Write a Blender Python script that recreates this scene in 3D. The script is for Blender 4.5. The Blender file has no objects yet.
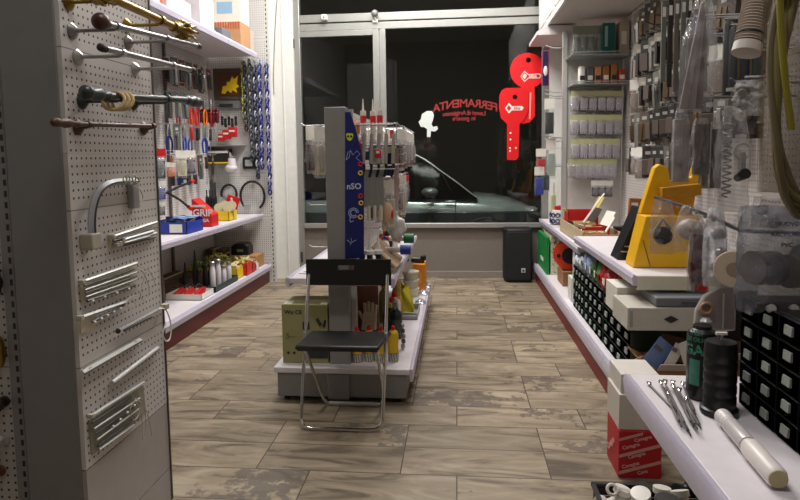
import bpy, math, random
from mathutils import Vector, Matrix, noise
R = math.radians
SC = bpy.context.scene
COL = SC.collection
rnd = random.Random(7)

# ---------------- camera ----------------
YAW, PITCH, ROLL, FPX, CXP, CYP, CAMH = R(5.4747), R(4.7825), R(0.8), 600.0, 400.0, 208.0, 1.4
def cam_axes():
    r = Vector((math.cos(YAW), math.sin(YAW), 0)); f = Vector((-math.sin(YAW), math.cos(YAW), 0)); u = Vector((0, 0, 1))
    f2 = f*math.cos(PITCH) - u*math.sin(PITCH); u2 = u*math.cos(PITCH) + f*math.sin(PITCH)
    return r*math.cos(ROLL) - u2*math.sin(ROLL), u2*math.cos(ROLL) + r*math.sin(ROLL), f2
CR, CU, CF = cam_axes()
cd = bpy.data.cameras.new('camera'); cam = bpy.data.objects.new('camera', cd); COL.objects.link(cam)
cam.matrix_world = Matrix(((CR.x, CU.x, -CF.x, 0), (CR.y, CU.y, -CF.y, 0), (CR.z, CU.z, -CF.z, CAMH), (0, 0, 0, 1)))
cd.sensor_width = 36; cd.lens = 36*FPX/800; cd.shift_y = (CYP-250)/800; cd.clip_start = .05; cd.clip_end = 200
SC.camera = cam

def W(px, py, X=None, Y=None, Z=None):
    """the point of the place seen at a pixel, on the plane X, Y or Z = value"""
    d = CR*((px-CXP)/FPX) - CU*((py-CYP)/FPX) + CF
    if X is not None: t = X/d.x
    elif Y is not None: t = Y/d.y
    else: t = (Z-CAMH)/d.z
    return Vector((d.x*t, d.y*t, CAMH+d.z*t))

# ---------------- world, light, exposure ----------------
wd = bpy.data.worlds.new('night'); SC.world = wd; wd.use_nodes = True
wd.node_tree.nodes['Background'].inputs[0].default_value = (.035, .04, .05, 1)
wd.node_tree.nodes['Background'].inputs[1].default_value = .12
def area(name, loc, sx, sy, power, col, rot=(0, 0, 0)):
    l = bpy.data.lights.new(name, 'AREA'); l.shape = 'RECTANGLE'; l.size = sx; l.size_y = sy; l.energy = power; l.color = col
    o = bpy.data.objects.new(name, l); COL.objects.link(o); o.location = loc; o.rotation_euler = rot
    return o
area('ceiling_light', (-.75, 5.7, 4.2), 1.2, .3, 118, (1, .97, .93))
area('ceiling_light', (-.9, 3.9, 4.2), 1.2, .3, 56, (1, .97, .94))
area('ceiling_light', (.35, 4.9, 4.2), .3, 1.2, 56, (1, .96, .93))
area('ceiling_light', (-.2, 1.15, 4.2), 1.2, .3, 38, (1, .96, .95))
area('car_fill_light', (-.4, 7.25, 3.5), 2.2, .12, 85, (.97, 1, .96), (R(38), 0, 0))  # unseen fill light added outside above the window to brighten the car's side
area('street_fill_light', (-2.5, 11.5, 6.5), .5, .5, 10, (1, .96, .8), (R(55), 0, 0))  # unseen fill light added over the street to lift the dark wall opposite
SC.view_settings.view_transform = 'Standard'; SC.view_settings.look = 'None'
SC.view_settings.exposure = 0.0; SC.view_settings.gamma = 1.0; SC.view_settings.use_curve_mapping = False

# ---------------- materials ----------------
def lin(c):
    return tuple(((v/255)/12.92 if v/255 <= .04045 else ((v/255+.055)/1.055)**2.4) for v in c)
MATS = {}
def mat(rgb, rough=.5, metal=0., emis=0., noise_amt=.08, scale=18., coat=0.):
    key = (tuple(rgb), rough, metal, emis, noise_amt, scale, coat)
    if key in MATS: return MATS[key]
    m = bpy.data.materials.new('surface'); m.use_nodes = True; nt = m.node_tree; b = nt.nodes['Principled BSDF']
    c = lin(rgb)
    b.inputs['Roughness'].default_value = rough; b.inputs['Metallic'].default_value = metal
    b.inputs['Coat Weight'].default_value = coat
    if noise_amt > 0:
        tc = nt.nodes.new('ShaderNodeTexCoord'); n = nt.nodes.new('ShaderNodeTexNoise'); n.inputs['Scale'].default_value = scale; n.inputs['Detail'].default_value = 3
        nt.links.new(tc.outputs['Object'], n.inputs['Vector'])
        mx = nt.nodes.new('ShaderNodeMix'); mx.data_type = 'RGBA'
        mx.inputs[6].default_value = tuple(v*(1-noise_amt) for v in c)+(1,); mx.inputs[7].default_value = tuple(min(1, v*(1+noise_amt)) for v in c)+(1,)
        nt.links.new(n.outputs['Fac'], mx.inputs[0]); nt.links.new(mx.outputs[2], b.inputs['Base Color'])
    else:
        b.inputs['Base Color'].default_value = c+(1,)
    if emis: b.inputs['Emission Color'].default_value = c+(1,); b.inputs['Emission Strength'].default_value = emis
    MATS[key] = m
    return m
def film(rgb=(215, 215, 215), opac=.25, rough=.15):
    key = ('film', rgb, opac, rough)
    if key in MATS: return MATS[key]
    m = bpy.data.materials.new('clear_film'); m.use_nodes = True; nt = m.node_tree; nt.nodes.clear()
    o = nt.nodes.new('ShaderNodeOutputMaterial'); t = nt.nodes.new('ShaderNodeBsdfTransparent'); p = nt.nodes.new('ShaderNodeBsdfPrincipled')
    p.inputs['Base Color'].default_value = lin(rgb)+(1,); p.inputs['Roughness'].default_value = rough; p.inputs['Specular IOR Level'].default_value = .9
    t.inputs[0].default_value = (.96, .96, .96, 1)
    mx = nt.nodes.new('ShaderNodeMixShader')
    fr = nt.nodes.new('ShaderNodeLayerWeight'); fr.inputs[0].default_value = .35
    ma = nt.nodes.new('ShaderNodeMath'); ma.operation = 'MULTIPLY_ADD'; ma.inputs[1].default_value = .5; ma.inputs[2].default_value = opac; ma.use_clamp = True
    nt.links.new(fr.outputs['Facing'], ma.inputs[0]); nt.links.new(ma.outputs[0], mx.inputs[0])
    nt.links.new(t.outputs[0], mx.inputs[1]); nt.links.new(p.outputs[0], mx.inputs[2]); nt.links.new(mx.outputs[0], o.inputs[0])
    tc = nt.nodes.new('ShaderNodeTexCoord'); wv = nt.nodes.new('ShaderNodeTexNoise'); wv.inputs['Scale'].default_value = 38; wv.inputs['Detail'].default_value = 3; wv.inputs['Distortion'].default_value = 2.5
    nt.links.new(tc.outputs['Object'], wv.inputs['Vector']); bp = nt.nodes.new('ShaderNodeBump'); bp.inputs['Strength'].default_value = .9; bp.inputs['Distance'].default_value = .012
    nt.links.new(wv.outputs['Fac'], bp.inputs['Height']); nt.links.new(bp.outputs[0], p.inputs['Normal']); p.inputs['Coat Weight'].default_value = .8; p.inputs['Coat Roughness'].default_value = .05; nt.links.new(bp.outputs[0], p.inputs['Coat Normal'])
    MATS[key] = m
    return m
def glass_mat():
    m = bpy.data.materials.new('window_glass'); m.use_nodes = True; nt = m.node_tree; nt.nodes.clear()
    o = nt.nodes.new('ShaderNodeOutputMaterial'); t = nt.nodes.new('ShaderNodeBsdfTransparent'); g = nt.nodes.new('ShaderNodeBsdfGlossy')
    g.inputs['Roughness'].default_value = .02; t.inputs[0].default_value = (.78, .8, .78, 1)
    f = nt.nodes.new('ShaderNodeFresnel'); f.inputs[0].default_value = 1.5
    mx = nt.nodes.new('ShaderNodeMixShader')
    nt.links.new(f.outputs[0], mx.inputs[0]); nt.links.new(t.outputs[0], mx.inputs[1]); nt.links.new(g.outputs[0], mx.inputs[2]); nt.links.new(mx.outputs[0], o.inputs[0])
    return m
def peg_mat(rgb, axis, pitch=.025, rad=.0042, z_off=0.):
    """perforated steel panel; axis: the horizontal world axis of the panel"""
    m = bpy.data.materials.new('perforated_steel'); m.use_nodes = True; nt = m.node_tree; b = nt.nodes['Principled BSDF']
    b.inputs['Roughness'].default_value = .38
    geo = nt.nodes.new('ShaderNodeNewGeometry'); s = nt.nodes.new('ShaderNodeSeparateXYZ'); nt.links.new(geo.outputs['Position'], s.inputs[0])
    def mth(op, a, bb=None, c=None):
        n = nt.nodes.new('ShaderNodeMath'); n.operation = op
        for i, v in enumerate((a, bb, c)):
            if v is None: continue
            if isinstance(v, (int, float)): n.inputs[i].default_value = v
            else: nt.links.new(v, n.inputs[i])
        return n.outputs[0]
    def cell(v):
        return mth('SUBTRACT', mth('FRACT', mth('DIVIDE', mth('ADD', v, 10.0), pitch)), .5)
    a = cell(s.outputs['X' if axis == 'X' else 'Y']); c = cell(s.outputs['Z'])
    d = mth('SQRT', mth('ADD', mth('MULTIPLY', a, a), mth('MULTIPLY', c, c)))
    hole = mth('LESS_THAN', d, rad/pitch)
    # plain bands where the panels join
    band = mth('GREATER_THAN', mth('ABSOLUTE', mth('SUBTRACT', mth('FRACT', mth('DIVIDE', mth('ADD', s.outputs['Z'], 10.0+z_off), .5)), .5)), .035)
    hole = mth('MULTIPLY', hole, band)
    seam = mth('LESS_THAN', mth('ABSOLUTE', mth('SUBTRACT', mth('FRACT', mth('DIVIDE', mth('ADD', s.outputs['Z'], 10.0+z_off), .5)), .5)), .004)
    dark = mth('MAXIMUM', hole, mth('MULTIPLY', seam, .6))
    mx = nt.nodes.new('ShaderNodeMix'); mx.data_type = 'RGBA'
    mx.inputs[6].default_value = lin(rgb)+(1,); mx.inputs[7].default_value = (.012, .011, .01, 1)
    nt.links.new(dark, mx.inputs[0]); nt.links.new(mx.outputs[2], b.inputs['Base Color'])
    return m

def slot_mat(rgb, xc, hw, pitch):
    """steel upright punched with a column of slots"""
    m = bpy.data.materials.new('slotted_steel'); m.use_nodes = True; nt = m.node_tree; b = nt.nodes['Principled BSDF']; b.inputs['Roughness'].default_value = .4
    geo = nt.nodes.new('ShaderNodeNewGeometry'); s = nt.nodes.new('ShaderNodeSeparateXYZ'); nt.links.new(geo.outputs['Position'], s.inputs[0])
    def mth(op, a, bb):
        n = nt.nodes.new('ShaderNodeMath'); n.operation = op
        for i, v in enumerate((a, bb)):
            if v is None: continue
            if isinstance(v, (int, float)): n.inputs[i].default_value = v
            else: nt.links.new(v, n.inputs[i])
        return n.outputs[0]
    a = mth('LESS_THAN', mth('ABSOLUTE', mth('SUBTRACT', s.outputs['X'], xc), None), hw)
    c = mth('LESS_THAN', mth('FRACT', mth('DIVIDE', s.outputs['Z'], pitch), None), .55)
    mx = nt.nodes.new('ShaderNodeMix'); mx.data_type = 'RGBA'; mx.inputs[6].default_value = lin(rgb)+(1,); mx.inputs[7].default_value = (.01, .01, .01, 1)
    nt.links.new(mth('MULTIPLY', a, c), mx.inputs[0]); nt.links.new(mx.outputs[2], b.inputs['Base Color'])
    return m

# ---------------- mesh building ----------------
class MB:
    def __init__(s): s.v = []; s.f = []; s.mi = []
    def add(s, vs, fs, m=0):
        k = len(s.v); s.v += [Vector(v) for v in vs]; s.f += [tuple(i+k for i in f) for f in fs]; s.mi += [m]*len(fs); return s
    def box(s, x0, x1, y0, y1, z0, z1, m=0):
        vs = [(x, y, z) for x in (x0, x1) for y in (y0, y1) for z in (z0, z1)]
        return s.add(vs, [(0, 1, 3, 2), (4, 6, 7, 5), (0, 4, 5, 1), (2, 3, 7, 6), (0, 2, 6, 4), (1, 5, 7, 3)], m)
    def obox(s, c, size, rot=(0, 0, 0), m=0):
        M_ = Matrix.LocRotScale(Vector(c), __import__('mathutils').Euler(rot), None); a, b, d = (v/2 for v in size)
        vs = [M_ @ Vector((x, y, z)) for x in (-a, a) for y in (-b, b) for z in (-d, d)]
        return s.add(vs, [(0, 1, 3, 2), (4, 6, 7, 5), (0, 4, 5, 1), (2, 3, 7, 6), (0, 2, 6, 4), (1, 5, 7, 3)], m)
    def tube(s, pts, r, n=8, m=0, closed=False):
        pts = [Vector(p) for p in pts]; N = len(pts); rs = r if isinstance(r, (list, tuple)) else [r]*N
        vs = []; prev = None
        for i, p in enumerate(pts):
            a = pts[(i-1) % N] if (closed or i > 0) else p; b = pts[(i+1) % N] if (closed or i < N-1) else p
            t = (b-a).normalized()
            if t.length < .5: t = Vector((0, 0, 1))
            if prev is None:
                u = t.cross(Vector((0, 0, 1)))
                if u.length < .05: u = t.cross(Vector((1, 0, 0)))
            else: u = prev - t*prev.dot(t)
            u.normalize(); prev = u; w = t.cross(u)
            for k in range(n):
                q = 2*math.pi*k/n; vs.append(p+u*(rs[i]*math.cos(q))+w*(rs[i]*math.sin(q)))
        fs = []
        for i in range(N if closed else N-1):
            j = (i+1) % N
            for k in range(n): fs.append((i*n+k, i*n+(k+1) % n, j*n+(k+1) % n, j*n+k))
        if not closed: fs += [tuple(reversed(range(n))), tuple(range((N-1)*n, N*n))]
        return s.add(vs, fs, m)
    def lathe(s, prof, c=(0, 0, 0), axis=(0, 0, 1), n=20, m=0):
        axis = Vector(axis).normalized(); c = Vector(c); u = axis.orthogonal().normalized(); w = axis.cross(u); vs = []
        for r, z in prof:
            for k in range(n):
                q = 2*math.pi*k/n; vs.append(c+axis*z+u*(r*math.cos(q))+w*(r*math.sin(q)))
        P = len(prof)
        fs = [(i*n+k, i*n+(k+1) % n, (i+1)*n+(k+1) % n, (i+1)*n+k) for i in range(P-1) for k in range(n)]
        fs += [tuple(reversed(range(n))), tuple(range((P-1)*n, P*n))]
        return s.add(vs, fs, m)
    def prism(s, poly, d0, d1, plane='xz', m=0):
        def P(a, b, d): return (a, d, b) if plane == 'xz' else ((d, a, b) if plane == 'yz' else (a, b, d))
        n = len(poly); vs = [P(a, b, d0) for a, b in poly]+[P(a, b, d1) for a, b in poly]
        fs = [tuple(range(n)), tuple(reversed(range(n, 2*n)))]+[(i, n+i, n+(i+1) % n, (i+1) % n) for i in range(n)]
        return s.add(vs, fs, m)
    def ball(s, c, r, m=0, n=12, k=8):
        r = r if isinstance(r, (tuple, list)) else (r, r, r); c = Vector(c); vs = []; fs = []
        for i in range(1, k):
            t = math.pi*i/k
            for j in range(n):
                q = 2*math.pi*j/n; vs.append(c+Vector((r[0]*math.sin(t)*math.cos(q), r[1]*math.sin(t)*math.sin(q), r[2]*math.cos(t))))
        for i in range(k-2):
            for j in range(n): fs.append((i*n+j, (i+1)*n+j, (i+1)*n+(j+1) % n, i*n+(j+1) % n))
        vs += [c+Vector((0, 0, r[2])), c-Vector((0, 0, r[2]))]; a = len(vs)-2
        for j in range(n): fs.append((a, j, (j+1) % n)); fs.append((a+1, (k-2)*n+(j+1) % n, (k-2)*n+j))
        return s.add(vs, fs, m)
    def grid(s, fn, nu, nv, m=0, wrap=False):
        vs = [fn(i/nu, j/nv) for j in range(nv+1) for i in range(nu+1)]
        fs = [(j*(nu+1)+i, j*(nu+1)+i+1, (j+1)*(nu+1)+i+1, (j+1)*(nu+1)+i) for j in range(nv) for i in range(nu)]
        return s.add(vs, fs, m)
    def xf(s, M_):
        s.v = [M_ @ v for v in s.v]; return s
ORG = {}
def fin(mb, name, mats, parent=None, bevel=0., sharp=35, kind=None, label=None):
    """links the mesh as one object; vertices are world points, the origin goes to the base of the thing or to its parent's"""
    if not isinstance(mats, (list, tuple)): mats = [mats]
    if parent is None:
        xs = [v.x for v in mb.v]; ys = [v.y for v in mb.v]; zs = [v.z for v in mb.v]
        off = Vector(((min(xs)+max(xs))/2, (min(ys)+max(ys))/2, min(zs)))
    else: off = ORG[parent.name]
    me = bpy.data.meshes.new(name); me.from_pydata([tuple(v-off) for v in mb.v], [], mb.f)
    for m in mats: me.materials.append(m)
    me.polygons.foreach_set('material_index', mb.mi)
    import bmesh
    bm = bmesh.new(); bm.from_mesh(me); bmesh.ops.recalc_face_normals(bm, faces=bm.faces); bm.to_mesh(me); bm.free()
    me.polygons.foreach_set('use_smooth', [True]*len(me.polygons)); me.set_sharp_from_angle(angle=R(sharp)); me.update()
    o = bpy.data.objects.new(name, me); COL.objects.link(o)
    if parent is None: o.location = off; ORG[o.name] = off
    else: o.parent = parent; ORG[o.name] = off
    if bevel: b = o.modifiers.new('bevel', 'BEVEL'); b.width = bevel; b.segments = 2; b.limit_method = 'ANGLE'
    if kind: o['kind'] = kind
    if label: o['label'] = label
    return o
def tag(o, label, cat, group=None):
    o['label'] = label; o['category'] = cat
    if group: o['group'] = group
    return o
def thing(name, label, cat, loc=(0, 0, 0), group=None):
    o = bpy.data.objects.new(name, None); COL.objects.link(o); o.empty_display_size = .05; o.location = loc; ORG[o.name] = Vector(loc)
    return tag(o, label, cat, group)
KIDS = {}
def kids(o): return [c for c in bpy.data.objects if c.parent == o]
def put(proto, loc, rot=(0, 0, 0), label=None, group=None, scale=None, mats=None):
    """the first call places the thing itself, later calls copy it with its parts and sub-parts"""
    first = not proto.get('_used', 0)
    if proto.name not in KIDS:
        KIDS[proto.name] = [(c, list(kids(c))) for c in kids(proto)] ; USED[proto.name] = False
    if not USED[proto.name]:
        USED[proto.name] = True; r = proto
    else:
        r = proto.copy(); COL.objects.link(r)
        for c, gs in KIDS[proto.name]:
            k = c.copy(); COL.objects.link(k); k.parent = r
            for g in gs: h = g.copy(); COL.objects.link(h); h.parent = k
    r.location = loc; r.rotation_euler = rot
    if scale: r.scale = scale if isinstance(scale, (tuple, list)) else (scale,)*3
    if label: r['label'] = label
    if group: r['group'] = group
    return r
USED = {}
def text_mb(txt, h, thick=.0, spacing=1.0, bold=False, warp=None):
    """lettering as mesh data in the XZ plane, centred on x, facing -Y"""
    cu = bpy.data.curves.new('lettering', 'FONT'); cu.body = txt; cu.size = h*1.4; cu.align_x = 'CENTER'; cu.align_y = 'CENTER'; cu.resolution_u = 2
    cu.extrude = thick; cu.space_character = spacing
    if bold: cu.offset = h*.035
    to = bpy.data.objects.new('lettering', cu); COL.objects.link(to)
    dg = bpy.context.evaluated_depsgraph_get(); me = bpy.data.meshes.new_from_object(to.evaluated_get(dg))
    mb = MB(); vs = [Vector((v.co.x, -v.co.z, v.co.y)) for v in me.vertices]
    if warp: vs = [warp(v) for v in vs]
    mb.add(vs, [tuple(p.vertices) for p in me.polygons])
    bpy.data.objects.remove(to); bpy.data.curves.remove(cu); bpy.data.meshes.remove(me)
    return mb
def smooth(pts, n=6):
    """Catmull-Rom through the points"""
    P = [Vector(p) for p in pts]; P = [P[0]*2-P[1]]+P+[P[-1]*2-P[-2]]; out = []
    for i in range(1, len(P)-2):
        for k in range(n):
            t = k/n; a, b, c, d = P[i-1:i+3]
            out.append(.5*((2*b)+(c-a)*t+(2*a-5*b+4*c-d)*t*t+(3*b-a-3*c+d)*t**3))
    return out+[P[-2]]
def arc(c, r, a0, a1, n, u=(1, 0, 0), w=(0, 0, 1)):
    c, u, w = Vector(c), Vector(u), Vector(w)
    return [c+u*(r*math.cos(a0+(a1-a0)*k/n))+w*(r*math.sin(a0+(a1-a0)*k/n)) for k in range(n+1)]

WHITE = mat((220, 214, 218), .4); LIP = mat((196, 190, 208), .3); GREY = mat((120, 118, 116), .45, .2); STEEL = mat((190, 190, 190), .3, .9)
CHROME = mat((215, 213, 210), .18, 1., noise_amt=0); BLACK = mat((18, 18, 19), .5); DARK = mat((42, 40, 38), .6); CREAM = mat((212, 205, 182), .5)
RED = mat((196, 20, 24), .45); BLUE = mat((24, 52, 150), .45); YEL = mat((226, 190, 26), .45); ORG_ = mat((220, 110, 30), .5); KRAFT = mat((165, 122, 78), .8, scale=6)
GREEN = mat((26, 110, 60), .5); BROWN = mat((88, 52, 34), .5); GOLD = mat((148, 120, 58), .28, .95); PAPER = mat((225, 222, 212), .7); FILM = film()

# ---------------- the setting ----------------
def floor_mat():
    m = bpy.data.materials.new('floor_tiles'); m.use_nodes = True; nt = m.node_tree; b = nt.nodes['Principled BSDF']
    geo = nt.nodes.new('ShaderNodeNewGeometry'); mp = nt.nodes.new('ShaderNodeMapping'); nt.links.new(geo.outputs['Position'], mp.inputs[0])
    mp.inputs['Location'].default_value = (.26, -.066, 0)
    br = nt.nodes.new('ShaderNodeTexBrick'); nt.links.new(mp.outputs[0], br.inputs[0])
    br.inputs['Scale'].default_value = 1; br.inputs['Brick Width'].default_value = .66; br.inputs['Row Height'].default_value = .248
    br.inputs['Mortar Size'].default_value = .003; br.inputs['Mortar Smooth'].default_value = .2; br.offset = .62; br.offset_frequency = 3; br.squash = 1
    br.inputs['Color1'].default_value = (0, 0, 0, 1); br.inputs['Color2'].default_value = (1, 1, 1, 1); br.inputs['Mortar'].default_value = (.5, .5, .5, 1)
    # veins stretched along the planks, shifted per plank
    sep = nt.nodes.new('ShaderNodeSeparateColor'); nt.links.new(br.outputs['Color'], sep.inputs[0])
    cmb = nt.nodes.new('ShaderNodeCombineXYZ'); mu = nt.nodes.new('ShaderNodeMath'); mu.operation = 'MULTIPLY'; mu.inputs[1].default_value = 40
    nt.links.new(sep.outputs[0], mu.inputs[0]); nt.links.new(mu.outputs[0], cmb.inputs[2])
    ad = nt.nodes.new('ShaderNodeVectorMath'); ad.operation = 'ADD'; nt.links.new(geo.outputs['Position'], ad.inputs[0]); nt.links.new(cmb.outputs[0], ad.inputs[1])
    m2 = nt.nodes.new('ShaderNodeMapping'); m2.inputs['Scale'].default_value = (1.3, 5.5, 1); nt.links.new(ad.outputs[0], m2.inputs[0])
    n1 = nt.nodes.new('ShaderNodeTexNoise'); n1.inputs['Scale'].default_value = 1.5; n1.inputs['Detail'].default_value = 7; n1.inputs['Roughness'].default_value = .62; n1.inputs['Distortion'].default_value = 1.3
    nt.links.new(m2.outputs[0], n1.inputs['Vector'])
    rp = nt.nodes.new('ShaderNodeValToRGB'); nt.links.new(n1.outputs['Fac'], rp.inputs[0]); e = rp.color_ramp.elements
    e[0].position = .36; e[0].color = lin((103, 92, 77))+(1,); e[1].position = .64; e[1].color = lin((174, 161, 140))+(1,)
    x = rp.color_ramp.elements.new(.46); x.color = lin((144, 130, 109))+(1,); x = rp.color_ramp.elements.new(.54); x.color = lin((157, 142, 119))+(1,)
    # ragged dark patches on some planks
    n2 = nt.nodes.new('ShaderNodeTexNoise'); n2.inputs['Scale'].default_value = 12; n2.inputs['Detail'].default_value = 8; n2.inputs['Roughness'].default_value = .7; nt.links.new(ad.outputs[0], n2.inputs['Vector'])
    n3 = nt.nodes.new('ShaderNodeTexNoise'); n3.inputs['Scale'].default_value = 1.7; n3.inputs['Detail'].default_value = 2; nt.links.new(ad.outputs[0], n3.inputs['Vector'])
    s1 = nt.nodes.new('ShaderNodeMath'); s1.operation = 'ADD'; nt.links.new(n2.outputs['Fac'], s1.inputs[0]); nt.links.new(n3.outputs['Fac'], s1.inputs[1])
    mr = nt.nodes.new('ShaderNodeMapRange'); mr.inputs[1].default_value = 1.07; mr.inputs[2].default_value = 1.12; mr.inputs[4].default_value = .75; gt = nt.nodes.new('ShaderNodeMapRange'); gt.inputs[1].default_value = .5; gt.inputs[2].default_value = .75; gt.inputs[3].default_value = -.16; gt.inputs[4].default_value = .03; nt.links.new(sep.outputs[0], gt.inputs[0]); s2 = nt.nodes.new('ShaderNodeMath'); s2.operation = 'ADD'; nt.links.new(s1.outputs[0], s2.inputs[0]); nt.links.new(gt.outputs[0], s2.inputs[1]); nt.links.new(s2.outputs[0], mr.inputs[0])
    mx = nt.nodes.new('ShaderNodeMix'); mx.data_type = 'RGBA'; nt.links.new(mr.outputs[0], mx.inputs[0]); nt.links.new(rp.outputs[0], mx.inputs[6]); mx.inputs[7].default_value = lin((92, 84, 76))+(1,)
    hv = nt.nodes.new('ShaderNodeHueSaturation'); mv = nt.nodes.new('ShaderNodeMapRange'); mv.inputs[3].default_value = .66; mv.inputs[4].default_value = 1.04
    nt.links.new(sep.outputs[0], mv.inputs[0]); nt.links.new(mv.outputs[0], hv.inputs['Value']); nt.links.new(mx.outputs[2], hv.inputs['Color'])
    m3 = nt.nodes.new('ShaderNodeMix'); m3.data_type = 'RGBA'; nt.links.new(br.outputs['Fac'], m3.inputs[0]); nt.links.new(hv.outputs[0], m3.inputs[6]); m3.inputs[7].default_value = lin((66, 56, 47))+(1,)
    nt.links.new(m3.outputs[2], b.inputs['Base Color']); b.inputs['Roughness'].default_value = .42
    bp = nt.nodes.new('ShaderNodeBump'); bp.inputs['Strength'].default_value = .25; bp.inputs['Distance'].default_value = .003; iv = nt.nodes.new('ShaderNodeMath'); iv.operation = 'SUBTRACT'; iv.inputs[0].default_value = 1
    nt.links.new(br.outputs['Fac'], iv.inputs[1]); nt.links.new(iv.outputs[0], bp.inputs['Height']); nt.links.new(bp.outputs[0], b.inputs['Normal'])
    return m
fin(MB().box(-2.95, 1.75, -1.6, 7.1, -.1, 0), 'floor', floor_mat(), kind='structure')
fin(MB().box(-2.95, 1.75, -1.6, 7.1, 4.3, 4.4), 'ceiling', mat((205, 202, 196), .8), kind='structure')
WALLM = mat((214, 213, 208), .7)
fin(MB().box(-2.95, -2.84, -1.6, 7.1, 0, 4.3), 'wall_left', WALLM, kind='structure')
fin(MB().box(1.64, 1.75, -1.6, 7.1, 0, 4.3), 'wall_right', WALLM, kind='structure')
fin(MB().box(-2.84, 1.64, -1.6, -1.5, 0, 4.3), 'wall_back', mat((120, 112, 104), .8), kind='structure')
wf = MB().box(-2.84, -2.13, 6.71, 7.1, 0, 4.3).box(-2.13, -1.87, 6.88, 7.1, 0, 4.3).box(1.03, 1.64, 6.92, 7.1, 0, 4.3).box(-1.87, 1.03, 6.92, 7.1, 3.36, 4.3)
wf.box(-2.0, -1.985, 6.872, 6.88, 0, 4.3)
fin(wf, 'wall_front', WALLM, kind='structure')
fin(MB().tube([W(277, 0, Y=6.87), W(275, 30, Y=6.87), W(273.5, 75, Y=6.87), W(274, 95, Y=6.872)], .003, 6), 'trim_cable', mat((60, 60, 60), .6), kind='structure')
# window frame: metal members, glass, grey infill panel below the sill
FR = mat((160, 160, 156), .35, .55)
win = bpy.data.objects.new('window_1', None); COL.objects.link(win); win['kind'] = 'structure'; win.location = (-.42, 6.95, 0); ORG[win.name] = Vector((-.42, 6.95, 0))
f = MB()
for x0, x1 in ((-1.87, -1.80), (.955, 1.03)): f.box(x0, x1, 6.92, 7.0, 0, 3.36)
f.box(-1.80, .955, 6.92, 7.0, 3.28, 3.36)
f.box(-1.80, .955, 6.925, 6.995, 2.865, 2.945); f.box(-1.80, .955, 6.925, 6.995, 2.96, 3.05)
f.box(-.95, -.885, 6.925, 6.995, .64, 2.865); f.box(-.87, -.805, 6.925, 6.995, .64, 2.865); f.box(-.888, -.868, 6.94, 6.98, .64, 2.865)
f.box(-1.80, -.95, 6.925, 6.995, 2.80, 2.865); 
fin(f, 'window_frame', FR, win, bevel=.004, kind='structure')
fin(MB().box(-1.80, .955, 6.90, 7.0, .585, .64), 'window_sill', mat((165, 163, 160), .35, .4), win, bevel=.006, kind='structure')
fin(MB().box(-1.80, .955, 6.95, 6.99, .075, .585).box(-1.80, .955, 6.935, 6.99, .565, .585), 'window_infill_panel', mat((122, 114, 106), .6), win, kind='structure')
fin(MB().box(-1.80, .955, 6.925, 6.99, 0, .075), 'window_bottom_rail', mat((138, 128, 120), .5), win, bevel=.003, kind='structure')
GL = glass_mat()
fin(MB().box(-1.80, -.95, 6.957, 6.963, .64, 2.80).box(-.805, .955, 6.957, 6.963, .64, 2.865).box(-1.80, .955, 6.957, 6.963, 3.05, 3.28), 'window_glass', GL, win, kind='structure')
# hinge on the left jamb
fin(MB().lathe([(.011, 0), (.011, .12)], W(302, 262, Y=6.91)).lathe([(.011, 0), (.011, .1)], W(293.5, 48, Y=6.91)), 'window_hinge', DARK, win, kind='structure')

# ---------------- outside ----------------
fin(MB().box(-9, 9, 7.1, 16, -.2, -.12), 'ground_street', mat((60, 60, 60), .85, scale=40), kind='structure')
fin(MB().box(-9, 9, 7.1, 8.1, -.12, -.03), 'trim_pavement', mat((95, 92, 88), .85), kind='structure')
fin(MB().box(-10, 10, 16, 16.3, -.2, 7), 'wall_opposite_building', mat((92, 88, 78), .9, scale=2), kind='structure')

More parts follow.
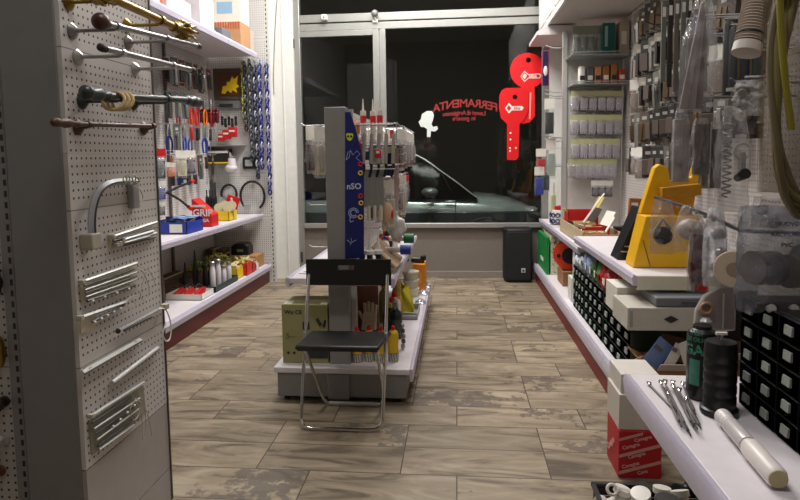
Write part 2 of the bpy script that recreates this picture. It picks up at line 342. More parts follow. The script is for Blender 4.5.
# ---------------- the car in the street ----------------
def build_car():
    silver = mat((176, 186, 182), .3, .3, noise_amt=.02, coat=.6); dk = mat((5, 6, 6), .06, noise_amt=0); dk.node_tree.nodes['Principled BSDF'].inputs['Specular IOR Level'].default_value = .15; tyre = mat((22, 22, 22), .8)
    y0, y1, zg = 8.6, 10.3, -.12
    t = thing('parked_car', 'silver grey hatchback parked in the dark street outside the window', 'car', (-1.1, 9.45, zg))
    # body: cross sections along X; (x, half width factor, top z, bottom z)
    st = [(-3.15, .80, .86, .25), (-3.05, .92, .93, .14), (-2.6, .98, .95, .10), (-2.0, 1, .94, .08), (-1.2, 1, .90, .08), (-.45, 1, .86, .08), (.2, .99, .84, .08), (.6, .96, .80, .10), (.9, .90, .73, .12), (1.1, .78, .64, .16), (1.2, .62, .52, .22)]
    yc, hw = (y0+y1)/2, (y1-y0)/2
    mb = MB(); n = 24
    def ring(x, w, zt, zb):
        o = []
        for k in range(n):
            q = 2*math.pi*k/n; c, s = math.cos(q), math.sin(q)
            yy = math.copysign(abs(c)**.35, c); zz = math.copysign(abs(s)**.55, s)
            o.append(Vector((x, yc+yy*hw*w, (zt+zb)/2+zz*(zt-zb)/2)))
        return o
    vs = []; [vs.extend(ring(*s_)) for s_ in st]
    N = len(st); fs = [(i*n+k, i*n+(k+1) % n, (i+1)*n+(k+1) % n, (i+1)*n+k) for i in range(N-1) for k in range(n)]+[tuple(range(n)), tuple(range((N-1)*n, N*n))]
    mb.add(vs, fs); fin(mb, 'body', silver, t, sharp=60)
    # door panels and cladding with the dark reflection under the shoulder line painted in
    fin(MB().box(-2.45, .98, y0-.008, y0+.06, .34, .62).box(-2.45, .98, y0-.02, y0+.06, .14, .22), 'side_reflection_panels', mat((72, 78, 80), .35, .2, coat=.3), t, bevel=.02)
    # cabin
    A = W(408, 153, Y=8.78); Bp = W(445, 174, Y=8.72); C = W(476, 197, Y=8.66)
    ins = .12
    prof = [(-3.0, .9), (-2.7, 1.30), (-2.2, 1.42), (-1.4, 1.45), (A.x, A.z), (Bp.x, Bp.z), (C.x+.02, C.z-.02)]
    cab = MB(); vs = []
    for x, z in prof: vs += [Vector((x, y0+.05+max(0, z-.86)*.28, z)), Vector((x, y1-.05-max(0, z-.86)*.28, z))]
    base = [Vector((x, y0+.03, .80)) for x, z in prof]+[Vector((x, y1-.03, .80)) for x, z in prof]
    P = len(prof); vs += base; fs = []
    for i in range(P-1):
        fs.append((2*i, 2*i+1, 2*i+3, 2*i+2)); fs.append((2*i, 2*i+2, 2*P+i+1, 2*P+i)); fs.append((2*i+1, 3*P+i, 3*P+i+1, 2*i+3))
    fs += [(2*P, 3*P, 1, 0), tuple(2*P+i for i in range(P))[::-1]]
    cab.add(vs, fs); fin(cab, 'cabin_glass', dk, t, sharp=25)
    fin(MB().prism([(-2.9, 1.24), (-2.3, 1.40), (-1.4, 1.44), (A.x-.05, A.z+.015), (A.x-.05, A.z-.02), (-1.4, 1.40), (-2.3, 1.36)], y0+.18, y1-.18), 'roof', silver, t)
    fin(MB().tube(smooth([(-1.5, 8.75, 1.43), (A.x, 8.735, A.z+.005), (Bp.x, 8.69, Bp.z), (C.x, 8.63, C.z)], 5), [.016]*5+[.014]*5+[.012]*6, 8), 'window_trim', mat((190, 190, 186), .3, .6), t)
    pz = W(430, 192, Y=8.5)
    fin(MB().tube([(C.x-.35, 8.66, .9), (C.x-.5, 8.66, 1.18)], .02, 6), 'door_pillar', BLACK, t)
    m = MB().ball((pz.x, 8.47, pz.z), (.12, .09, .065), 0, 16, 10).tube([(pz.x+.02, 8.52, pz.z-.05), (pz.x+.05, 8.66, pz.z-.1)], .028, 8)
    fin(m, 'wing_mirror', mat((135, 140, 138), .3, .5), t)
    g = W(455, 210, Y=8.59)
    fin(MB().tube([(g.x+.02, 8.592, .84), (g.x, 8.588, .6), (g.x+.05, 8.588, .16)], .005, 6), 'door_gap', BLACK, t)
    fin(MB().ball((g.x-.06, 8.6, .765), (.09, .02, .018), 0, 10, 6), 'door_handle', silver, t)
    fin(MB().ball((1.07, 8.82, .62), (.1, .16, .06), 0, 12, 8), 'headlamp', mat((190, 195, 195), .1, .3), t)
    for wx, lb in ((.42, 0), (-2.35, 1)):
        w = fin(MB().tube([(wx, 8.63, .19), (wx, 8.83, .19)], .31, 28), 'wheel', tyre, t)
        fin(MB().tube([(wx, 8.615, .19), (wx, 8.64, .19)], .2, 20), 'wheel_rim', STEEL, w)
        fin(MB().tube(arc((wx, 8.6, .19), .34, 0, math.pi, 16), .016, 6), 'wheel_arch', BLACK, t)
    fin(MB().box(1.18, 1.21, 9.2, 9.7, .3, .42), 'number_plate', PAPER, t)
build_car()

# ---------------- signs on the window ----------------
REDS = mat((228, 20, 26), .45, emis=0)
def keypoly(pts, Y=6.94): return [(W(a, b, Y=Y).x, W(a, b, Y=Y).z) for a, b in pts]
def circ(cx, cy, r, a0, a1, n): return [(cx+r*math.cos(a0+(a1-a0)*k/n), cy+r*math.sin(a0+(a1-a0)*k/n)) for k in range(n+1)]
def holed(mb, outer, hole, y0, y1, m=0):
    """plate with a round hole: outer ring joined to the hole ring by the nearest vertex"""
    ox, oz = hole[0], hole[1]
    best = min(range(len(outer)), key=lambda i: (outer[i][0]-ox)**2+(outer[i][1]-oz)**2)
    n = 16; a0 = math.atan2(outer[best][1]-oz, outer[best][0]-ox)
    ar = sum(outer[i][0]*outer[(i+1) % len(outer)][1]-outer[(i+1) % len(outer)][0]*outer[i][1] for i in range(len(outer)))
    sg = -1 if ar > 0 else 1
    ring = [(ox+hole[2]*math.cos(a0+sg*2*math.pi*k/n), oz+hole[2]*math.sin(a0+sg*2*math.pi*k/n)) for k in range(n+1)]
    poly = outer[best:]+outer[:best+1]+ring
    return mb.prism(poly, y0, y1, m=m)
k1 = circ(528, 70.5, 17.8, R(68), R(68-316), 26)+[(520, 90), (521, 116), (522, 124), (530, 122), (535, 116)]
k1 = [(a*1.0, b) for a, b in k1]
t = thing('key_sign', 'big red key with a round head stuck to the window glass', 'sign', tuple(W(528, 125, Y=6.94)), 'red key signs on the window')
h = W(528.5, 60, Y=6.94)
fin(holed(MB(), keypoly(k1), (h.x, h.z, .03), 6.945, 6.953), 'key_plate', REDS, t)
fin(MB().prism(keypoly([(529.5, 93), (531.5, 92), (530.5, 119), (529, 119)]), 6.942, 6.945), 'groove_stripe', mat((240, 150, 140), .5), t)
def logo(t, cx, cy, s):
    c = W(cx, cy, Y=6.94); 
    d = MB().prism([(c.x-.045*s-.05, c.z), (c.x-.05, c.z+.06*s), (c.x-.05+.045*s, c.z+.02), (c.x+.12*s, c.z+.024*s), (c.x+.14*s, c.z), (c.x+.12*s, c.z-.03*s), (c.x-.05+.045*s, c.z-.026), (c.x-.05, c.z-.065*s)], 6.9405, 6.9445)
    l = fin(d, 'logo', PAPER, t)
    d = MB().prism([(c.x-.035*s-.05, c.z), (c.x-.05, c.z+.048*s), (c.x-.05+.04*s, c.z+.012), (c.x+.11*s, c.z+.015*s), (c.x+.126*s, c.z), (c.x+.11*s, c.z-.02*s), (c.x-.05+.04*s, c.z-.018), (c.x-.05, c.z-.052*s)], 6.9395, 6.9405)
    fin(d, 'logo_field', REDS, l)
    d = MB()
    d.prism([(c.x-.075, c.z-.005), (c.x-.05, c.z+.03*s), (c.x-.025, c.z+.01), (c.x-.045, c.z-.035*s)], 6.938, 6.9395)
    tx = text_mb('Silca', .036*s, bold=True); tx.xf(Matrix.Translation((c.x+.04*s, 6.939, c.z-.002)) @ Matrix.Rotation(0, 4, 'Z')); d.add(tx.v, tx.f)
    fin(d, 'logo_lettering', PAPER, l)
logo(t, 529, 76, 1.0)
k2 = [(502, 90), (506, 88), (520, 87), (521, 104), (522, 122), (530, 120), (531, 116), (529.5, 121), (523, 125), (521, 159), (518, 160), (508, 160), (507.5, 123), (500.5, 117), (499.5, 108), (499.5, 95)]
k2 = [(502, 90), (506, 88), (526, 87.5), (529, 92), (528, 112), (523, 121), (519.5, 124), (518.5, 157), (516, 160), (507, 160), (507, 124), (501, 118), (499, 108), (499.5, 95)]
t = thing('key_sign', 'big red key with a squarish head overlapping the round headed key', 'sign', tuple(W(513, 160, Y=6.93)), 'red key signs on the window')
h = W(515, 97, Y=6.93)
def keypoly2(p): return [(W(a, b, Y=6.93).x, W(a, b, Y=6.93).z) for a, b in p]
fin(holed(MB(), keypoly2(k2), (h.x, h.z, .028), 6.932, 6.938), 'key_plate', mat((218, 16, 22), .45), t)
d = MB()
for a, b in ((510.5, 133), (510.5, 139.5), (516, 148), (510, 148), (510, 151)):
    c = W(a, b, Y=6.93); d.tube([(c.x, 6.930, c.z), (c.x, 6.932, c.z)], .011, 10)
fin(d, 'cut_marks', PAPER, t)
c0 = W(513, 108, Y=6.93)
l = MB().prism([(c0.x-.09, c0.z), (c0.x-.045, c0.z+.058), (c0.x-.01, c0.z+.02), (c0.x+.10, c0.z+.02), (c0.x+.12, c0.z), (c0.x+.10, c0.z-.028), (c0.x-.01, c0.z-.026), (c0.x-.045, c0.z-.06)], 6.930, 6.932)
l = fin(l, 'logo', PAPER, t)
tx = text_mb('Silca', .03, bold=True); tx.xf(Matrix.Translation((c0.x+.045, 6.9285, c0.z-.004))); d = MB().add(tx.v, tx.f).prism([(c0.x-.07, c0.z), (c0.x-.045, c0.z+.035), (c0.x-.022, c0.z), (c0.x-.045, c0.z-.035)], 6.928, 6.9295)
fin(d, 'logo_lettering', mat((200, 16, 22), .5), l)

REDT = mat((136, 26, 26), .6)
def mirrored(txt, px, py, h, warp=0, sp=1.0, bold=True):
    c = W(px, py, Y=6.95); m = text_mb(txt, h, .001, sp, bold)
    m.v = [Vector((c.x-v.x, 6.951+v.y*1, c.z+v.z-warp*v.x*v.x)) for v in m.v]
    return m
t = thing('shop_window_lettering', 'red shop lettering on the window glass seen from its back', 'lettering', tuple(W(466, 122, Y=6.95)))
fin(mirrored('FERRAMENTA', 465, 103.5, .09, .45, .93), 'title_line', REDT, t)
fin(mirrored('Lavori di Artigianato', 464, 113, .05, .2, .87), 'middle_line', REDT, t)
fin(mirrored('in genere', 464, 118.5, .05, .0, 1.0), 'bottom_line', REDT, t)
tp = [(427, 111), (432, 111), (434, 115), (433, 120), (431.5, 124), (433, 127), (437, 126), (438, 129), (435, 131.5), (431, 131), (430.5, 137), (427, 137), (427, 129), (424, 127), (421, 127), (418.5, 122), (421, 119), (422, 114)]
fin(MB().prism(keypoly(tp, 6.95), 6.949, 6.955), 'window_sticker', mat((205, 214, 208), .7), kind=None); tag(bpy.data.objects['window_sticker'], 'pale tree shaped sticker on the window left of the lettering', 'sticker')
c = W(325, 18, Y=6.92); t = thing('door_sensor', 'small white cube sensor on the window frame above the left pane', 'sensor', (c.x, 6.9, c.z-.03))
fin(MB().box(c.x-.03, c.x+.03, 6.86, 6.925, c.z-.03, c.z+.03), 'housing', PAPER, t, bevel=.006); fin(MB().tube([(c.x, 6.852, c.z-.005), (c.x, 6.862, c.z-.005)], .01, 10), 'lens', DARK, t)
c = W(375, 14, Y=6.9); t = thing('ball_camera', 'small round grey ball camera on the window frame above the mullion', 'camera', (c.x, 6.9, c.z-.06))
fin(MB().ball((c.x, 6.87, c.z), .04, 0, 16, 10), 'ball', mat((120, 120, 122), .35), t); fin(MB().tube([(c.x, 6.88, c.z-.03), (c.x, 6.91, c.z-.075)], .014, 8).box(c.x-.03, c.x+.03, 6.9, 6.925, c.z-.09, c.z-.055), 'mount', PAPER, t)

# ---------------- speaker by the window ----------------
t = thing('loudspeaker', 'black upright loudspeaker standing on the floor below the window', 'speaker', (.665, 6.78, 0))
fin(MB().prism([(.515, 6.92), (.52, 6.72), (.55, 6.66), (.80, 6.66), (.825, 6.72), (.825, 6.92)], .0, .6, 'xy'), 'cabinet', mat((15, 15, 16), .6), t, bevel=.02)
fin(MB().prism([(.535, .03), (.805, .03), (.805, .57), (.535, .57)], 6.645, 6.66), 'grille', mat((24, 24, 25), .8, scale=300, noise_amt=.5), t, bevel=.008)
b = fin(MB().box(.70, .745, 6.638, 6.646, .115, .165), 'badge', mat((180, 182, 184), .4), t, bevel=.006); fin(MB().tube([(.722, 6.634, .14), (.722, 6.639, .14)], .012, 12), 'badge_emblem', mat((60, 62, 66), .4), b)

# ---------------- left wall shelving ----------------
PEGY = peg_mat((205, 201, 198), 'Y'); PEGX = peg_mat((205, 203, 199), 'X')
MAROON = mat((84, 10, 20), .4)
LW = thing('shelving_unit', 'white perforated wall shelving with maroon plinth along the left wall', 'shelving', (-2.5, 4.8, 0))
fin(MB().box(-2.838, -2.802, 2.9, 6.65, .17, 3.3), 'back_panel', PEGY, LW)
fin(MB().box(-2.80, -2.16, 2.9, 6.62, .165, .205), 'base_shelf', WHITE, LW, bevel=.003)
fin(MB().prism([(-2.16, .205), (-2.13, .215), (-2.12, .19), (-2.13, .14), (-2.16, .14)], 2.9, 6.62, 'xz') if 0 else MB().add(*(lambda P: ([(x, y, z) for y in (2.9, 6.62) for x, z in P], [tuple(range(5)), tuple(range(5, 10))]+[(i, (i+1) % 5, 5+(i+1) % 5, 5+i) for i in range(5)]))([(-2.16, .205), (-2.13, .22), (-2.115, .19), (-2.125, .145), (-2.16, .145)])), 'base_lip', LIP, LW)
fin(MB().box(-2.17, -2.15, 2.9, 6.62, 0, .16), 'plinth', MAROON, LW)
def lipped(name, x0, x1, y0, y1, z, parent, side, th_=.03, lip=.05, back=None, joints=()):
    """a steel shelf with a rolled lip on its open side (side = +1: lip at x1)"""
    sh = fin(MB().box(x0, x1, y0, y1, z-th_, z), 'shelf', WHITE, parent, bevel=.003)
    e = x1 if side > 0 else x0; s = side
    P = [(e, z), (e+s*.018, z+.006), (e+s*.026, z-.012), (e+s*.018, z-lip), (e, z-lip)]
    m = MB(); segs = [y0]+list(joints)+[y1]
    for a, b in zip(segs[:-1], segs[1:]):
        b -= .006
        m.add([(x, y, zz) for y in (a, b) for x, zz in P], [tuple(range(5)), tuple(range(5, 10))]+[(i, (i+1) % 5, 5+(i+1) % 5, 5+i) for i in range(5)])
    fin(m, 'lip', LIP, sh)
    return sh
lipped('s', -2.80, -2.22, 2.9, 6.62, .785, LW, 1, joints=(3.9, 4.9, 5.6))
lipped('s', -2.80, -2.22, 2.9, 6.60, 2.575, LW, 1, joints=(3.9, 4.9, 5.75))
fin(MB().box(-2.8, -2.78, 5.60, 5.63, .2, 3.3).box(-2.8, -2.78, 4.55, 4.58, .2, 3.3), 'upright', mat((90, 86, 80), .5), LW)
RP = thing('pegboard_panel', 'white perforated return panel in the far left corner with chains on it', 'pegboard', (-2.47, 6.68, 0))
fin(MB().box(-2.799, -2.12, 6.667, 6.70, .0, 3.3), 'panel', PEGX, RP)
fin(MB().box(-2.12, -2.085, 6.667, 6.70, 0, 3.3), 'upright', slot_mat((200, 198, 194), -2.112, .006, .05), RP)

# ---------------- left near display column with curtain hardware ----------------
PEGN = peg_mat((206, 201, 197), 'Y', z_off=.0)
DC = thing('display_column', 'tall grey column with perforated side panel holding curtain rods', 'display column', (-1.3, 2.0, 0))
fin(MB().box(-1.39, -1.205, 1.74, 2.285, 0, 3.3), 'column_body', mat((128, 127, 125), .5), DC, bevel=.004)
for z0, z1, mm in ((.4145, .9065, PEGN), (.9075, 1.4265, PEGN), (1.4275, 3.3, PEGN)): fin(MB().box(-1.205, -1.19, 1.745, 2.283, z0, z1), 'perforated_panel', mm, DC)
fin(MB().box(-1.205, -1.19, 1.745, 2.283, .14, .411).box(-1.205, -1.19, 1.745, 2.283, .0, .136), 'plain_panel', mat((170, 163, 160), .4), DC)
fin(MB().box(-1.205, -1.186, 2.283, 2.292, 0, 3.3), 'edge_strip', mat((70, 66, 64), .5), DC)
SP = thing('pegboard_panel', 'white perforated panel at the left edge with door knobs on it', 'pegboard', (-1.75, 1.75, 0))
fin(MB().box(-2.2, -1.43, 1.745, 1.77, 0, 3.3), 'panel', peg_mat((176, 171, 166), 'X'), SP)
fin(MB().box(-1.43, -1.392, 1.744, 1.77, 0, 3.3), 'upright', slot_mat((130, 128, 126), -1.403, .005, .035), SP)

# ---------------- middle display stand ----------------
GP = peg_mat((198, 194, 188), 'Y')
GS = thing('gondola_shelving', 'free standing double sided grey and white display stand in the aisle', 'shelving', (-.68, 4.4, 0))
PL = mat((128, 126, 124), .5)
fin(MB().box(-1.045, -.295, 3.305, 5.55, .03, .17).box(-.748, -.622, 3.293, 3.306, .02, .168), 'plinth', PL, GS, bevel=.003)
fin(MB().box(-1.065, -.275, 3.295, 5.6, .17, .205), 'base_shelf', WHITE, GS, bevel=.006)
fin(MB().box(-.275, -.255, 3.30, 5.6, .13, .205), 'base_lip', LIP, GS, bevel=.004)
fin(MB().box(-.745, -.622, 3.36, 3.43, .2, 1.69), 'end_post', mat((134, 131, 128), .45), GS, bevel=.004)
fin(MB().box(-.621, -.59, 3.41, 3.44, .2, 1.68), 'upright', mat((176, 174, 172), .4), GS); fin(MB().box(-.745, -.622, 5.16, 5.23, .2, 1.69), 'end_post', mat((134, 131, 128), .45), GS)
fin(MB().box(-.71, -.655, 3.43, 5.16, .2, 1.69), 'spine_panel', GP, GS)
sh = lipped('s', -.655, -.385, 3.40, 5.35, .70, GS, 1, joints=(4.1,))
sh = lipped('s', -.99, -.71, 3.42, 5.2, .70, GS, -1)
for x, y in ((-1.0, 3.35), (-.34, 3.35), (-1.0, 5.45), (-.35, 5.45)): fin(MB().tube([(x-.012, y, .024), (x+.012, y, .024)], .024, 14).box(x-.006, x+.006, y-.01, y+.01, .03, .05), 'castor', DARK, GS)

# ---------------- folding chair ----------------
CT = thing('folding_chair', 'black folding chair with chrome tube frame in front of the display stand', 'chair', (-.61, 3.1, 0))
def yb(z): return 2.95+.33*(z/.86)
xl, xr = -.825, -.385
p = [(xl+.0, yb(.84), .84), (xl, yb(.5), .5), (xl+.005, yb(.1), .1), (xl+.01, yb(.04), .04), (xl+.05, 2.945, .011), (-.61, 2.94, .011), (xr-.05, 2.945, .011), (xr-.01, yb(.04), .04), (xr-.005, yb(.1), .1), (xr, yb(.5), .5), (xr, yb(.84), .84)]
fin(MB().tube(smooth(p, 5), .0095, 10), 'front_frame', CHROME, CT)
p = [(-.795, 2.98, .43), (-.765, 3.2, .1), (-.755, 3.245, .04), (-.72, 3.26, .011), (-.59, 3.26, .011), (-.46, 3.26, .011), (-.425, 3.245, .04), (-.415, 3.2, .1), (-.415, 2.98, .43)]
fin(MB().tube(smooth(p, 5), .0085, 10), 'rear_frame', CHROME, CT)
fin(MB().tube([(-.73, 3.26, .012), (-.45, 3.26, .012)], .012, 10), 'foot_sleeve', mat((170, 168, 164), .4), CT)
seat = MB().prism([(-.835, 2.935), (-.40, 2.935), (-.365, 3.20), (-.37, 3.215), (-.805, 3.215), (-.812, 3.20)], .425, .45, 'xy')
fin(seat, 'seat', mat((24, 24, 24), .42, noise_amt=.15), CT, bevel=.01)
fin(MB().tube([(-.82, 2.95, .424), (-.41, 2.95, .424), (-.385, 3.19, .424), (-.80, 3.19, .424)], .007, 8, closed=True), 'seat_frame', DARK, CT)
zt, zb = .845, .70; y_ = yb(.77)
br = MB().box(-.84, -.66, y_-.012, y_+.006, zb, zt).box(-.57, -.365, y_-.012, y_+.006, zb, zt).box(-.66, -.57, y_-.012, y_+.006, zb, .785).box(-.66, -.57, y_-.012, y_+.006, .812, zt)
fin(br, 'backrest', mat((20, 20, 20), .4, noise_amt=.15), CT)
fin(MB().box(-.835, -.822, yb(.45)-.02, yb(.45)+.01, .4, .47).box(-.392, -.378, yb(.45)-.02, yb(.45)+.01, .4, .47), 'hinge_bracket', STEEL, CT)

# ---------------- right wall shelving ----------------
RW = thing('shelving_unit', 'white wall shelving with red plinth along the right wall', 'shelving', (1.25, 4.6, 0))
fin(MB().box(1.60, 1.638, 2.52, 6.05, .17, 2.69), 'back_panel', peg_mat((196, 191, 187), 'Y'), RW)
fin(MB().box(.88, 1.60, 2.90, 6.75, .165, .20), 'base_shelf', WHITE, RW, bevel=.003)
m = MB()
for a, b in ((2.90, 3.55), (3.555, 4.4), (4.405, 5.4), (5.405, 6.75)): m.add([(x, y, zz) for y in (a, b) for x, zz in ((.88, .20), (.85, .21), (.842, .18), (.85, .125), (.88, .125))], [tuple(range(5)), tuple(range(5, 10))]+[(i, (i+1) % 5, 5+(i+1) % 5, 5+i) for i in range(5)])
fin(m, 'base_lip', LIP, RW); fin(MB().box(.87, .89, 2.90, 6.75, 0, .165), 'plinth', mat((120, 30, 32), .5), RW)
lipped('s', .93, 1.60, 4.62, 6.78, .70, RW, -1, joints=(5.6,))
fin(MB().box(1.07, 1.598, 6.06, 6.10, .2, 2.595), 'return_panel', mat((196, 192, 184), .5), RW)
fin(MB().box(1.03, 1.07, 6.04, 6.10, .2, 2.595), 'upright', mat((176, 176, 172), .4), RW)
# nearer shelf, set a little higher
lipped('s', .90, 1.60, 3.08, 4.62, .79, RW, -1, joints=(3.75,))
fin(MB().box(.9, 1.60, 3.075, 3.09, .72, .79), 'shelf_end', CREAM, RW)
# wall unit overhead with slatted doors
OC = thing('overhead_cabinet', 'white overhead cabinet with slatted doors at the top right', 'cabinet', (1.3, 4.6, 2.6))
fin(MB().box(.92, 1.598, 3.0, 6.86, 2.70, 3.4), 'body', mat((188, 182, 176), .6), OC)
for k in range(7): fin(MB().box(.897, .92, 6.30-k*.5, 6.74-k*.5, 2.76, 3.38), 'door', mat((222, 220, 218), .4), OC, bevel=.006)
for k in range(7): fin(MB().box(.895, .925, 6.765-k*.5, 6.79-k*.5, 2.7, 3.4), 'stile', mat((205, 203, 200), .4), OC)
fin(MB().box(.90, .92, 3.0, 6.86, 2.69, 2.74), 'bottom_rail', mat((222, 218, 214), .4), OC)
fin(MB().prism([(.80, 2.60), (.80, 2.635), (.93, 2.69), (1.18, 2.69), (1.18, 2.60)], 6.2, 6.86), 'canopy', mat((214, 208, 208), .5), OC)

# near unit: shelf, perforated panel
NU = thing('near_shelving', 'white steel shelf unit with perforated panel at the right front', 'shelving', (.95, 1.6, 0))
fin(MB().box(1.2, 1.24, .5, 2.5, 0, 3.3), 'back_panel', peg_mat((176, 166, 160), 'Y'), NU)
lipped('s', .62, 1.2, .6, 2.19, .605, NU, -1, lip=.075)
fin(MB().box(.66, 1.2, 2.16, 2.19, .52, .575), 'shelf_bracket', WHITE, NU)
fin(MB().box(1.18, 1.2, 1.5, 1.53, 0, 3.3), 'upright', GREY, NU)
fin(MB().box(1.0, 1.198, .6, 2.18, 0, .1), 'foot_plinth', mat((150, 60, 60), .5), NU)

# ---------------- kinds of goods ----------------
ORD = ['first', 'second', 'third', 'fourth', 'fifth', 'sixth', 'seventh', 'eighth', 'ninth', 'tenth', 'eleventh', 'twelfth', 'thirteenth', 'fourteenth', 'fifteenth', 'sixteenth']
FZ = (0, 0, 0)
def carton(name, label, cat, x0, x1, y0, y1, z0, z1, m, group=None, rz=0, stripe=None, seal=True, text=None, tm=None, th_=None):
    """a closed box with its lid flaps' seam, a label panel and lettering on the side that faces the camera"""
    c = ((x0+x1)/2, (y0+y1)/2, z0); t = thing(name, label, cat, c, group)
    fin(MB().box(x0, x1, y0, y1, z0, z1), 'box_body', m, t, bevel=.003)
    if seal: fin(MB().box(c[0]-.018, c[0]+.018, y0-.0008, y1+.0008, z1-.03, z1+.0012), 'tape', mat((190, 170, 130), .3), t)
    if stripe: s_ = fin(MB().box(x0+(x1-x0)*.15, x0+(x1-x0)*.7, y0-.0012, y0, z0+(z1-z0)*.3, z0+(z1-z0)*.7), 'label_panel', stripe, t)
    if text:
        tx = text_mb(text, th_ or (z1-z0)*.2, 0, bold=True); tx.xf(Matrix.Translation((c[0], y0-.002, (z0+z1)/2))); fin(tx, 'lettering', tm or BLACK, t)
    t.rotation_euler[2] = rz
    return t
def bottle(name, label, cat, base, h, r, m, cap=WHITE, lab=None, neck=.35, group=None, trigger=None):
    b = Vector(base); t = thing(name, label, cat, tuple(b), group)
    fin(MB().lathe([(r*.9, 0), (r, .006), (r, h*.66), (r*.85, h*.74), (r*neck, h*.82), (r*neck, h*.88)], b, n=18), 'bottle_body', m, t, sharp=50)
    if trigger: fin(MB().lathe([(r*neck*1.3, h*.86), (r*neck*1.3, h*.95)], b, n=12).obox(b+Vector((0, -.01, h*.98)), (.03, .075, .03)).obox(b+Vector((0, -.035, h*.92)), (.012, .012, .05), (.5, 0, 0)), 'trigger_head', trigger, t, bevel=.004)
    else: fin(MB().lathe([(r*neck*1.25, h*.86), (r*neck*1.25, h*.98), (r*neck, h)], b, n=14), 'cap', cap, t)
    if lab: fin(MB().lathe([(r*1.012, h*.15), (r*1.012, h*.55)], b, n=18), 'label_band', lab, t)
    return t
def packet(name, label, cat, w, h, d, card, body, film_m=None, content=None):
    """a hanging packet: header card on the hook, clear bag below, its contents inside; hangs from the origin, faces -Y"""
    t = thing(name, label, cat)
    hd = MB().box(-w/2, w/2, -.0015, .0015, -h*.26, .012); fin(hd, 'header_card', card, t)
    def side(s):
        def fn(u, v):
            x = (u-.5)*w*(1-.06*math.sin(v*9)); z = -h*.22-v*h*.78; k = math.sin(math.pi*u)**.6*math.sin(math.pi*min(1, v*.9+.08))**.6
            return Vector((x, s*(d/2)*k+.004*noise.noise(Vector((u*5, v*7, s+h*9))), z))
        return fn
    fin(MB().grid(side(-1), 8, 10).grid(side(1), 8, 10), 'clear_bag', film_m or FILM, t, sharp=180)
    cm = content(w, h, d) if content else MB().box(-w*.4, w*.4, -d*.3, d*.3, -h*.93, -h*.35)
    fin(cm, 'contents', body, t, bevel=.003)
    return t
def blister(name, label, cat, w, h, d, card, body, shape='box', lab=PAPER):
    """a blister card: printed card with the article in a clear dome"""
    t = thing(name, label, cat)
    fin(MB().box(-w/2, w/2, 0, .002, -h, .012), 'backing_card', card, t)
    m = MB()
    if shape == 'box': m.box(-w*.34, w*.34, -d, 0, -h*.9, -h*.36)
    elif shape == 'round': m.tube([(0, -d, -h*.62), (0, 0, -h*.62)], w*.34, 18).tube([(0, -d*1.2, -h*.62), (0, -d, -h*.62)], w*.16, 12)
    elif shape == 'bar': m.box(-w*.12, w*.12, -d, 0, -h*.95, -h*.25).box(-w*.3, w*.3, -d*.8, 0, -h*.42, -h*.3)
    elif shape == 'hinge': m.box(-w*.36, -w*.04, -d*.5, 0, -h*.9, -h*.34).box(w*.04, w*.36, -d*.5, 0, -h*.9, -h*.34).tube([(0, -d*.5, -h*.92), (0, -d*.5, -h*.32)], w*.06, 8)
    fin(m, 'article', body, t, bevel=.003)
    fin(MB().box(-w*.24, w*.16, -.0015, 0, -h*.2, -h*.09), 'price_label', mat((170, 168, 160), .6), t)
    return t
def screwdriver(name, label, hm, L=.2, r=.014, sm=STEEL):
    t = thing(name, label, 'screwdriver')
    fin(MB().lathe([(r*.6, 0), (r, -.012), (r*.8, -L*.2), (r, -L*.38), (r*.5, -L*.44)], n=10), 'handle', hm, t); fin(MB().tube([(0, 0, -L*.42), (0, 0, -L*.97), (0, 0, -L)], [.0035, .0035, .002], 8), 'shaft', sm, t)
    return t
def pliers(name, label, hm, L=.2):
    t = thing(name, label, 'pliers')
    for s in (-1, 1): fin(MB().tube(smooth([(s*.006, 0, -L*.38), (s*.03, 0, -L*.55), (s*.033, 0, -L*.75), (s*.024, 0, -L)], 5), [.006]*8+[.009]*8, 8) if 0 else MB().tube(smooth([(s*.006, 0, -L*.38), (s*.03, 0, -L*.55), (s*.033, 0, -L*.75), (s*.024, 0, -L)], 5), .008, 8), 'handle', hm, t)
    fin(MB().prism([(-.016, -L*.4), (.016, -L*.4), (.02, -L*.27), (.008, .012), (-.008, .012), (-.02, -L*.27)], -.006, .006), 'jaws', STEEL, t, bevel=.002)
    return t
def brush(name, label, hm, bm_, w=.05, L=.2):
    t = thing(name, label, 'brush')
    fin(MB().tube([(0, 0, .01), (0, 0, -L*.2), (0, 0, -L*.5)], [.006, .011, .007], 8), 'handle', hm, t)
    fin(MB().box(-w/2, w/2, -.007, .007, -L*.66, -L*.48), 'ferrule', STEEL, t, bevel=.002); fin(MB().prism([(-w/2, -L*.66), (w/2, -L*.66), (w*.42, -L), (-w*.42, -L)], -.006, .006), 'bristles', bm_, t)
    return t
def hook_mb(m, p, d, L, r=.0028, n=5):
    p, d = Vector(p), Vector(d); p = p+d*.0015; m.tube([p, p+d*(L-.02), p+d*L+Vector((0, 0, .012))], r, n); return m
RZ = {'L': R(90), 'R': R(-90), 'F': 0}

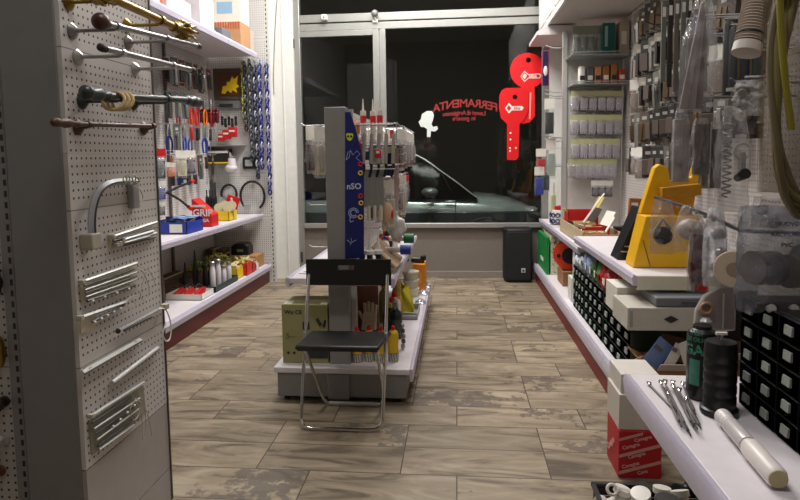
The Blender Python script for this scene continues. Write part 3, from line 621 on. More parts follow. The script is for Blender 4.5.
# ---------------- curtain hardware on the near column ----------------
XP = -1.19
def on_panel(px, py, off=.012): return W(px, py, X=XP+off)
def rod(name, label, cat, y0, y1, x, z0, z1, r, m, fin0=None, fin1=None, fm=None, brk=(), bm_=None, rings=()):
    t = thing(name, label, cat, (x, (y0+y1)/2, min(z0, z1)))
    P0, P1 = Vector((x, y0, z0)), Vector((x, y1, z1)); d = (P1-P0)
    fin(MB().tube([P0, P1], r, 14), 'pole', m, t)
    for P, k, s in ((P0, fin0, -1), (P1, fin1, 1)):
        if not k: continue
        a = (0, s, 0)
        if k == 'ball': mb = MB().ball(P+Vector((0, s*.022, 0)), .026, 0, 18, 12).lathe([(r*1.5, -.01), (r*1.5, .004)], P, a, 14)
        elif k == 'cap': mb = MB().lathe([(r*1.25, -.012), (r*1.35, 0), (r*1.25, .014), (r*.9, .018)], P, a, 16)
        elif k == 'urn': mb = MB().lathe([(r*1.1, 0), (r*1.5, .01), (r*.9, .022), (r*1.6, .045), (r*1.9, .065), (r*1.3, .085), (r*1.7, .1), (r*1.6, .115), (r*.4, .125)], P, a, 18)
        else:
            mb = MB().lathe([(r*1.1, -.05), (r*1.5, -.045), (r*1.2, -.03), (r*1.9, -.01), (r*1.3, .005), (r*2.2, .03), (r*1.6, .07), (r*.9, .10), (r*.3, .115)], P, a, 16)
            for q in range(9):
                g = 2*math.pi*q/9; e = Vector((math.cos(g), 0, math.sin(g)))
                mb.tube(smooth([P+e*r*.8, P+e*r*2.4+Vector((0, s*.02, 0)), P+e*r*1.9+Vector((0, s*.06, 0)), P+e*r*2.9+Vector((0, s*.09, 0))], 4), [.007]*5+[.008]*5+[.004]*3, 6)
        fin(mb, 'finial', fm or m, t, sharp=60)
    for yb_ in brk:
        zz = z0+(z1-z0)*(yb_-y0)/(y1-y0)
        mb = MB().lathe([(.024, 0), (.026, .004), (.018, .012), (.009, .02)], (XP, yb_, zz-r), (1, 0, 0), 18).tube([(XP+.01, yb_, zz-r), (x-.01, yb_, zz-r), (x, yb_, zz-r*.6)], .006, 8)
        mb.lathe([(r*1.35, -.009), (r*1.35, .009)], (x, yb_, zz), (0, 1, 0), 14); fin(mb, 'bracket', bm_ or m, t)
    for yr in rings:
        zz = z0+(z1-z0)*(yr-y0)/(y1-y0)
        fin(MB().tube(arc((x, yr, zz-.014), .030, 0, 2*math.pi*.999, 22, (1, .3, 0), (0, .35, .94)), .0055, 8), 'curtain_ring', mat((206, 178, 128), .45), t)
    return t
NICK = mat((150, 150, 150), .3, .9)
a = W(101, 20, X=-1.04); b = W(198, 46, X=-1.04)
rod('curtain_rod', 'steel curtain rod with a dark wooden ball end, upper of two', 'curtain rod', a.y+.02, b.y, -1.04, a.z-.005, b.z, .0095, NICK, 'ball', 'cap', mat((70, 34, 26), .4), (1.80, 2.12), NICK)
a = W(103, 48, X=-1.04); b = W(192, 70, X=-1.04)
rod('curtain_rod', 'steel curtain rod with a flat black end cap, lower of two', 'curtain rod', a.y, b.y, -1.04, a.z, b.z, .0095, NICK, 'cap', 'cap', DARK, (1.82, 2.16), STEEL)
a = W(78, 2, X=-1.08); b = W(185, 22, X=-1.02)
rod('curtain_rod', 'thick gilded curtain rod with leafy carved ends at the top', 'curtain rod', 1.78, 2.26, -1.06, 1.905, 1.905, .014, GOLD, 'leaf', 'leaf', GOLD, (1.79, 2.12), GOLD)
a = W(108, 96, X=-1.06); b = W(186, 103, X=-1.06)
GRW = mat((44, 56, 52), .35)
rod('curtain_rod', 'dark green grey curtain rod with pale wooden rings and turned ends', 'curtain rod', a.y, b.y, -1.06, a.z, b.z+.012, .0125, GRW, 'urn', 'urn', GRW, (1.83, 2.14), GRW, rings=(a.y+.03, a.y+.055, a.y+.08))
a = W(66, 123, X=-1.15); b = W(150, 126, X=-1.15)
rod('curtain_rod', 'thin brown wooden rod with small knob end close to the panel', 'curtain rod', a.y+.06, b.y, -1.15, a.z, b.z, .008, mat((84, 54, 38), .45), 'urn', None, mat((84, 54, 38), .45), (1.80, 2.2), mat((84, 54, 38), .45))
# bent track sample
PV = mat((198, 194, 184), .4); ALU = mat((176, 178, 178), .35, .7); YC = mat((176, 172, 152), .6)
pts = [W(x, y, X=-1.165) for x, y in ((92, 240), (91, 222), (93, 205), (99, 191), (110, 183.5), (125, 181.5), (136, 181.5))]
t = thing('bent_curtain_track', 'white curved curtain track sample bent like an arch on the column', 'curtain track', tuple(W(113, 245, X=-1.17)))
m = MB(); sp = smooth(pts, 5)
m.tube([p+Vector((0, 0, 0)) for p in sp], .012, 4); fin(m, 'track', mat((170, 172, 176), .35), t)
fin(MB().tube([p+Vector((.014, 0, 0)) for p in sp], .003, 5), 'track_groove', mat((66, 68, 70), .4), t)
p = W(91, 240, X=-1.165); fin(MB().box(-1.19, -1.145, p.y-.024, p.y+.028, p.z-.03, p.z+.022), 'end_block', YC, t, bevel=.005)
p = W(134, 192, X=-1.17); fin(MB().box(-1.19, -1.165, p.y-.012, p.y+.03, p.z-.06, p.z+.04), 'bracket', ALU, t, bevel=.004)
for k in range(5):
    p = W(125+k*3, 179+rnd.uniform(-1, 3), X=-1.15); fin(MB().tube(arc(p, .012, 0, 6.2, 10, (0, 1, 0), (0, 0, 1)), .0025, 5), 'glider', YC, t)
m = MB().tube(smooth([W(132, 186, X=-1.15), W(140, 190, X=-1.15), W(143, 198, X=-1.155), W(141, 203, X=-1.15)], 4), .0018, 5); fin(m, 'cord', YC, t)
# bundles of track samples on cards
def sample(name, label, corners, bars, card=CREAM, cords=(), ends=True, bar_m=None, clips=0):
    """flat card with bars; corners and bars are pixels on the panel"""
    c = [W(x, y, X=XP+.004) for x, y in corners]; t = thing(name, label, 'curtain track', (XP+.004, sum(p.y for p in c)/4, min(p.z for p in c)))
    fin(MB().add([(XP, p.y, p.z) for p in c]+[(XP+.005, p.y, p.z) for p in c], [(0, 1, 2, 3), (4, 5, 6, 7), (0, 4, 5, 1), (1, 5, 6, 2), (2, 6, 7, 3), (3, 7, 4, 0)]), 'backing_card', card, t)
    for i, (x0, y0, x1, y1, r, mm) in enumerate(bars):
        a, b = W(x0, y0, X=XP+.016), W(x1, y1, X=XP+.016)
        o = fin(MB().tube([a, b], r, 4), 'track_bar', mm, t, bevel=.001)
        if ends and r > .005: fin(MB().obox(a, (.02, .016, r*2.4)), 'end_cap', YC, o, bevel=.002)
    for k in range(clips):
        f_ = (k+.5)/clips; x0, y0, x1, y1 = bars[-1][:4]; p = W(x0+(x1-x0)*f_, y0+(y1-y0)*f_+2, X=XP+.03)
        fin(MB().ball(p, (.004, .006, .005), 0, 8, 6), 'glider', PAPER, t)
    for cd_ in cords: fin(MB().tube(smooth([W(x, y, X=XP+.03) for x, y in cd_], 5), .0016, 5), 'cord', mat((186, 180, 160), .7), t)
    return t
D5 = mat((48, 48, 48), .4); L5 = mat((188, 190, 190), .35, .3)
sample('track_sample_board', 'stack of stepped white and black curtain tracks on a short board', ((109, 234), (156, 221), (156, 238), (109, 249)),
       [(112, 237, 157, 222, .006, L5), (113, 241, 157, 227, .004, D5), (116, 245, 156, 233, .006, L5), (121, 246, 156, 237, .004, D5), (122, 240, 153, 231, .008, L5), (119, 244, 149, 236, .008, L5)])
sample('track_sample_board', 'cream card with many thin track bars and long looping cords', ((80, 283), (136, 262), (138, 284), (82, 305)),
       [(82, 282, 137, 263, .006, L5), (84, 286, 137, 268, .0035, D5), (85, 290, 137, 272, .0035, L5), (85, 293, 137, 276, .0035, D5), (86, 297, 137, 279, .0035, L5), (87, 301, 135, 285, .005, D5)],
       cords=(((134, 268), (143, 272), (149, 288), (147, 300), (141, 298), (142, 286), (146, 272)), ((138, 266), (150, 272), (155, 284), (151, 290))), clips=4)
sample('track_sample_board', 'single white track with clip ends and a black slotted rod', ((80, 318), (95, 313), (96, 330), (81, 333)),
       [(80, 318, 126, 302, .007, L5), (92, 322, 124, 305, .005, D5)], cords=(((126, 303), (130, 299), (136, 304), (132, 309), (127, 306)), ((124, 302), (132, 296), (138, 296)),), clips=5)
t = thing('cord_track', 'narrow white cord track with a long hanging pull cord', 'curtain track', tuple(W(140, 330, X=XP+.02)))
a, b = W(118, 331, X=XP+.018), W(163, 307, X=XP+.018)
fin(MB().tube([a, b], .006, 6), 'track', L5, t); fin(MB().tube([W(124, 331, X=XP+.022), W(152, 317, X=XP+.022)], .0035, 6), 'groove', D5, t); fin(MB().ball(a, (.01, .006, .01), 0, 10, 8), 'end_cap', D5, t)
fin(MB().tube(smooth([W(x, y, X=XP+.03) for x, y in ((158, 309), (166, 310), (171, 325), (170, 338), (166, 341), (163, 334), (166, 322))], 6), .0028, 6), 'pull_cord', PAPER, t)
fin(MB().box(-1.18, -1.155, b.y-.01, b.y+.02, b.z-.01, b.z+.012), 'pulley', YC, t, bevel=.003)
for pp, lb in (((82, 373, 140, 340), 'slim white flat track strip, the upper of two plain ones'), ((112, 383, 158, 348), 'round ended white track strip, the lower of two plain ones')):
    a, b = W(pp[0], pp[1], X=XP+.014), W(pp[2], pp[3], X=XP+.014); t = thing('track_strip', lb, 'curtain track', tuple(a))
    fin(MB().tube([a, b], .009, 4 if pp[0] < 100 else 10), 'strip', mat((196, 196, 192), .4), t); fin(MB().tube([a+Vector((.008, 0, -.005)), b+Vector((.008, 0, -.005))], .002, 4), 'groove', DARK, t)
    for q in (a+(b-a)*.1, a+(b-a)*.9): fin(MB().box(XP, XP+.02, q.y-.006, q.y+.006, q.z-.012, q.z+.006), 'clip', STEEL, t)
sample('track_sample_board', 'lowest card of crossed track bars with tangled thin cords', ((89, 420), (143, 385), (146, 412), (92, 455)),
       [(91, 416, 144, 382, .006, L5), (92, 423, 132, 396, .004, D5), (94, 429, 140, 398, .004, L5), (95, 434, 140, 403, .004, D5), (97, 440, 140, 408, .004, L5), (98, 446, 136, 418, .004, D5), (99, 450, 134, 425, .005, L5), (110, 428, 138, 400, .003, D5)],
       card=mat((150, 146, 130), .6), cords=(((138, 392), (144, 405), (146, 425), (143, 440), (142, 420), (138, 400)), ((136, 398), (146, 410), (150, 425), (152, 436)), ((132, 396), (140, 410), (134, 420), (130, 410), (136, 398))), clips=4)
for k, (x, y, s) in enumerate(((72, 186, 'RIVOLUX'), (96, 255, 'CADOS'), (100, 337, 'SATIN 20'))):
    pass

# door knobs on the left edge panel
def knob(px, py, kind, lb, m):
    p = W(px, py, Y=1.745); t = thing('doorknob_sample' if kind != 'lever' else 'lever_sample', lb, 'door knob' if kind != 'lever' else 'door handle', (p.x, 1.745, p.z-.03))
    fin(MB().lathe([(.018, 0), (.018, .008), (.01, .012)], (p.x, 1.745, p.z), (0, -1, 0), 18), 'rose', m, t)
    if kind == 'knob': fin(MB().lathe([(.008, .01), (.008, .02), (.02, .028), (.0235, .04), (.018, .052), (.006, .056)], (p.x, 1.745, p.z), (0, -1, 0), 20), 'knob', m, t)
    elif kind == 'plate': fin(MB().prism([(p.x-.03, p.z-.045), (p.x+.008, p.z-.045), (p.x+.016, p.z-.02), (p.x+.016, p.z+.03), (p.x+.006, p.z+.055), (p.x-.03, p.z+.055)], 1.72, 1.742), 'plate', m, t, bevel=.005)
    else: fin(MB().tube(smooth([(p.x, 1.73, p.z), (p.x, 1.70, p.z), (p.x-.02, 1.695, p.z-.006), (p.x-.06, 1.69, p.z-.012)], 5), .0065, 8), 'lever', m, t)
    return t
knob(2, 352, 'plate', 'brass door plate at the left edge panel', GOLD); knob(5, 401, 'knob', 'dark bronze door knob at the left edge panel', mat((52, 38, 32), .35, .5))
knob(5, 440, 'lever', 'small steel lever handle on the left edge panel', STEEL); knob(1, 470, 'knob', 'brown wooden door knob lowest on the left edge panel', BROWN)
knob(-2, 282, 'plate', 'black door plate highest on the left edge panel', BLACK)

# ---------------- tools in the far left corner ----------------
HL = MB()
XL = -2.80
hooks_L = []
def wall_hook(parent, p, d, L=.18, r=.003):
    fin(hook_mb(MB(), p, d, L, r), 'hook', STEEL, parent)
# rows of tools on the side wall; they hang from hooks and face the room
kindsL = [screwdriver('screwdriver', 'screwdriver', RED, .26), pliers('pliers', 'pliers', RED, .24), pliers('pliers', 'pliers', BLUE, .22), screwdriver('screwdriver', 'screwdriver', DARK, .25),
          brush('paint_brush', 'brush', mat((200, 90, 30), .5), DARK, .05, .24), pliers('pliers', 'pliers', ORG_, .23), blister('hardware_card', 'card', 'card', .09, .2, .02, mat((70, 74, 72), .6), STEEL, 'bar'),
          blister('hardware_card', 'card', 'card', .08, .18, .02, mat((96, 50, 46), .6), DARK, 'hinge')]
kn = ['red handled long screwdriver', 'red handled pliers', 'blue handled pliers', 'black handled screwdriver', 'orange handled paint brush', 'orange handled pliers', 'grey carded steel tool', 'brown carded black fitting']
rowsL = [(2.36, (6, 7, 6, 7, 6, 7, 6, 7), 'top'), (2.05, (6, 6, 1, 0, 5, 1, 3, 6), 'second'), (1.75, (6, 2, 0, 3, 2, 3, 2, 7), 'third'), (1.46, (2, 4, 4, 6, 3, 7, 0, 3), 'fourth')]
for ri, (z, ks, rn) in enumerate(rowsL):
    for c in range(6):
        y = 5.42+c*.155+(ri % 2)*.03
        wall_hook(LW, (XL, y, z), (1, 0, 0), .24)
        for dpt in (.20, .12):
            k = ks[c] if dpt > .15 else ks[(c+1) % 8]
            put(kindsL[k], (XL+dpt, y, z-.019), (R(rnd.uniform(-3, 3)), 0, R(90+rnd.uniform(-14, 14))), f'{kn[k]}, {"front" if dpt > .15 else "rear"} on {ORD[c]} hook of {rn} left wall row', 'tools hanging on the far left side wall', scale=1.15)
# things on the corner panel, facing the camera; hung at Y 6.6
YF = 6.666
def fp(px, py, dy=.06): return W(px, py, Y=YF-dy)
# poster card with yellow print
t = thing('shade_card', 'framed dark card with yellow and brown print beside the chains', 'card', tuple(fp(228, 100, .02)))
def rect(px0, py0, px1, py1, y): a, b = W(px0, py1, Y=y), W(px1, py0, Y=y); return a.x, b.x, a.z, b.z
x0, x1, z0, z1 = rect(214, 68, 243, 100, 6.64); fin(MB().box(x0, x1, 6.635, 6.6665, z0, z1), 'card', mat((78, 68, 54), .6), t, bevel=.004)
x0, x1, z0, z1 = rect(218, 72, 240, 96, 6.63); ar = fin(MB().box(x0, x1, 6.630, 6.636, z0, z1), 'print', mat((84, 46, 22), .5, scale=30, noise_amt=.5), t)
cx, cz = (x0+x1)/2, (z0+z1)/2
fin(MB().prism([(cx-.09, cz-.10), (cx-.07, cz-.02), (cx-.03, cz-.02), (cx-.02, cz+.03), (cx+.01, cz+.02), (cx+.04, cz+.09), (cx+.06, cz+.05), (cx+.11, cz+.09), (cx+.09, cz+.0), (cx+.12, cz-.03), (cx+.08, cz-.05), (cx+.09, cz-.10), (cx+.04, cz-.07), (cx+.02, cz-.1), (cx-.02, cz-.07), (cx-.05, cz-.11)], 6.627, 6.631), 'yellow_figure', YEL, ar)
t = thing('steel_bracket', 'grey steel bracket plate under the dark yellow card', 'bracket', tuple(fp(229, 109, .02))); x0, x1, z0, z1 = rect(216, 101, 242, 109, 6.65); fin(MB().box(x0, x1, 6.63, 6.6665, z0, z1), 'plate', GREY, t, bevel=.004); fin(MB().box(x0+.05, x1-.1, 6.622, 6.63, z0+.02, z1-.03), 'lettered_tag', DARK, t)
# chains
def chain(px, y0p, y1p, m, lb, r=.024):
    a, b = fp(px, y0p, .05), fp(px+1, y1p, .05); t = thing('hanging_chain', lb, 'chain', (a.x, a.y, b.z), 'chains on the corner panel'); L = a.z-b.z; mb = MB(); n = int(L/(r*1.9))
    strand = []
    for k in range(n):
        z = a.z-(k+.5)*L/n; u = (1, 0, 0) if k % 2 else (.35, .94, 0)
        mb.tube(arc((a.x+.004*math.sin(k), a.y, z), r*.72, 0, 2*math.pi*.95, 7, u, (0, 0, 1.9)), r*.42, 4, m=0 if k % 4 else 1, closed=True)
    fin(mb, 'links', [m, mat((150, 152, 176), .4) if 'blue' in lb else mat((84, 86, 90), .4)], t); fin(hook_mb(MB(), (a.x, YF, a.z+.012), (0, -1, 0), .11), 'hook', STEEL, t)
    return t
chain(241.5, 62, 118, mat((206, 214, 40), .5), 'thin yellow chain, leftmost of the hanging chains', .012)
chain(244, 62, 130, mat((30, 34, 30), .5), 'black chain beside the yellow one'); chain(249, 60, 160, mat((60, 66, 72), .5), 'grey chain with a yellow end between black chains')
chain(254, 62, 178, mat((30, 36, 60), .5), 'very dark blue chain left of the bright blue ones'); chain(259, 60, 168, mat((24, 28, 120), .5), 'bright blue chain, the shorter of two'); chain(266, 60, 194, mat((24, 28, 116), .5), 'bright blue chain hanging lowest at the upright')
# maroon and black handled screwdriver sets on racks
sm_ = screwdriver('screwdriver', 'x', mat((96, 14, 30), .35), .27, .02); n = 0
for r0 in range(2):
    for c in range(6):
        p = fp(199+c*3.6, 109+r0*3, .42+.05*r0); put(sm_, tuple(p), (0, 0, 0), f'maroon handled screwdriver, {ORD[c]} from the left in the {"rear" if r0 else "front"} rack row', 'maroon screwdrivers in a rack')
for c in range(3): a = fp(200.5+c*8, 108, .45); wall_hook(RP, (a.x, YF, a.z+.012), (0, -1, 0), .50)
sb_ = screwdriver('screwdriver', 'x', BLACK, .24, .018)
for c in range(5): put(sb_, tuple(fp(222+c*3.4, 116+(c % 2)*2, .08)), FZ, f'black handled small screwdriver, {ORD[c]} from the left above the red boxes', 'small black screwdrivers')
wall_hook(RP, tuple(fp(228, 114, 0)), (0, -1, 0), .12)
for i, (x, y, s) in enumerate(((221.5, 141, .08), (227, 139, .1), (233, 137, .11))):
    p = fp(x, y, .1); t = thing('red_packet', f'small red packet, {["left", "middle", "right"][i]} one of three above the wire shelf', 'packet', tuple(p)); fin(MB().box(p.x-s*.42, p.x+s*.42, p.y-.03, p.y+.03, p.z, p.z+s), 'box_body', RED, t, bevel=.006); fin(MB().box(p.x-s*.3, p.x+s*.3, p.y-.032, p.y-.03, p.z+s*.5, p.z+s*.7), 'label_panel', PAPER, t)
# wire shelf
t = thing('wire_shelf', 'thin steel ledge under the screwdrivers on the corner panel', 'shelf', tuple(fp(215, 148, .07))); x0, x1, z0, z1 = rect(186, 145, 244, 147, 6.6); fin(MB().box(x0, x1, 6.5, YF, z0, z1), 'ledge', STEEL, t, bevel=.003)
# black rack with bits
t = thing('tool_rack', 'black rack with yellow dots holding screwdriver blades', 'rack', tuple(fp(213, 165, .06))); x0, x1, z0, z1 = rect(208.5, 149, 229, 164, 6.56); fin(MB().box(x0, x1, 6.53, YF, z0, z1), 'rack_body', mat((26, 27, 20), .5), t, bevel=.006)
m = MB()
for c in range(9):
    x = x0+(c+.5)*(x1-x0)/9; fin(MB().box(x-.012, x+.012, 6.522, 6.53, z1-.045, z1-.02), 'size_tag', PAPER, t); fin(MB().box(x-.012, x+.012, 6.522, 6.53, z0+.004, z0+.02), 'size_dot', YEL, t)
    fin(MB().tube([(x, 6.57, z0), (x, 6.57, z0-.13-.04*(c % 3))], .006, 6), 'blade', STEEL, t)
for i, (px, c_, y0p, y1p) in enumerate(((203, YEL, 180, 204), (207.5, YEL, 178, 206), (211, mat((60, 60, 58), .5), 180, 200), (214, mat((60, 60, 58), .5), 182, 196))):
    p = fp(px, y0p, .08); h = p.z-fp(px, y1p, .08).z; t = thing('folding_rule' if i < 2 else 'file_tool', ['yellow ruler hanging left of another', 'yellow ruler hanging right of another', 'dark grey file hanging beside the rulers', 'short dark grey file nearest the cables'][i], 'tool', (p.x, p.y, p.z-h))
    fin(MB().box(p.x-.02, p.x+.02, p.y-.006, p.y+.006, p.z-h, p.z), 'blade', c_, t, bevel=.003); fin(hook_mb(MB(), (p.x, YF, p.z-.012), (0, -1, 0), .1), 'hook', STEEL, t)
# white dome adapters
t = thing('plastic_fitting', 'white rounded plastic fitting beside the black rack', 'fitting', tuple(fp(229, 173, .1))); p = fp(231, 168, .1)
fin(MB().ball(p, (.07, .06, .05), 0, 16, 10).lathe([(.05, 0), (.045, .09)], p+Vector((.01, 0, .02)), (0, 0, 1), 16), 'dome', WHITE, t); p = fp(231, 157, .1); fin(MB().tube([p, p+Vector((-.06, .04, .09))], .02, 8).box(p.x-.07, p.x+.0, p.y, 6.6665, p.z-.01, p.z+.01), 'bracket', WHITE, t)
# square black frame
t = thing('square_outlet_frame', 'small square black frame with pale centre on the panel', 'frame', tuple(fp(249, 170, .03))); x0, x1, z0, z1 = rect(243, 157, 255, 169, 6.64); fin(MB().box(x0, x1, 6.63, YF, z0, z1), 'frame', BLACK, t, bevel=.012); fin(MB().box(x0+.03, x1-.03, 6.622, 6.63, z0+.03, z1-.03), 'centre_plate', mat((150, 158, 154), .5), t, bevel=.006)
# cable loops
def loop(px, py, rp, lb, gauge=False):
    p = fp(px, py, .05); r = rp*6.6/600; t = thing('coiled_hose', lb, 'hose', (p.x, p.y, p.z-r)); fin(MB().tube(arc(p, r, R(250), R(-55), 26, (.85, 0, 0), (0, 0, 1)), .014, 8), 'hose', BLACK, t); e = p+Vector((-.03*1.4, -.02, -r*.75)); fin(MB().lathe([(.035, 0), (.035, .035)], e+Vector((-.01, 0, 0)), (0, -1, 0), 16).tube([e, e+Vector((-.05, 0, .04))], .016, 8), 'fitting', STEEL, t)
    fin(hook_mb(MB(), (p.x, YF, p.z+r-.016), (0, -1, 0), .08), 'hook', STEEL, t)
    if gauge: fin(MB().tube([p+Vector((0, .01, .01)), p+Vector((0, -.02, .01))], .05, 18), 'gauge', mat((170, 170, 168), .4), t)
loop(229, 194, 9.5, 'black hose loop with round gauge, left of the two loops', True); loop(252.5, 196, 15, 'larger black hose loop with chrome fitting near the upright')
# hacksaw frame / long arm tool above the middle shelf
def arm(pts, lb):
    P = [W(x, y, X=-2.45) for x, y in pts]; t = thing('long_tool', lb, 'tool', tuple(P[0])); fin(MB().tube(P, .011, 8), 'bar', BLACK, t); q = P[-1]; d = (P[-1]-P[-2]).normalized(); fin(MB().tube([q-d*.06, q], .018, 10), 'grip', RED, t)
    fin(MB().tube([P[0], Vector((XL, P[0].y, P[0].z))], .005, 6), 'hook', STEEL, t)
arm([(166, 193), (176, 188), (193, 181)], 'black bar tool with a red tipped grip pointing up'); arm([(168, 193), (180, 200), (191, 209)], 'black bar tool slanting down behind the blue box')
# hung blue and red packs near the panel edge
for i, (px, py, w_, h_, c_, lb) in enumerate(((158, 148, .10, .26, mat((60, 68, 74), .5), 'dark pack of long blades with a red header'), (159, 180, .09, .16, BLUE, 'blue hanging packet under the dark blade pack'), (160, 200, .07, .12, mat((70, 70, 72), .5), 'small grey metal packet under the blue one'),
        (170, 162, .07, .12, ORG_, 'orange topped clear packet right of the dark blade pack'), (181, 150, .08, .24, mat((200, 190, 150), .5), 'clear packet with cream and yellow pliers'), (190, 150, .08, .22, mat((60, 50, 80), .5), 'purple grey packet right of the cream one'))):
    p = W(px, py, X=-2.5); pk = packet('hanging_packet', lb, 'packet', w_*1.2, h_, .05, RED if i == 0 else PAPER, c_); pk.location = p-Vector((0, 0, .014)); pk.rotation_euler = (0, 0, R(38)); wall_hook(LW, (XL, p.y, p.z-.004), (1, 0, 0), .36)

# ---- on the middle left shelf (top at .785) ----
zs = .7865
def on(px, py, z): return W(px, py, Z=z)
p = on(180, 240, zs)
t = thing('open_blue_box', 'open blue cardboard tray with a white label on the left shelf', 'box', (p.x, p.y, zs))
t.location = (-2.42, 4.95, zs); ORG[t.name] = Vector((0, 0, 0))
fin(MB().box(-.17, .17, -.16, -.155, 0, .1).box(-.17, .17, .155, .16, 0, .12).box(-.17, -.165, -.16, .16, 0, .1).box(.165, .17, -.16, .16, 0, .1).box(-.17, .17, -.16, .16, 0, .004), 'tray', BLUE, t); fin(MB().box(.02, .13, -.163, -.16, .015, .085), 'label_panel', PAPER, t)
m = MB()
for k in range(16): m.obox((rnd.uniform(-.14, .14), rnd.uniform(-.13, .13), .07+rnd.uniform(0, .05)), (.09, .02, .02), (rnd.uniform(-.5, .5), rnd.uniform(-.5, .5), rnd.uniform(0, 3)))
o = fin(m, 'small_black_parts', mat((40, 46, 44), .5), t, bevel=.003); o['kind'] = 'stuff'
m = MB()
for k in range(5): m.obox((rnd.uniform(0, .14), rnd.uniform(-.1, .1), .115+.004*k), (.11, .07, .004), (0, 0, rnd.uniform(0, 3)))
o = fin(m, 'loose_cards', mat((150, 180, 230), .5), t)
# red display with slanted side
q = on(208, 227, zs); t = thing('red_display_box', 'red slant sided display box with white letters on the left shelf', 'box', (q.x, q.y, zs))
Y0 = q.y; x0, x1 = W(192.5, 226, Y=Y0).x, W(212, 226, Y=Y0).x; zt = W(193, 200, Y=Y0).z; zm = W(212, 215, Y=Y0).z
fin(MB().prism([(x0, zs), (x1, zs), (x1, zm), (x0+.12*(x1-x0), zt), (x0, zt+.01)], Y0, Y0+.16), 'box_body', mat((198, 18, 22), .5), t, bevel=.003)
tx = text_mb('GRIP', .065, 0, bold=True); tx.xf(Matrix.Translation(((x0+x1)/2+.01, Y0-.003, zs+.13))); fin(tx, 'lettering', PAPER, t)
tx = text_mb('MEGA', .03, 0, bold=True); tx.xf(Matrix.Translation(((x0+x1)/2+.01, Y0-.003, zs+.06))); fin(tx, 'small_lettering', PAPER, t)
fin(MB().box(x0+.002, x0+(x1-x0)*.7, Y0-.003, Y0, zs+.185, zs+.205), 'white_stripe', PAPER, t)
# bits standing behind, yellow tray
for k in range(4): q = on(199+k*3+4, 219, zs); bottle('black_nozzle', f'slim black nozzle behind the red display box, {ORD[k]} from the left', 'nozzle', (q.x, q.y+.12, zs), .30, .016, BLACK, BLACK, group='black nozzles behind the red display')
x0, x1, z0, z1 = rect(212.5, 217, 229, 222, 5.85); t = thing('yellow_tray', 'yellow carton tray holding clear packed rolls on the left shelf', 'tray', ((x0+x1)/2, 5.95, zs)); z1 = zs+.1
fin(MB().box(x0, x1, 5.85, 5.856, zs, z1).box(x0, x1, 6.06, 6.066, zs, z1).box(x0, x0+.006, 5.85, 6.06, zs, z1).box(x1-.006, x1, 5.85, 6.06, zs, z1).box(x0, x1, 5.85, 6.06, zs, zs+.005), 'tray', YEL, t)
for k in range(4): c = Vector((x0+.05+k*.045-(.02 if k > 2 else 0), 5.92+.04*(k % 2), z1+.02+.02*(k % 2))); tt = thing('packed_roll', f'clear wrapped roll in the yellow tray, {ORD[k]} from the left', 'roll', tuple(c), 'rolls in the yellow tray'); fin(MB().lathe([(.02, 0), (.05, 0), (.05, .04), (.02, .04)], c, (.3, -1, .35), 16), 'roll', mat((176, 166, 130), .4), tt)
p = on(236, 214, zs); t = thing('shelf_talker', 'red tilted tag with a white mark above the yellow tray', 'tag', (p.x, 5.95, .9)); q = W(232.5, 202, Y=5.95); a = R(18)
fin(MB().obox(q, (.135, .012, .125), (0, a, 0)), 'tag_board', mat((206, 16, 20), .5), t, bevel=.003); fin(MB().obox(q+Vector((0, -.008, 0)), (.02, .003, .09), (0, a-.5, 0)), 'mark', PAPER, t); fin(MB().tube([q+Vector((0, .01, -.05)), (q.x, 5.97, zs)], .004, 6), 'stem', STEEL, t)

# ---- on the left base shelf (top at .205) ----
zb = .2065
for i, (px, h, cc) in enumerate(((157, .27, mat((120, 46, 34), .4)), (160, .22, mat((150, 100, 60), .5)), (162, .30, mat((90, 66, 50), .4)), (154, .2, mat((150, 40, 40), .4)))):
    q = on(px, 312-i*4, zb); bottle('glue_bottle', ['dark red bottle on the left base shelf', 'tan bottle beside the dark red one on the base shelf', 'tall brown bottle at the edge of the display column', 'short red bottle behind the tan one'][i], 'bottle', tuple(q), h, .028, cc, mat((160, 120, 60), .5))
# staplers: red lifting clamps lying on an open carton
q = on(187, 304, zb); t = thing('open_carton', 'open white carton of red staplers on the left base shelf', 'box', (q.x-.08, q.y+.1, zb)); c = Vector((-2.345, 5.0, zb)); t.location = c; ORG[t.name] = c.copy()
fin(MB().box(c.x-.16, c.x+.16, c.y-.13, c.y-.126, zb, zb+.05).box(c.x-.16, c.x+.16, c.y+.126, c.y+.13, zb, zb+.05).box(c.x-.16, c.x-.156, c.y-.13, c.y+.13, zb, zb+.05).box(c.x+.156, c.x+.16, c.y-.13, c.y+.13, zb, zb+.05).box(c.x-.16, c.x+.16, c.y-.13, c.y+.13, zb, zb+.004), 'carton', PAPER, t)
for k in range(3):
    s = thing('stapler', f'red handled stapler lying in the open carton, {["left", "middle", "right"][k]} one', 'stapler', (c.x-.09+k*.09, c.y, zb+.03), 'staplers in the open carton'); b = Vector((c.x-.09+k*.09, c.y, zb+.02))
    fin(MB().prism([(b.y-.1, b.z), (b.y+.09, b.z), (b.y+.1, b.z+.05), (b.y+.03, b.z+.06), (b.y-.1, b.z+.03)], b.x-.014, b.x+.014, 'yz'), 'body', RED, s, bevel=.004); fin(MB().tube([b+Vector((0, .08, .05)), b+Vector((0, -.02, .10)), b+Vector((0, -.1, .085))], .009, 8), 'lever', BLACK, s)
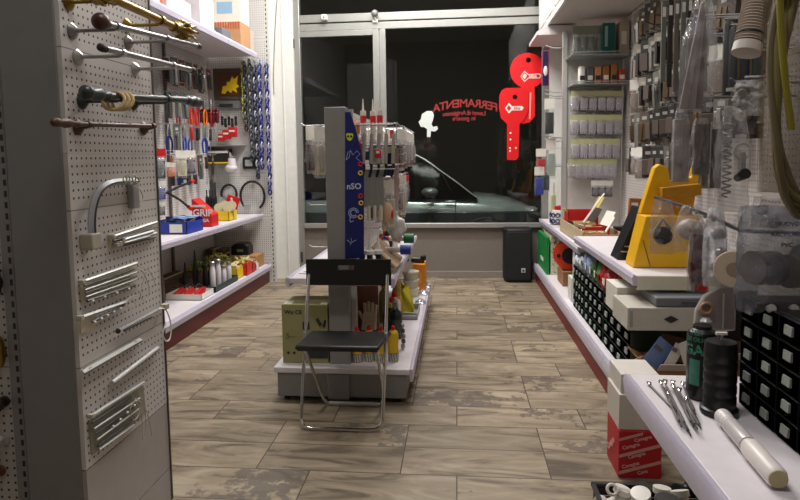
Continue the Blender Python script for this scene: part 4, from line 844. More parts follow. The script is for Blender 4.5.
# dark green trays with white capped tubes
q0, q1 = on(183, 297, zb), on(226, 291, zb)
t = thing('dark_green_tray', 'long dark green tray of white capped tubes on the base shelf', 'tray', ((q0.x+q1.x)/2, q0.y+.1, zb)); TG = mat((44, 58, 54), .5)
ax, bx = q0.x+.0, q0.x+.34; ya, yb2 = q0.y, q0.y+.62
ax, bx = -2.40, -2.18; ya, yb2 = 5.16, 5.72
fin(MB().box(ax, bx, ya, ya+.006, zb, zb+.055).box(ax, bx, yb2-.006, yb2, zb, zb+.055).box(ax, ax+.006, ya, yb2, zb, zb+.055).box(bx-.006, bx, ya, yb2, zb, zb+.055).box(ax, bx, ya, yb2, zb, zb+.006), 'tray', TG, t)
hts = [.14, .2, .16, .2, .14, .12, .15, .13]
for k in range(8):
    x, y = ax+.05+.10*(k % 2), ya+.05+.065*k
    bottle('silver_tube' if k % 2 else 'black_tube', f'{"white" if k % 2 else "black"} upright tube in the dark green tray, {ORD[k]} from the near end', 'tube', (x, y, zb+.0075), hts[k]+.06, .026, WHITE if k % 2 else BLACK, STEEL if k % 2 else BLACK, neck=.8, group='tubes in the dark green tray')
for i, (px, py, h) in enumerate(((196, 288, .36), (186, 290, .26))):
    q = on(px, py, zb); t = thing('pointed_nozzle', ['tall black pointed nozzle on the base shelf', 'shorter dark pointed nozzle on the base shelf'][i], 'nozzle', tuple(q)); fin(MB().lathe([(.026, 0), (.026, h*.5), (.012, h*.75), (.004, h)], q, n=12), 'nozzle', DARK, t); fin(MB().lathe([(.03, 0), (.03, .03)], q, n=12), 'collar', STEEL, t)
# coloured bins of small parts
def bin_(label, x0, x1, y0, y1, z0, h, m, content_m, nm, n=26):
    t = thing('parts_bin', label, 'bin', ((x0+x1)/2, (y0+y1)/2, z0)); w = .005
    fin(MB().box(x0, x1, y0, y0+w, z0, z0+h).box(x0, x1, y1-w, y1, z0, z0+h).box(x0, x0+w, y0, y1, z0, z0+h).box(x1-w, x1, y0, y1, z0, z0+h).box(x0, x1, y0, y1, z0, z0+w), 'bin_body', m, t)
    mb = MB()
    for k in range(n):
        a, b = rnd.uniform(x0+.02, x1-.02), rnd.uniform(y0+.02, y1-.02); zz = z0+h*.8+rnd.uniform(0, h*.5); g = Vector((rnd.uniform(-1, 1), rnd.uniform(-1, 1), rnd.uniform(-.6, .6))).normalized()*.035
        mb.tube([Vector((a, b, zz))-g, Vector((a, b, zz))+g], rnd.uniform(.006, .014), 6)
    mb.box(x0+w, x1-w, y0+w, y1-w, z0+w, z0+h*.8)
    o = fin(mb, nm, content_m, t); o['kind'] = 'stuff'
bin_('yellow bin of small pale fittings on the left base shelf', -2.38, -2.20, 5.75, 5.93, zb, .11, YEL, mat((206, 196, 140), .5), 'small_fittings')
bin_('red orange bin of tap parts on the left base shelf', -2.34, -2.17, 5.95, 6.12, zb, .13, mat((214, 44, 24), .45), mat((200, 190, 120), .5), 'small_fittings')
bin_('red bin behind the red orange bin near the corner', -2.32, -2.17, 6.13, 6.23, zb, .11, RED, mat((196, 160, 130), .5), 'small_fittings')
bin_('yellow bin against the wall behind the other bins', -2.64, -2.44, 5.6, 5.9, zb, .15, YEL, mat((120, 140, 60), .5, noise_amt=.4), 'small_fittings', 40)
bin_('green bin against the wall nearest the corner', -2.64, -2.44, 5.95, 6.25, zb, .15, mat((110, 130, 60), .5), mat((190, 180, 90), .5, noise_amt=.4), 'small_fittings', 40)
carton('brown_carton', 'long brown carton lying against the left wall', 'box', -2.772, -2.55, 4.95, 5.6, zb, zb+.12, mat((78, 60, 44), .8)); carton('brown_carton', 'square brown carton standing near the corner on base shelf', 'box', -2.76, -2.56, 6.3, 6.5, zb, zb+.22, mat((92, 70, 48), .8))
carton('tan_box', 'tan box carrying a black case at the far end of shelf', 'box', -2.50, -2.20, 6.34, 6.6, zb, zb+.14, KRAFT)
t = thing('black_case', 'small black case with rounded lid on the tan box', 'case', (-2.42, 6.46, zb+.1415)); fin(MB().prism([(-2.5, zb+.1415), (-2.30, zb+.1415), (-2.3, zb+.24), (-2.33, zb+.27), (-2.46, zb+.27), (-2.5, zb+.24)], 6.38, 6.54), 'case_body', BLACK, t, bevel=.01); fin(MB().box(-2.43, -2.36, 6.374, 6.38, zb+.18, zb+.21), 'latch', STEEL, t)
bin_('low white bin of plastic elbows at the far shelf edge', -2.32, -2.17, 6.24, 6.33, zb, .07, PAPER, PAPER, 'plastic_elbows', 12)

# ---- on the top left shelf (top at 2.575) ----
zt_ = 2.5765
carton('orange_striped_box', 'orange and white striped carton on the top left shelf', 'box', -2.52, -2.14-.08, 6.15, 6.45, zt_, zt_+.25, mat((186, 140, 100), .7), stripe=None)
t = bpy.data.objects['orange_striped_box']
for k in range(11): fin(MB().box(-2.515+k*.027, -2.503+k*.027, 6.148, 6.15, zt_+.18, zt_+.25), 'stripe', mat((196, 80, 50), .6), t)
carton('grey_box', 'grey box in front of the orange striped carton', 'box', -2.46, -2.24, 5.7, 5.92, zt_, zt_+.1, mat((106, 108, 116), .6), stripe=PAPER, seal=False)
carton('cream_box', 'pale box at the right end of the top left shelf', 'box', -2.36, -2.23, 6.47, 6.58, zt_, zt_+.23, mat((190, 180, 170), .6), stripe=BLUE, seal=False)
carton('picture_carton', 'white carton with a pale blue picture, highest on the shelf', 'box', -2.52, -2.22, 6.18, 6.42, zt_+.2512, zt_+.55, PAPER, seal=False, stripe=mat((150, 186, 214), .5))
carton('white_carton', 'plain white carton on the top left shelf by the wall', 'box', -2.772, -2.3, 5.35, 5.66, zt_, zt_+.33, WHITE, stripe=None)
t = thing('black_lamp_head', 'round black lamp head above the white carton', 'lamp', (-2.55, 5.5, zt_+.331)); fin(MB().lathe([(.07, 0), (.09, .02), (.09, .06), (.05, .09), (.02, .1)], (-2.55, 5.5, zt_+.331), n=20), 'lamp_head', BLACK, t)
carton('white_carton', 'wide white carton nearest the camera on the top left shelf', 'box', -2.772, -2.34, 4.8, 5.25, zt_, zt_+.2, WHITE)
bottle('paint_tin', 'orange brown round tin at the near end of the shelf', 'tin', (-2.4, 4.72, zt_), .22, .06, mat((170, 84, 40), .5), WHITE, neck=.9)
carton('purple_carton', 'pale purple flat carton nearest the display column', 'box', -2.75, -2.3, 4.1, 4.6, zt_, zt_+.09, mat((190, 180, 205), .5))

# ---------------- goods on the middle display stand ----------------
ZB, ZM = .2065, .7015
def at(px, py, z): return W(px, py, Z=z)
# big beige green box, standing on the base on the left
x0, x1, z0, z1 = rect(283, 305, 333, 362, 3.37)
t = thing('appliance_box', 'tall olive beige cardboard box with printed pictures behind the folding chair', 'box', ((x0+x1)/2, 3.48, ZB)); z0 = ZB
OLV = mat((150, 146, 100), .7, scale=8)
fin(MB().box(x0, -.755, 3.37, 3.60, z0, z1), 'box_body', OLV, t, bevel=.003)
fin(MB().box(x0+.12, -.757, 3.367, 3.3702, z0+.03, z0+.12), 'dark_picture', mat((42, 46, 44), .6, scale=60, noise_amt=.7), t)
fin(MB().box(x0+.125, x0+.165, 3.367, 3.3702, z0+.2, z0+.245), 'dark_picture', mat((42, 46, 44), .6), t)
tx = text_mb('Wo CE', .024, 0, bold=True); tx.xf(Matrix.Translation((x0+.07, 3.367, z1-.045))); fin(tx, 'lettering', mat((60, 62, 44), .6), t)
tx = text_mb('S--', .035, 0); tx.xf(Matrix.Translation((x0+.05, 3.367, z0+.16))); fin(tx, 'lettering', mat((90, 96, 60), .6), t)
for k in range(2): fin(MB().tube([(x0+.035+k*.035, 3.366, z0+.06), (x0+.035+k*.035, 3.3702, z0+.06)], .008, 10), 'round_mark', DARK, t)
fin(MB().tube([(x0+.21, 3.366, z1-.08), (x0+.235, 3.3665, z1-.12)], .01, 6).tube([(x0+.26, 3.366, z1-.09), (x0+.25, 3.3665, z1-.13)], .008, 6), 'printed_figure', DARK, t)
fin(MB().box(x0+.01, x0+.06, 3.38, 3.45, z1, z1+.003).box(-.80, -.76, 3.38, 3.42, z1, z1+.003), 'flap_tape', PAPER, t)
# a glove pack on a card
t = thing('glove_pack', 'pale work glove on a brown card behind the chair seat', 'glove', tuple(at(350, 345, ZB)))
x0, x1, z0, z1 = rect(352, 286, 378, 345, 3.66); ORG[t.name] = Vector((x0, 3.66, ZB)); t.location = (x0, 3.66, ZB)
fin(MB().box(x0, x1, 3.66, 3.664, ZB, z1), 'backing_card', mat((112, 72, 60), .6, scale=14, noise_amt=.25), t)
p = W(369, 320, Y=3.64); GLV = mat((188, 172, 150), .85); m = MB().prism([(p.x-.05, p.z-.06), (p.x+.045, p.z-.06), (p.x+.05, p.z+.05), (p.x-.03, p.z+.06)], 3.62, 3.65)
for k, (dx, h) in enumerate(((-.022, .05), (0, .06), (.022, .055), (.042, .04))): m.tube([(p.x+dx, 3.635, p.z+.04), (p.x+dx*1.1, 3.63, p.z+.06+h)], .0115, 8)
m.tube([(p.x-.03, 3.635, p.z+.0), (p.x-.065, 3.63, p.z+.06)], .012, 8); fin(m, 'glove_body', GLV, t, bevel=.006)
# yellow cans with zigzag feet
for k in range(4):
    c = W(357.5+k*12, 361.5-(k % 2), Z=ZB)
    t = thing('spray_can', f'yellow can with black and white zigzag foot, {ORD[k]} from the left', 'can', tuple(c), 'yellow cans under the chair')
    fin(MB().lathe([(.031, 0), (.031, .16), (.026, .175), (.014, .185)], c, n=20), 'can_body', mat((214, 176, 24), .35), t); fin(MB().lathe([(.012, .18), (.012, .205), (.008, .21)], c, n=12), 'valve_cap', RED, t)
    m = MB()
    for q in range(20):
        g = 2*math.pi*q/20; u, w_ = Vector((math.cos(g), math.sin(g), 0)), Vector((math.cos(g+.2), math.sin(g+.2), 0)); g2 = Vector((math.cos(g+.34), math.sin(g+.34), 0)); g3 = Vector((math.cos(g+.16), math.sin(g+.16), 0))
        R_ = .0316; m.add([c+u*R_+Vector((0, 0, .003)), c+g3*R_+Vector((0, 0, .003)), c+g2*R_+Vector((0, 0, .05)), c+w_*R_+Vector((0, 0, .05))], [(0, 1, 2, 3)])
    b = fin(MB().lathe([(.0312, .002), (.0312, .052)], c, n=20), 'foot_band', BLACK, t); fin(m, 'zigzag', PAPER, b)
def st(px, py, z=ZB): return tuple(at(px, py, z))
# bottles with trigger heads
bottle('spray_bottle', 'dark green spray bottle with grey trigger by the chair back tube', 'bottle', st(396, 338), .24, .043, mat((26, 44, 38), .35), trigger=mat((130, 132, 134), .4), lab=mat((60, 70, 70), .5))
bottle('spray_bottle', 'brownish spray bottle with bright red head behind the glove pack', 'bottle', st(384, 322), .30, .035, mat((120, 110, 60), .35), trigger=mat((200, 44, 30), .4))
bottle('spray_bottle', 'bottle with orange red round head, rightmost of the two', 'bottle', st(397, 318), .31, .034, mat((180, 160, 70), .4), trigger=mat((224, 62, 26), .4), lab=YEL)
t = thing('yellow_net_bag', 'bright yellow net bag leaning on the base shelf by the cream tubs', 'bag', st(403, 312)); c = at(403, 312, ZB)
fin(MB().grid(lambda u, v: Vector((c.x-.06+.15*u*(1-.3*v), c.y-.02+.02*math.sin(u*9+v*6)-.05*math.sin(math.pi*u), c.z+.0+.2*v)), 10, 10).grid(lambda u, v: Vector((c.x-.06+.15*u*(1-.3*v), c.y+.05+.02*math.sin(u*7), c.z+.2*v)), 10, 10), 'net_bag', mat((214, 200, 50), .5, scale=120, noise_amt=.5), t, sharp=180)
fin(MB().tube(smooth([c+Vector((-.02, 0, .19)), c+Vector((-.06, .02, .30)), c+Vector((-.09, .03, .36))], 4), .014, 6), 'neck', mat((214, 200, 50), .5), t)
# cream tubs stacked
c = at(411, 296, ZB)
for k in range(3): b = c+Vector((0, 0, .0735*k)); t = thing('plastic_tub', f'cream round tub by the window end, {["bottom", "middle", "top"][k]} of the stack', 'tub', tuple(b), 'stack of cream tubs'); fin(MB().lathe([(.058, 0), (.07, .062)], b, n=22), 'tub_body', CREAM, t); fin(MB().lathe([(.073, .0625), (.073, .0725)], b, n=22), 'lid', mat((224, 220, 200), .4), t)
# orange drill box with black top
q = Vector((-.34, 5.30, 0)); carton('orange_box', 'orange box behind the cream tubs on the base shelf', 'box', q.x-.06, q.x+.05, q.y, q.y+.2, ZB, ZB+.24, mat((222, 134, 30), .5), seal=False, stripe=mat((230, 160, 60), .5))
t = thing('black_tool', 'black tool lying on top of the orange box', 'tool', (q.x-.02, q.y+.1, ZB+.24)); b = Vector((q.x-.02, q.y+.08, ZB+.268)); fin(MB().tube([b+Vector((-.06, 0, 0)), b+Vector((.06, 0, 0))], .026, 12).obox(b+Vector((.05, .0, .02)), (.05, .05, .04)), 'tool_body', BLACK, t, bevel=.004); fin(MB().tube([b+Vector((-.11, 0, 0)), b+Vector((-.08, 0, 0))], .014, 10), 'nose', DARK, t)
# silver packets and a grey tray
for i, (px, py, h) in enumerate(((424, 294, .05), (427, 287, .06), (421, 303, .04))):
    c = at(px, py, ZB); t = thing('foil_packet', ['silver crumpled packet near the shelf edge', 'silver packet farthest along the base shelf', 'small silver packet beside the grey tray'][i], 'packet', tuple(c)); fin(MB().grid(lambda u, v: Vector((c.x-.05+.09*u, c.y-.05+.12*v, ZB+.003+h*math.sin(math.pi*u)*math.sin(math.pi*v)*(.7+.6*noise.noise(Vector((u*6, v*6, i)))))), 12, 12).box(c.x-.05, c.x+.04, c.y-.05, c.y+.07, ZB, ZB+.004), 'foil', mat((190, 190, 200), .25, .6), t); fin(MB().box(c.x-.03, c.x+.01, c.y-.052, c.y-.050, ZB+.0, ZB+.012), 'price_label', PAPER, t)
c = at(408, 320, ZB); t = thing('paint_tray', 'grey flat paint tray beside the yellow net bag', 'tray', tuple(c)); ax, bx, ya, yb3 = c.x-.07, c.x+.07, c.y, c.y+.3
fin(MB().box(ax, bx, ya, yb3, ZB, ZB+.006).box(ax, ax+.008, ya, yb3, ZB, ZB+.045).box(bx-.008, bx, ya, yb3, ZB, ZB+.045).box(ax, bx, ya, ya+.008, ZB, ZB+.03).box(ax, bx, yb3-.008, yb3, ZB, ZB+.05), 'tray_body', mat((150, 150, 152), .45), t, bevel=.003); fin(MB().box(ax+.01, bx-.01, ya+.12, ya+.14, ZB+.006, ZB+.02), 'ridge', mat((170, 170, 170), .5), t)
# a hanging net of small wheels near the green bottle
t = thing('castor_wheel_strip', 'strip of small grey castor wheels beside the green spray bottle', 'wheels', st(404, 349)); c = at(403, 349, ZB)
for k in range(5): fin(MB().lathe([(.004, -.008), (.015, -.008), (.015, .008), (.004, .008)], c+Vector((.004*math.sin(k), 0, .018+.033*k)), (1, .5, 0), 12), 'wheel', mat((84, 60, 60) if k % 2 else (140, 140, 140), .4), t)

# left side of the stand: mid shelf goods
q = at(319, 262, ZM); x0, x1 = -.985, -.80
t = thing('sample_sheet', 'green and white flat sample sheet on the left shelf of the stand', 'sheet', (-.9, 3.7, ZM)); fin(MB().box(-.97, -.80, 3.55, 4.05, ZM, ZM+.004), 'sheet', WHITE, t); fin(MB().prism([(-.95, 3.58), (-.82, 3.58), (-.82, 3.9)], ZM+.004, ZM+.006, 'xy'), 'green_field', mat((40, 120, 96), .5), t)
for i, (x, y, h, r) in enumerate(((-.80, 3.95, .18, .03), (-.86, 4.3, .12, .04), (-.79, 4.5, .2, .04))): bottle('white_bottle', ['white bottle with collar beside the end post', 'short white jar behind the sample sheet', 'white bottle farther along the left shelf'][i], 'bottle', (x, y, ZM), h, r, PAPER, WHITE)
# packets hanging on the left side, seen against the window
def hookx(y, z, s, L=.25): fin(hook_mb(MB(), (-.655 if s > 0 else -.71, y, z), (s, 0, 0), L, .0035), 'hook', STEEL, GS)
PK = [packet('hanging_packet', 'packet', 'packet', .10, .27, .04, PAPER, mat((90, 60, 52), .5)), packet('hanging_packet', 'packet', 'packet', .09, .3, .05, PAPER, mat((196, 186, 160), .5)), packet('hanging_packet', 'packet', 'packet', .09, .24, .05, PAPER, mat((170, 170, 172), .4)), packet('hanging_packet', 'packet', 'packet', .08, .2, .04, mat((196, 30, 32), .5), mat((30, 34, 64), .5))]
fn = ['clear packet with brown article', 'clear packet with cream article', 'clear packet with silver article', 'red topped packet with navy article']
for k, (y, z) in enumerate(((3.56, 1.60), (3.72, 1.60), (3.95, 1.61), (4.3, 1.60))):
    hookx(y, z, -1, .22)
    for j in range(2): put(PK[(k+j) % 2], (-.71-.17+.06*j, y, z-.017), (0, 0, R(62 if j else 78)), f'{fn[(k+j) % 2]}, {"inner" if j else "outer"} on {ORD[k]} hook left of the end post', 'packets left of the end post')
for y, z in ((3.6, 1.12), (3.6, .86), (4.2, 1.2), (4.7, .95), (4.5, 1.45)): hookx(y, z, -1, .2)

# blue side banner
YB = 3.357
NAVY = mat((18, 26, 96), .45)
bp = [(345.2, 112), (350.5, 112), (356, 130), (361.5, 151), (364, 172), (364, 258), (345.2, 258)]
t = thing('side_banner', 'dark blue hanging side banner with white brand marks beside the grey post', 'banner', tuple(W(360, 258, Y=YB)))
fin(MB().prism([(W(a, b, Y=YB).x, W(a, b, Y=YB).z) for a, b in bp], YB-.004, YB), 'banner_sheet', NAVY, t)
def onb(px, py): p = W(px, py, Y=YB-.006); return p
m = MB().prism([(onb(a, b).x, onb(a, b).z) for a, b in ((346, 134), (348, 133), (352.5, 133.5), (353.5, 136), (352, 139.5), (349.5, 141), (347, 139))], YB-.007, YB-.004)
fin(m, 'yellow_mask_mark', mat((200, 206, 40), .5), t); m = MB()
for x in (348.2, 351.3): p = onb(x, 136.5); m.box(p.x-.006, p.x+.006, YB-.009, YB-.007, p.z-.005, p.z+.006)
fin(m, 'mask_eyes', DARK, t)
WL = mat((150, 158, 190), .5)
m = MB()
for P in (((346, 160), (348, 152), (350, 151), (349.5, 157), (346, 160)), ((350, 150), (353, 155), (357, 151), (360, 154), (356, 158), (360, 161))): m.tube([onb(*q) for q in P], .0022, 5)
fin(m, 'gun_drawing', WL, t); m = MB()
p = onb(353.5, 213); m.tube(arc(p, .028, 0, 5.6, 16), .003, 5).tube(arc(p, .018, 0, 5.6, 14), .004, 5).tube(smooth([p+Vector((-.02, 0, -.02)), p+Vector((-.02, 0, -.05)), p+Vector((.0, 0, -.045))], 4), .003, 5); fin(m, 'round_drawing', WL, t)
m = MB().tube([onb(347, 240), onb(351, 243), onb(356, 240)], .0025, 5).tube([onb(350, 245), onb(352, 242), onb(351, 238)], .002, 5); fin(m, 'spray_drawing', WL, t)
tx = text_mb('nSO', .034, 0, bold=True); p = onb(354, 186.5); tx.xf(Matrix.Translation(p)); fin(tx, 'lettering', mat((190, 196, 214), .5), t)
for i, (x, y, mm) in enumerate(((363, 164, RED), (363, 173, YEL), (363, 196, RED), (363.5, 203, YEL), (363, 217, YEL))):
    p = onb(x-2.5, y); fin(MB().tube(arc(p, .011, 0, 6.1, 12), .004, 6), 'coloured_ring', mm, t)
fin(MB().tube([(W(348, 112, Y=YB).x, YB-.002, W(348, 112, Y=YB).z), (W(348, 112, Y=YB).x, 3.3575, 1.66)], .002, 6), 'hanger', PAPER, t)

# right side, upper rows: cartridges, brushes, packs on hooks pointing into the aisle
TUBEW = mat((206, 200, 190), .4); 
def cart(name, label, m1, capm):
    t = thing(name, label, 'cartridge')
    fin(MB().lathe([(.021, -.2), (.021, -.004), (.02, 0)], (0, 0, 0), n=14), 'tube', m1, t); fin(MB().lathe([(.008, 0), (.007, .02), (.003, .07)], n=10), 'nozzle', PAPER, t); fin(MB().lathe([(.0215, -.09), (.0215, -.03)], n=14), 'label_band', capm, t)
    return t
crt = cart('sealant_cartridge', 'x', TUBEW, mat((206, 40, 44), .4))
fin(MB().box(-.56, -.34, 3.50, 3.98, 1.475, 1.48).tube([(-.35, 3.5, 1.60), (-.35, 3.98, 1.60)], .004, 6).tube([(-.655, 3.5, 1.60), (-.34, 3.5, 1.60)], .004, 6).tube([(-.655, 3.98, 1.60), (-.34, 3.98, 1.60)], .004, 6).tube([(-.35, 3.5, 1.48), (-.35, 3.5, 1.60)], .004, 6).tube([(-.655, 3.5, 1.478), (-.34, 3.5, 1.478)], .004, 6), 'wire_tray', STEEL, GS)
for k, (x, y) in enumerate(((-.555, 3.57), (-.50, 3.60), (-.455, 3.57), (-.47, 3.69))):
    put(crt, (x, y, 1.682), FZ, f'white cartridge with red band standing in the top wire tray, {ORD[k]} from the left', 'cartridges in the top wire tray', scale=(.85, .85, 1))
# gun shaped applicators hanging slanted below the tray
def gun(name, label, c_):
    t = thing(name, label, 'sealant gun'); fin(MB().tube([(0, 0, 0), (.02, 0, -.26)], .017, 10), 'barrel', mat((178, 172, 160), .35, .4), t); fin(MB().tube([(0, 0, 0), (-.012, 0, .07)], .004, 6), 'rod', STEEL, t)
    fin(MB().tube(smooth([(.02, 0, -.25), (.03, .0, -.3), (.02, 0, -.38)], 4), .013, 8), 'grip', c_, t); return t
g1 = gun('sealant_gun', 'x', mat((20, 24, 50), .45))
for k in range(6):
    y = 3.447+.009*k; put(g1, (-.575+.042*k, y, 1.54), (0, R(7), 0), f'silver sealant gun with navy grip below the wire tray, {ORD[k]} from the banner', 'sealant guns below the wire tray', scale=.66)
    hookx(y, 1.594, 1, .09+.042*k)
# a second wire ledge
fin(MB().box(-.6, -.36, 3.46, 3.50, 1.335, 1.339).tube([(-.655, 3.46, 1.345), (-.37, 3.50, 1.36)], .005, 6).tube([(-.655, 3.9, 1.345), (-.37, 3.9, 1.36)], .005, 6).tube([(-.37, 3.5, 1.36), (-.37, 3.9, 1.36)], .005, 6), 'wire_ledge', PAPER, GS)
# clear and cream packs farther along on hooks
rows = [(1.60, 1.30), (1.58, 1.28)]; n = 0
for k in range(8):
    y = 3.98+.15*k; z = 1.60; hookx(y, z, 1, .30)
    for j in range(3):
        q = (k*2+j) % 4; put(PK[q], (-.37-.09*j, y, z-.02), (0, 0, R(70-8*j+rnd.uniform(-12, 12))), f'{fn[q]}, {["outer", "middle", "inner"][j]} on {ORD[k]} upper hook facing the aisle', 'packets on the upper hooks facing the aisle', scale=rnd.uniform(.85, 1.02))
for k in range(7):
    y = 3.62+.2*k; z = 1.27; hookx(y, z, 1, .26)
    for j in range(2):
        q = (k+j*3+1) % 4; put(PK[q], (-.41-.1*j, y, z-.018), (0, 0, R(66+rnd.uniform(-14, 14))), f'{fn[q]}, {"inner" if j else "outer"} on {ORD[k]} lower hook facing the aisle', 'packets on the lower hooks facing the aisle', scale=rnd.uniform(.85, 1.0))
for k in range(4): hookx(3.55+.35*k, .98, 1, .2)
# long flat silver blades hanging at the front of the right side
bl = thing('trowel_blade', 'x', 'trowel'); fin(MB().box(-.02, .02, -.003, .003, -.22, 0), 'blade', mat((168, 172, 166), .3, .7), bl, bevel=.002); fin(MB().tube([(0, 0, -.21), (0, 0, -.30)], .010, 8), 'handle', CREAM, bl)
for k in range(5): put(bl, (-.585+.034*k, 3.45+.012*k, 1.333), (0, 0, R(12)), f'silver flat blade hanging under the wire ledge, {ORD[k]} from the banner', 'flat blades under the wire ledge')
t = thing('navy_box_pack', 'tall navy packet hanging right of the silver blades', 'packet'); x0, x1, z0, z1 = rect(385, 143, 392.5, 176, 3.56); t.location = ((x0+x1)/2, 3.58, z1); fin(MB().box((x0-x1)/2, (x1-x0)/2, -.02, .02, z0-z1, 0), 'pack_body', mat((22, 28, 66), .45), t, bevel=.003); fin(MB().box(-.02, .02, -.021, -.02, -.06, -.02), 'label_panel', PAPER, t)
hookx(3.58, z1+.004, 1, .31)
for k, (px, y0p, y1p, cc, lb) in enumerate(((356.5, 122, 134, ORG_, 'small orange article beside the banner top'), (362.5, 140, 156, RED, 'small red packet beside the banner'), (367, 148, 160, mat((40, 44, 60), .5), 'dark article right of the small red packet'), (378, 150, 158, RED, 'tiny red tag between the sealant guns'))):
    a, b = W(px, y0p, Y=3.47), W(px, y1p, Y=3.47); t = thing('small_article', lb, 'packet', tuple(b)); fin(MB().box(a.x-.018, a.x+.018, 3.46, 3.48, b.z, a.z), 'article_body', cc, t, bevel=.004); fin(MB().box(a.x-.01, a.x+.01, 3.458, 3.46, a.z-.02, a.z-.006), 'label_panel', PAPER, t); hookx(3.47, a.z+.004, 1, max(.06, a.x+.655))
# card strip of hooks
x0, x1, z0, z1 = rect(394, 148, 398.5, 200, 3.75); t = thing('card_strip', 'narrow pinkish hanging strip of small goods at the aisle edge', 'strip', ((x0+x1)/2, 3.76, z0)); fin(MB().box(x0, x1, 3.755, 3.76, z0, z1), 'strip', mat((196, 176, 176), .5, scale=60, noise_amt=.3), t)
for k in range(5): z = z1-.04-k*.06; fin(hook_mb(MB(), (x1, 3.757, z), (1, 0, 0), .045, .002), 'hook', PAPER, t)
hookx(3.757, z1-.004, 1, .33)
# mid shelf: cans, nozzles, boxes
def sm(px, py): return tuple(at(px, py, ZM))
SG = [(-.57, 3.52), (-.52, 3.50), (-.47, 3.52)]
for k, (x, y) in enumerate(SG):
    t = thing('sealant_bottle', f'white pointed sealant tube on a dark body by the banner, {["left", "middle", "right"][k]} one', 'tube', (x, y, ZM)); c = Vector((x, y, ZM)); fin(MB().lathe([(.018, 0), (.018, .13)], c, n=14), 'tube_body', mat((34, 36, 38), .4), t); fin(MB().lathe([(.030, .13), (.030, .15), (.016, .158), (.008, .2), (.003, .25)], c, n=14), 'nozzle', PAPER, t)
    hookx(y, .97, 1, .1)
t = thing('white_tub', 'white tub with a blue lid above the chair back', 'tub', (-.50, 3.46, ZM)); c = Vector((-.50, 3.455, ZM)); fin(MB().lathe([(.045, 0), (.048, .045)], c, n=22), 'tub_body', PAPER, t); fin(MB().lathe([(.034, .045), (.034, .065), (.03, .068)], c, n=22), 'lid', BLUE, t)
t = thing('yellow_packet', 'flat yellow packet lying under the left of the white tub', 'packet', (-.58, 3.45, ZM)); fin(MB().box(-.63, -.556, 3.43, 3.49, ZM, ZM+.02), 'pack_body', YEL, t, bevel=.006); fin(MB().box(-.62, -.57, 3.4285, 3.43, ZM+.004, ZM+.014), 'label_panel', DARK, t)
t = thing('small_tin', 'small dark tin with a yellow label above the chair back', 'tin', (-.425, 3.48, ZM)); c = Vector((-.425, 3.48, ZM)); fin(MB().lathe([(.028, 0), (.028, .085)], c, n=20), 'tin_body', DARK, t); fin(MB().lathe([(.0286, .02), (.0286, .06)], c, n=20), 'label_band', mat((196, 178, 60), .5), t); fin(MB().lathe([(.027, .085), (.027, .098), (.01, .1)], c, n=20), 'lid', mat((150, 120, 70), .4, .5), t)
# slanted wooden packs leaning at the aisle edge
for k in range(3):
    t = thing('slanted_box', f'pale brown box with red stripe leaning outwards, {["nearest", "middle", "farthest"][k]} of three', 'box', (-.45, 3.62+.13*k, ZM)); c = Vector((-.45, 3.62+.13*k, ZM+.09))
    fin(MB().obox(c, (.2, .11, .035), (0, R(40), 0)), 'box_body', mat((184, 160, 130), .6), t, bevel=.003); fin(MB().obox(c+Vector((0, -.0555, 0)), (.17, .002, .008), (0, R(40), 0)), 'stripe', mat((150, 40, 36), .5), t)
for k, (x, y, z, cc, lb) in enumerate(((-.33, 3.9, ZM+.17, GREEN, 'green capped white tube lying on the slanted boxes'), (-.345, 3.8, ZM+.11, BLUE, 'blue capped white tube lying on the slanted boxes'))):
    t = thing('capped_tube', lb, 'tube', (x, y, z)); fin(MB().tube([(x-.12, y, z), (x-.02, y, z)], .018, 12), 'tube_body', PAPER, t); fin(MB().tube([(x-.02, y, z), (x+.045, y, z)], .032, 14), 'cap', cc, t); fin(MB().tube([(x-.14, y, z), (x-.12, y, z)], .014, 12), 'end', RED, t)
t = thing('crumpled_bag', 'white crumpled plastic bag hanging above the blue cap', 'bag', (-.39, 3.75, ZM+.16)); c = Vector((-.385, 3.78, ZM+.25)); fin(MB().grid(lambda u, v: c+Vector((math.cos(2*math.pi*u)*math.sin(math.pi*v)*.055, math.sin(2*math.pi*u)*math.sin(math.pi*v)*.05, .075*math.cos(math.pi*v)))*(1+.5*noise.noise(Vector((math.cos(6.28*u)*3, math.sin(6.28*u)*3, v*5)))), 20, 14), 'bag_body', mat((214, 212, 210), .35), t, sharp=180); fin(MB().tube([c+Vector((0, 0, .06)), c+Vector((0, 0, .11))], .01, 8), 'knot', PAPER, t); hookx(3.78, ZM+.355, 1, .29)
t = thing('rounded_packet', 'cream rounded packet with red mark hanging by the strip', 'packet', (-.43, 3.62, ZM+.3)); c = Vector((-.43, 3.6, ZM+.37)); fin(MB().ball(c, (.042, .03, .07), 0, 16, 12), 'body', mat((206, 170, 136), .5), t); fin(MB().ball(c+Vector((.035, 0, -.01)), (.012, .02, .03), 0, 8, 6), 'mark', RED, t); fin(MB().tube([c+Vector((0, 0, .06)), c+Vector((0, 0, .09))], .004, 6), 'loop', PAPER, t); hookx(3.6, ZM+.457, 1, .24)
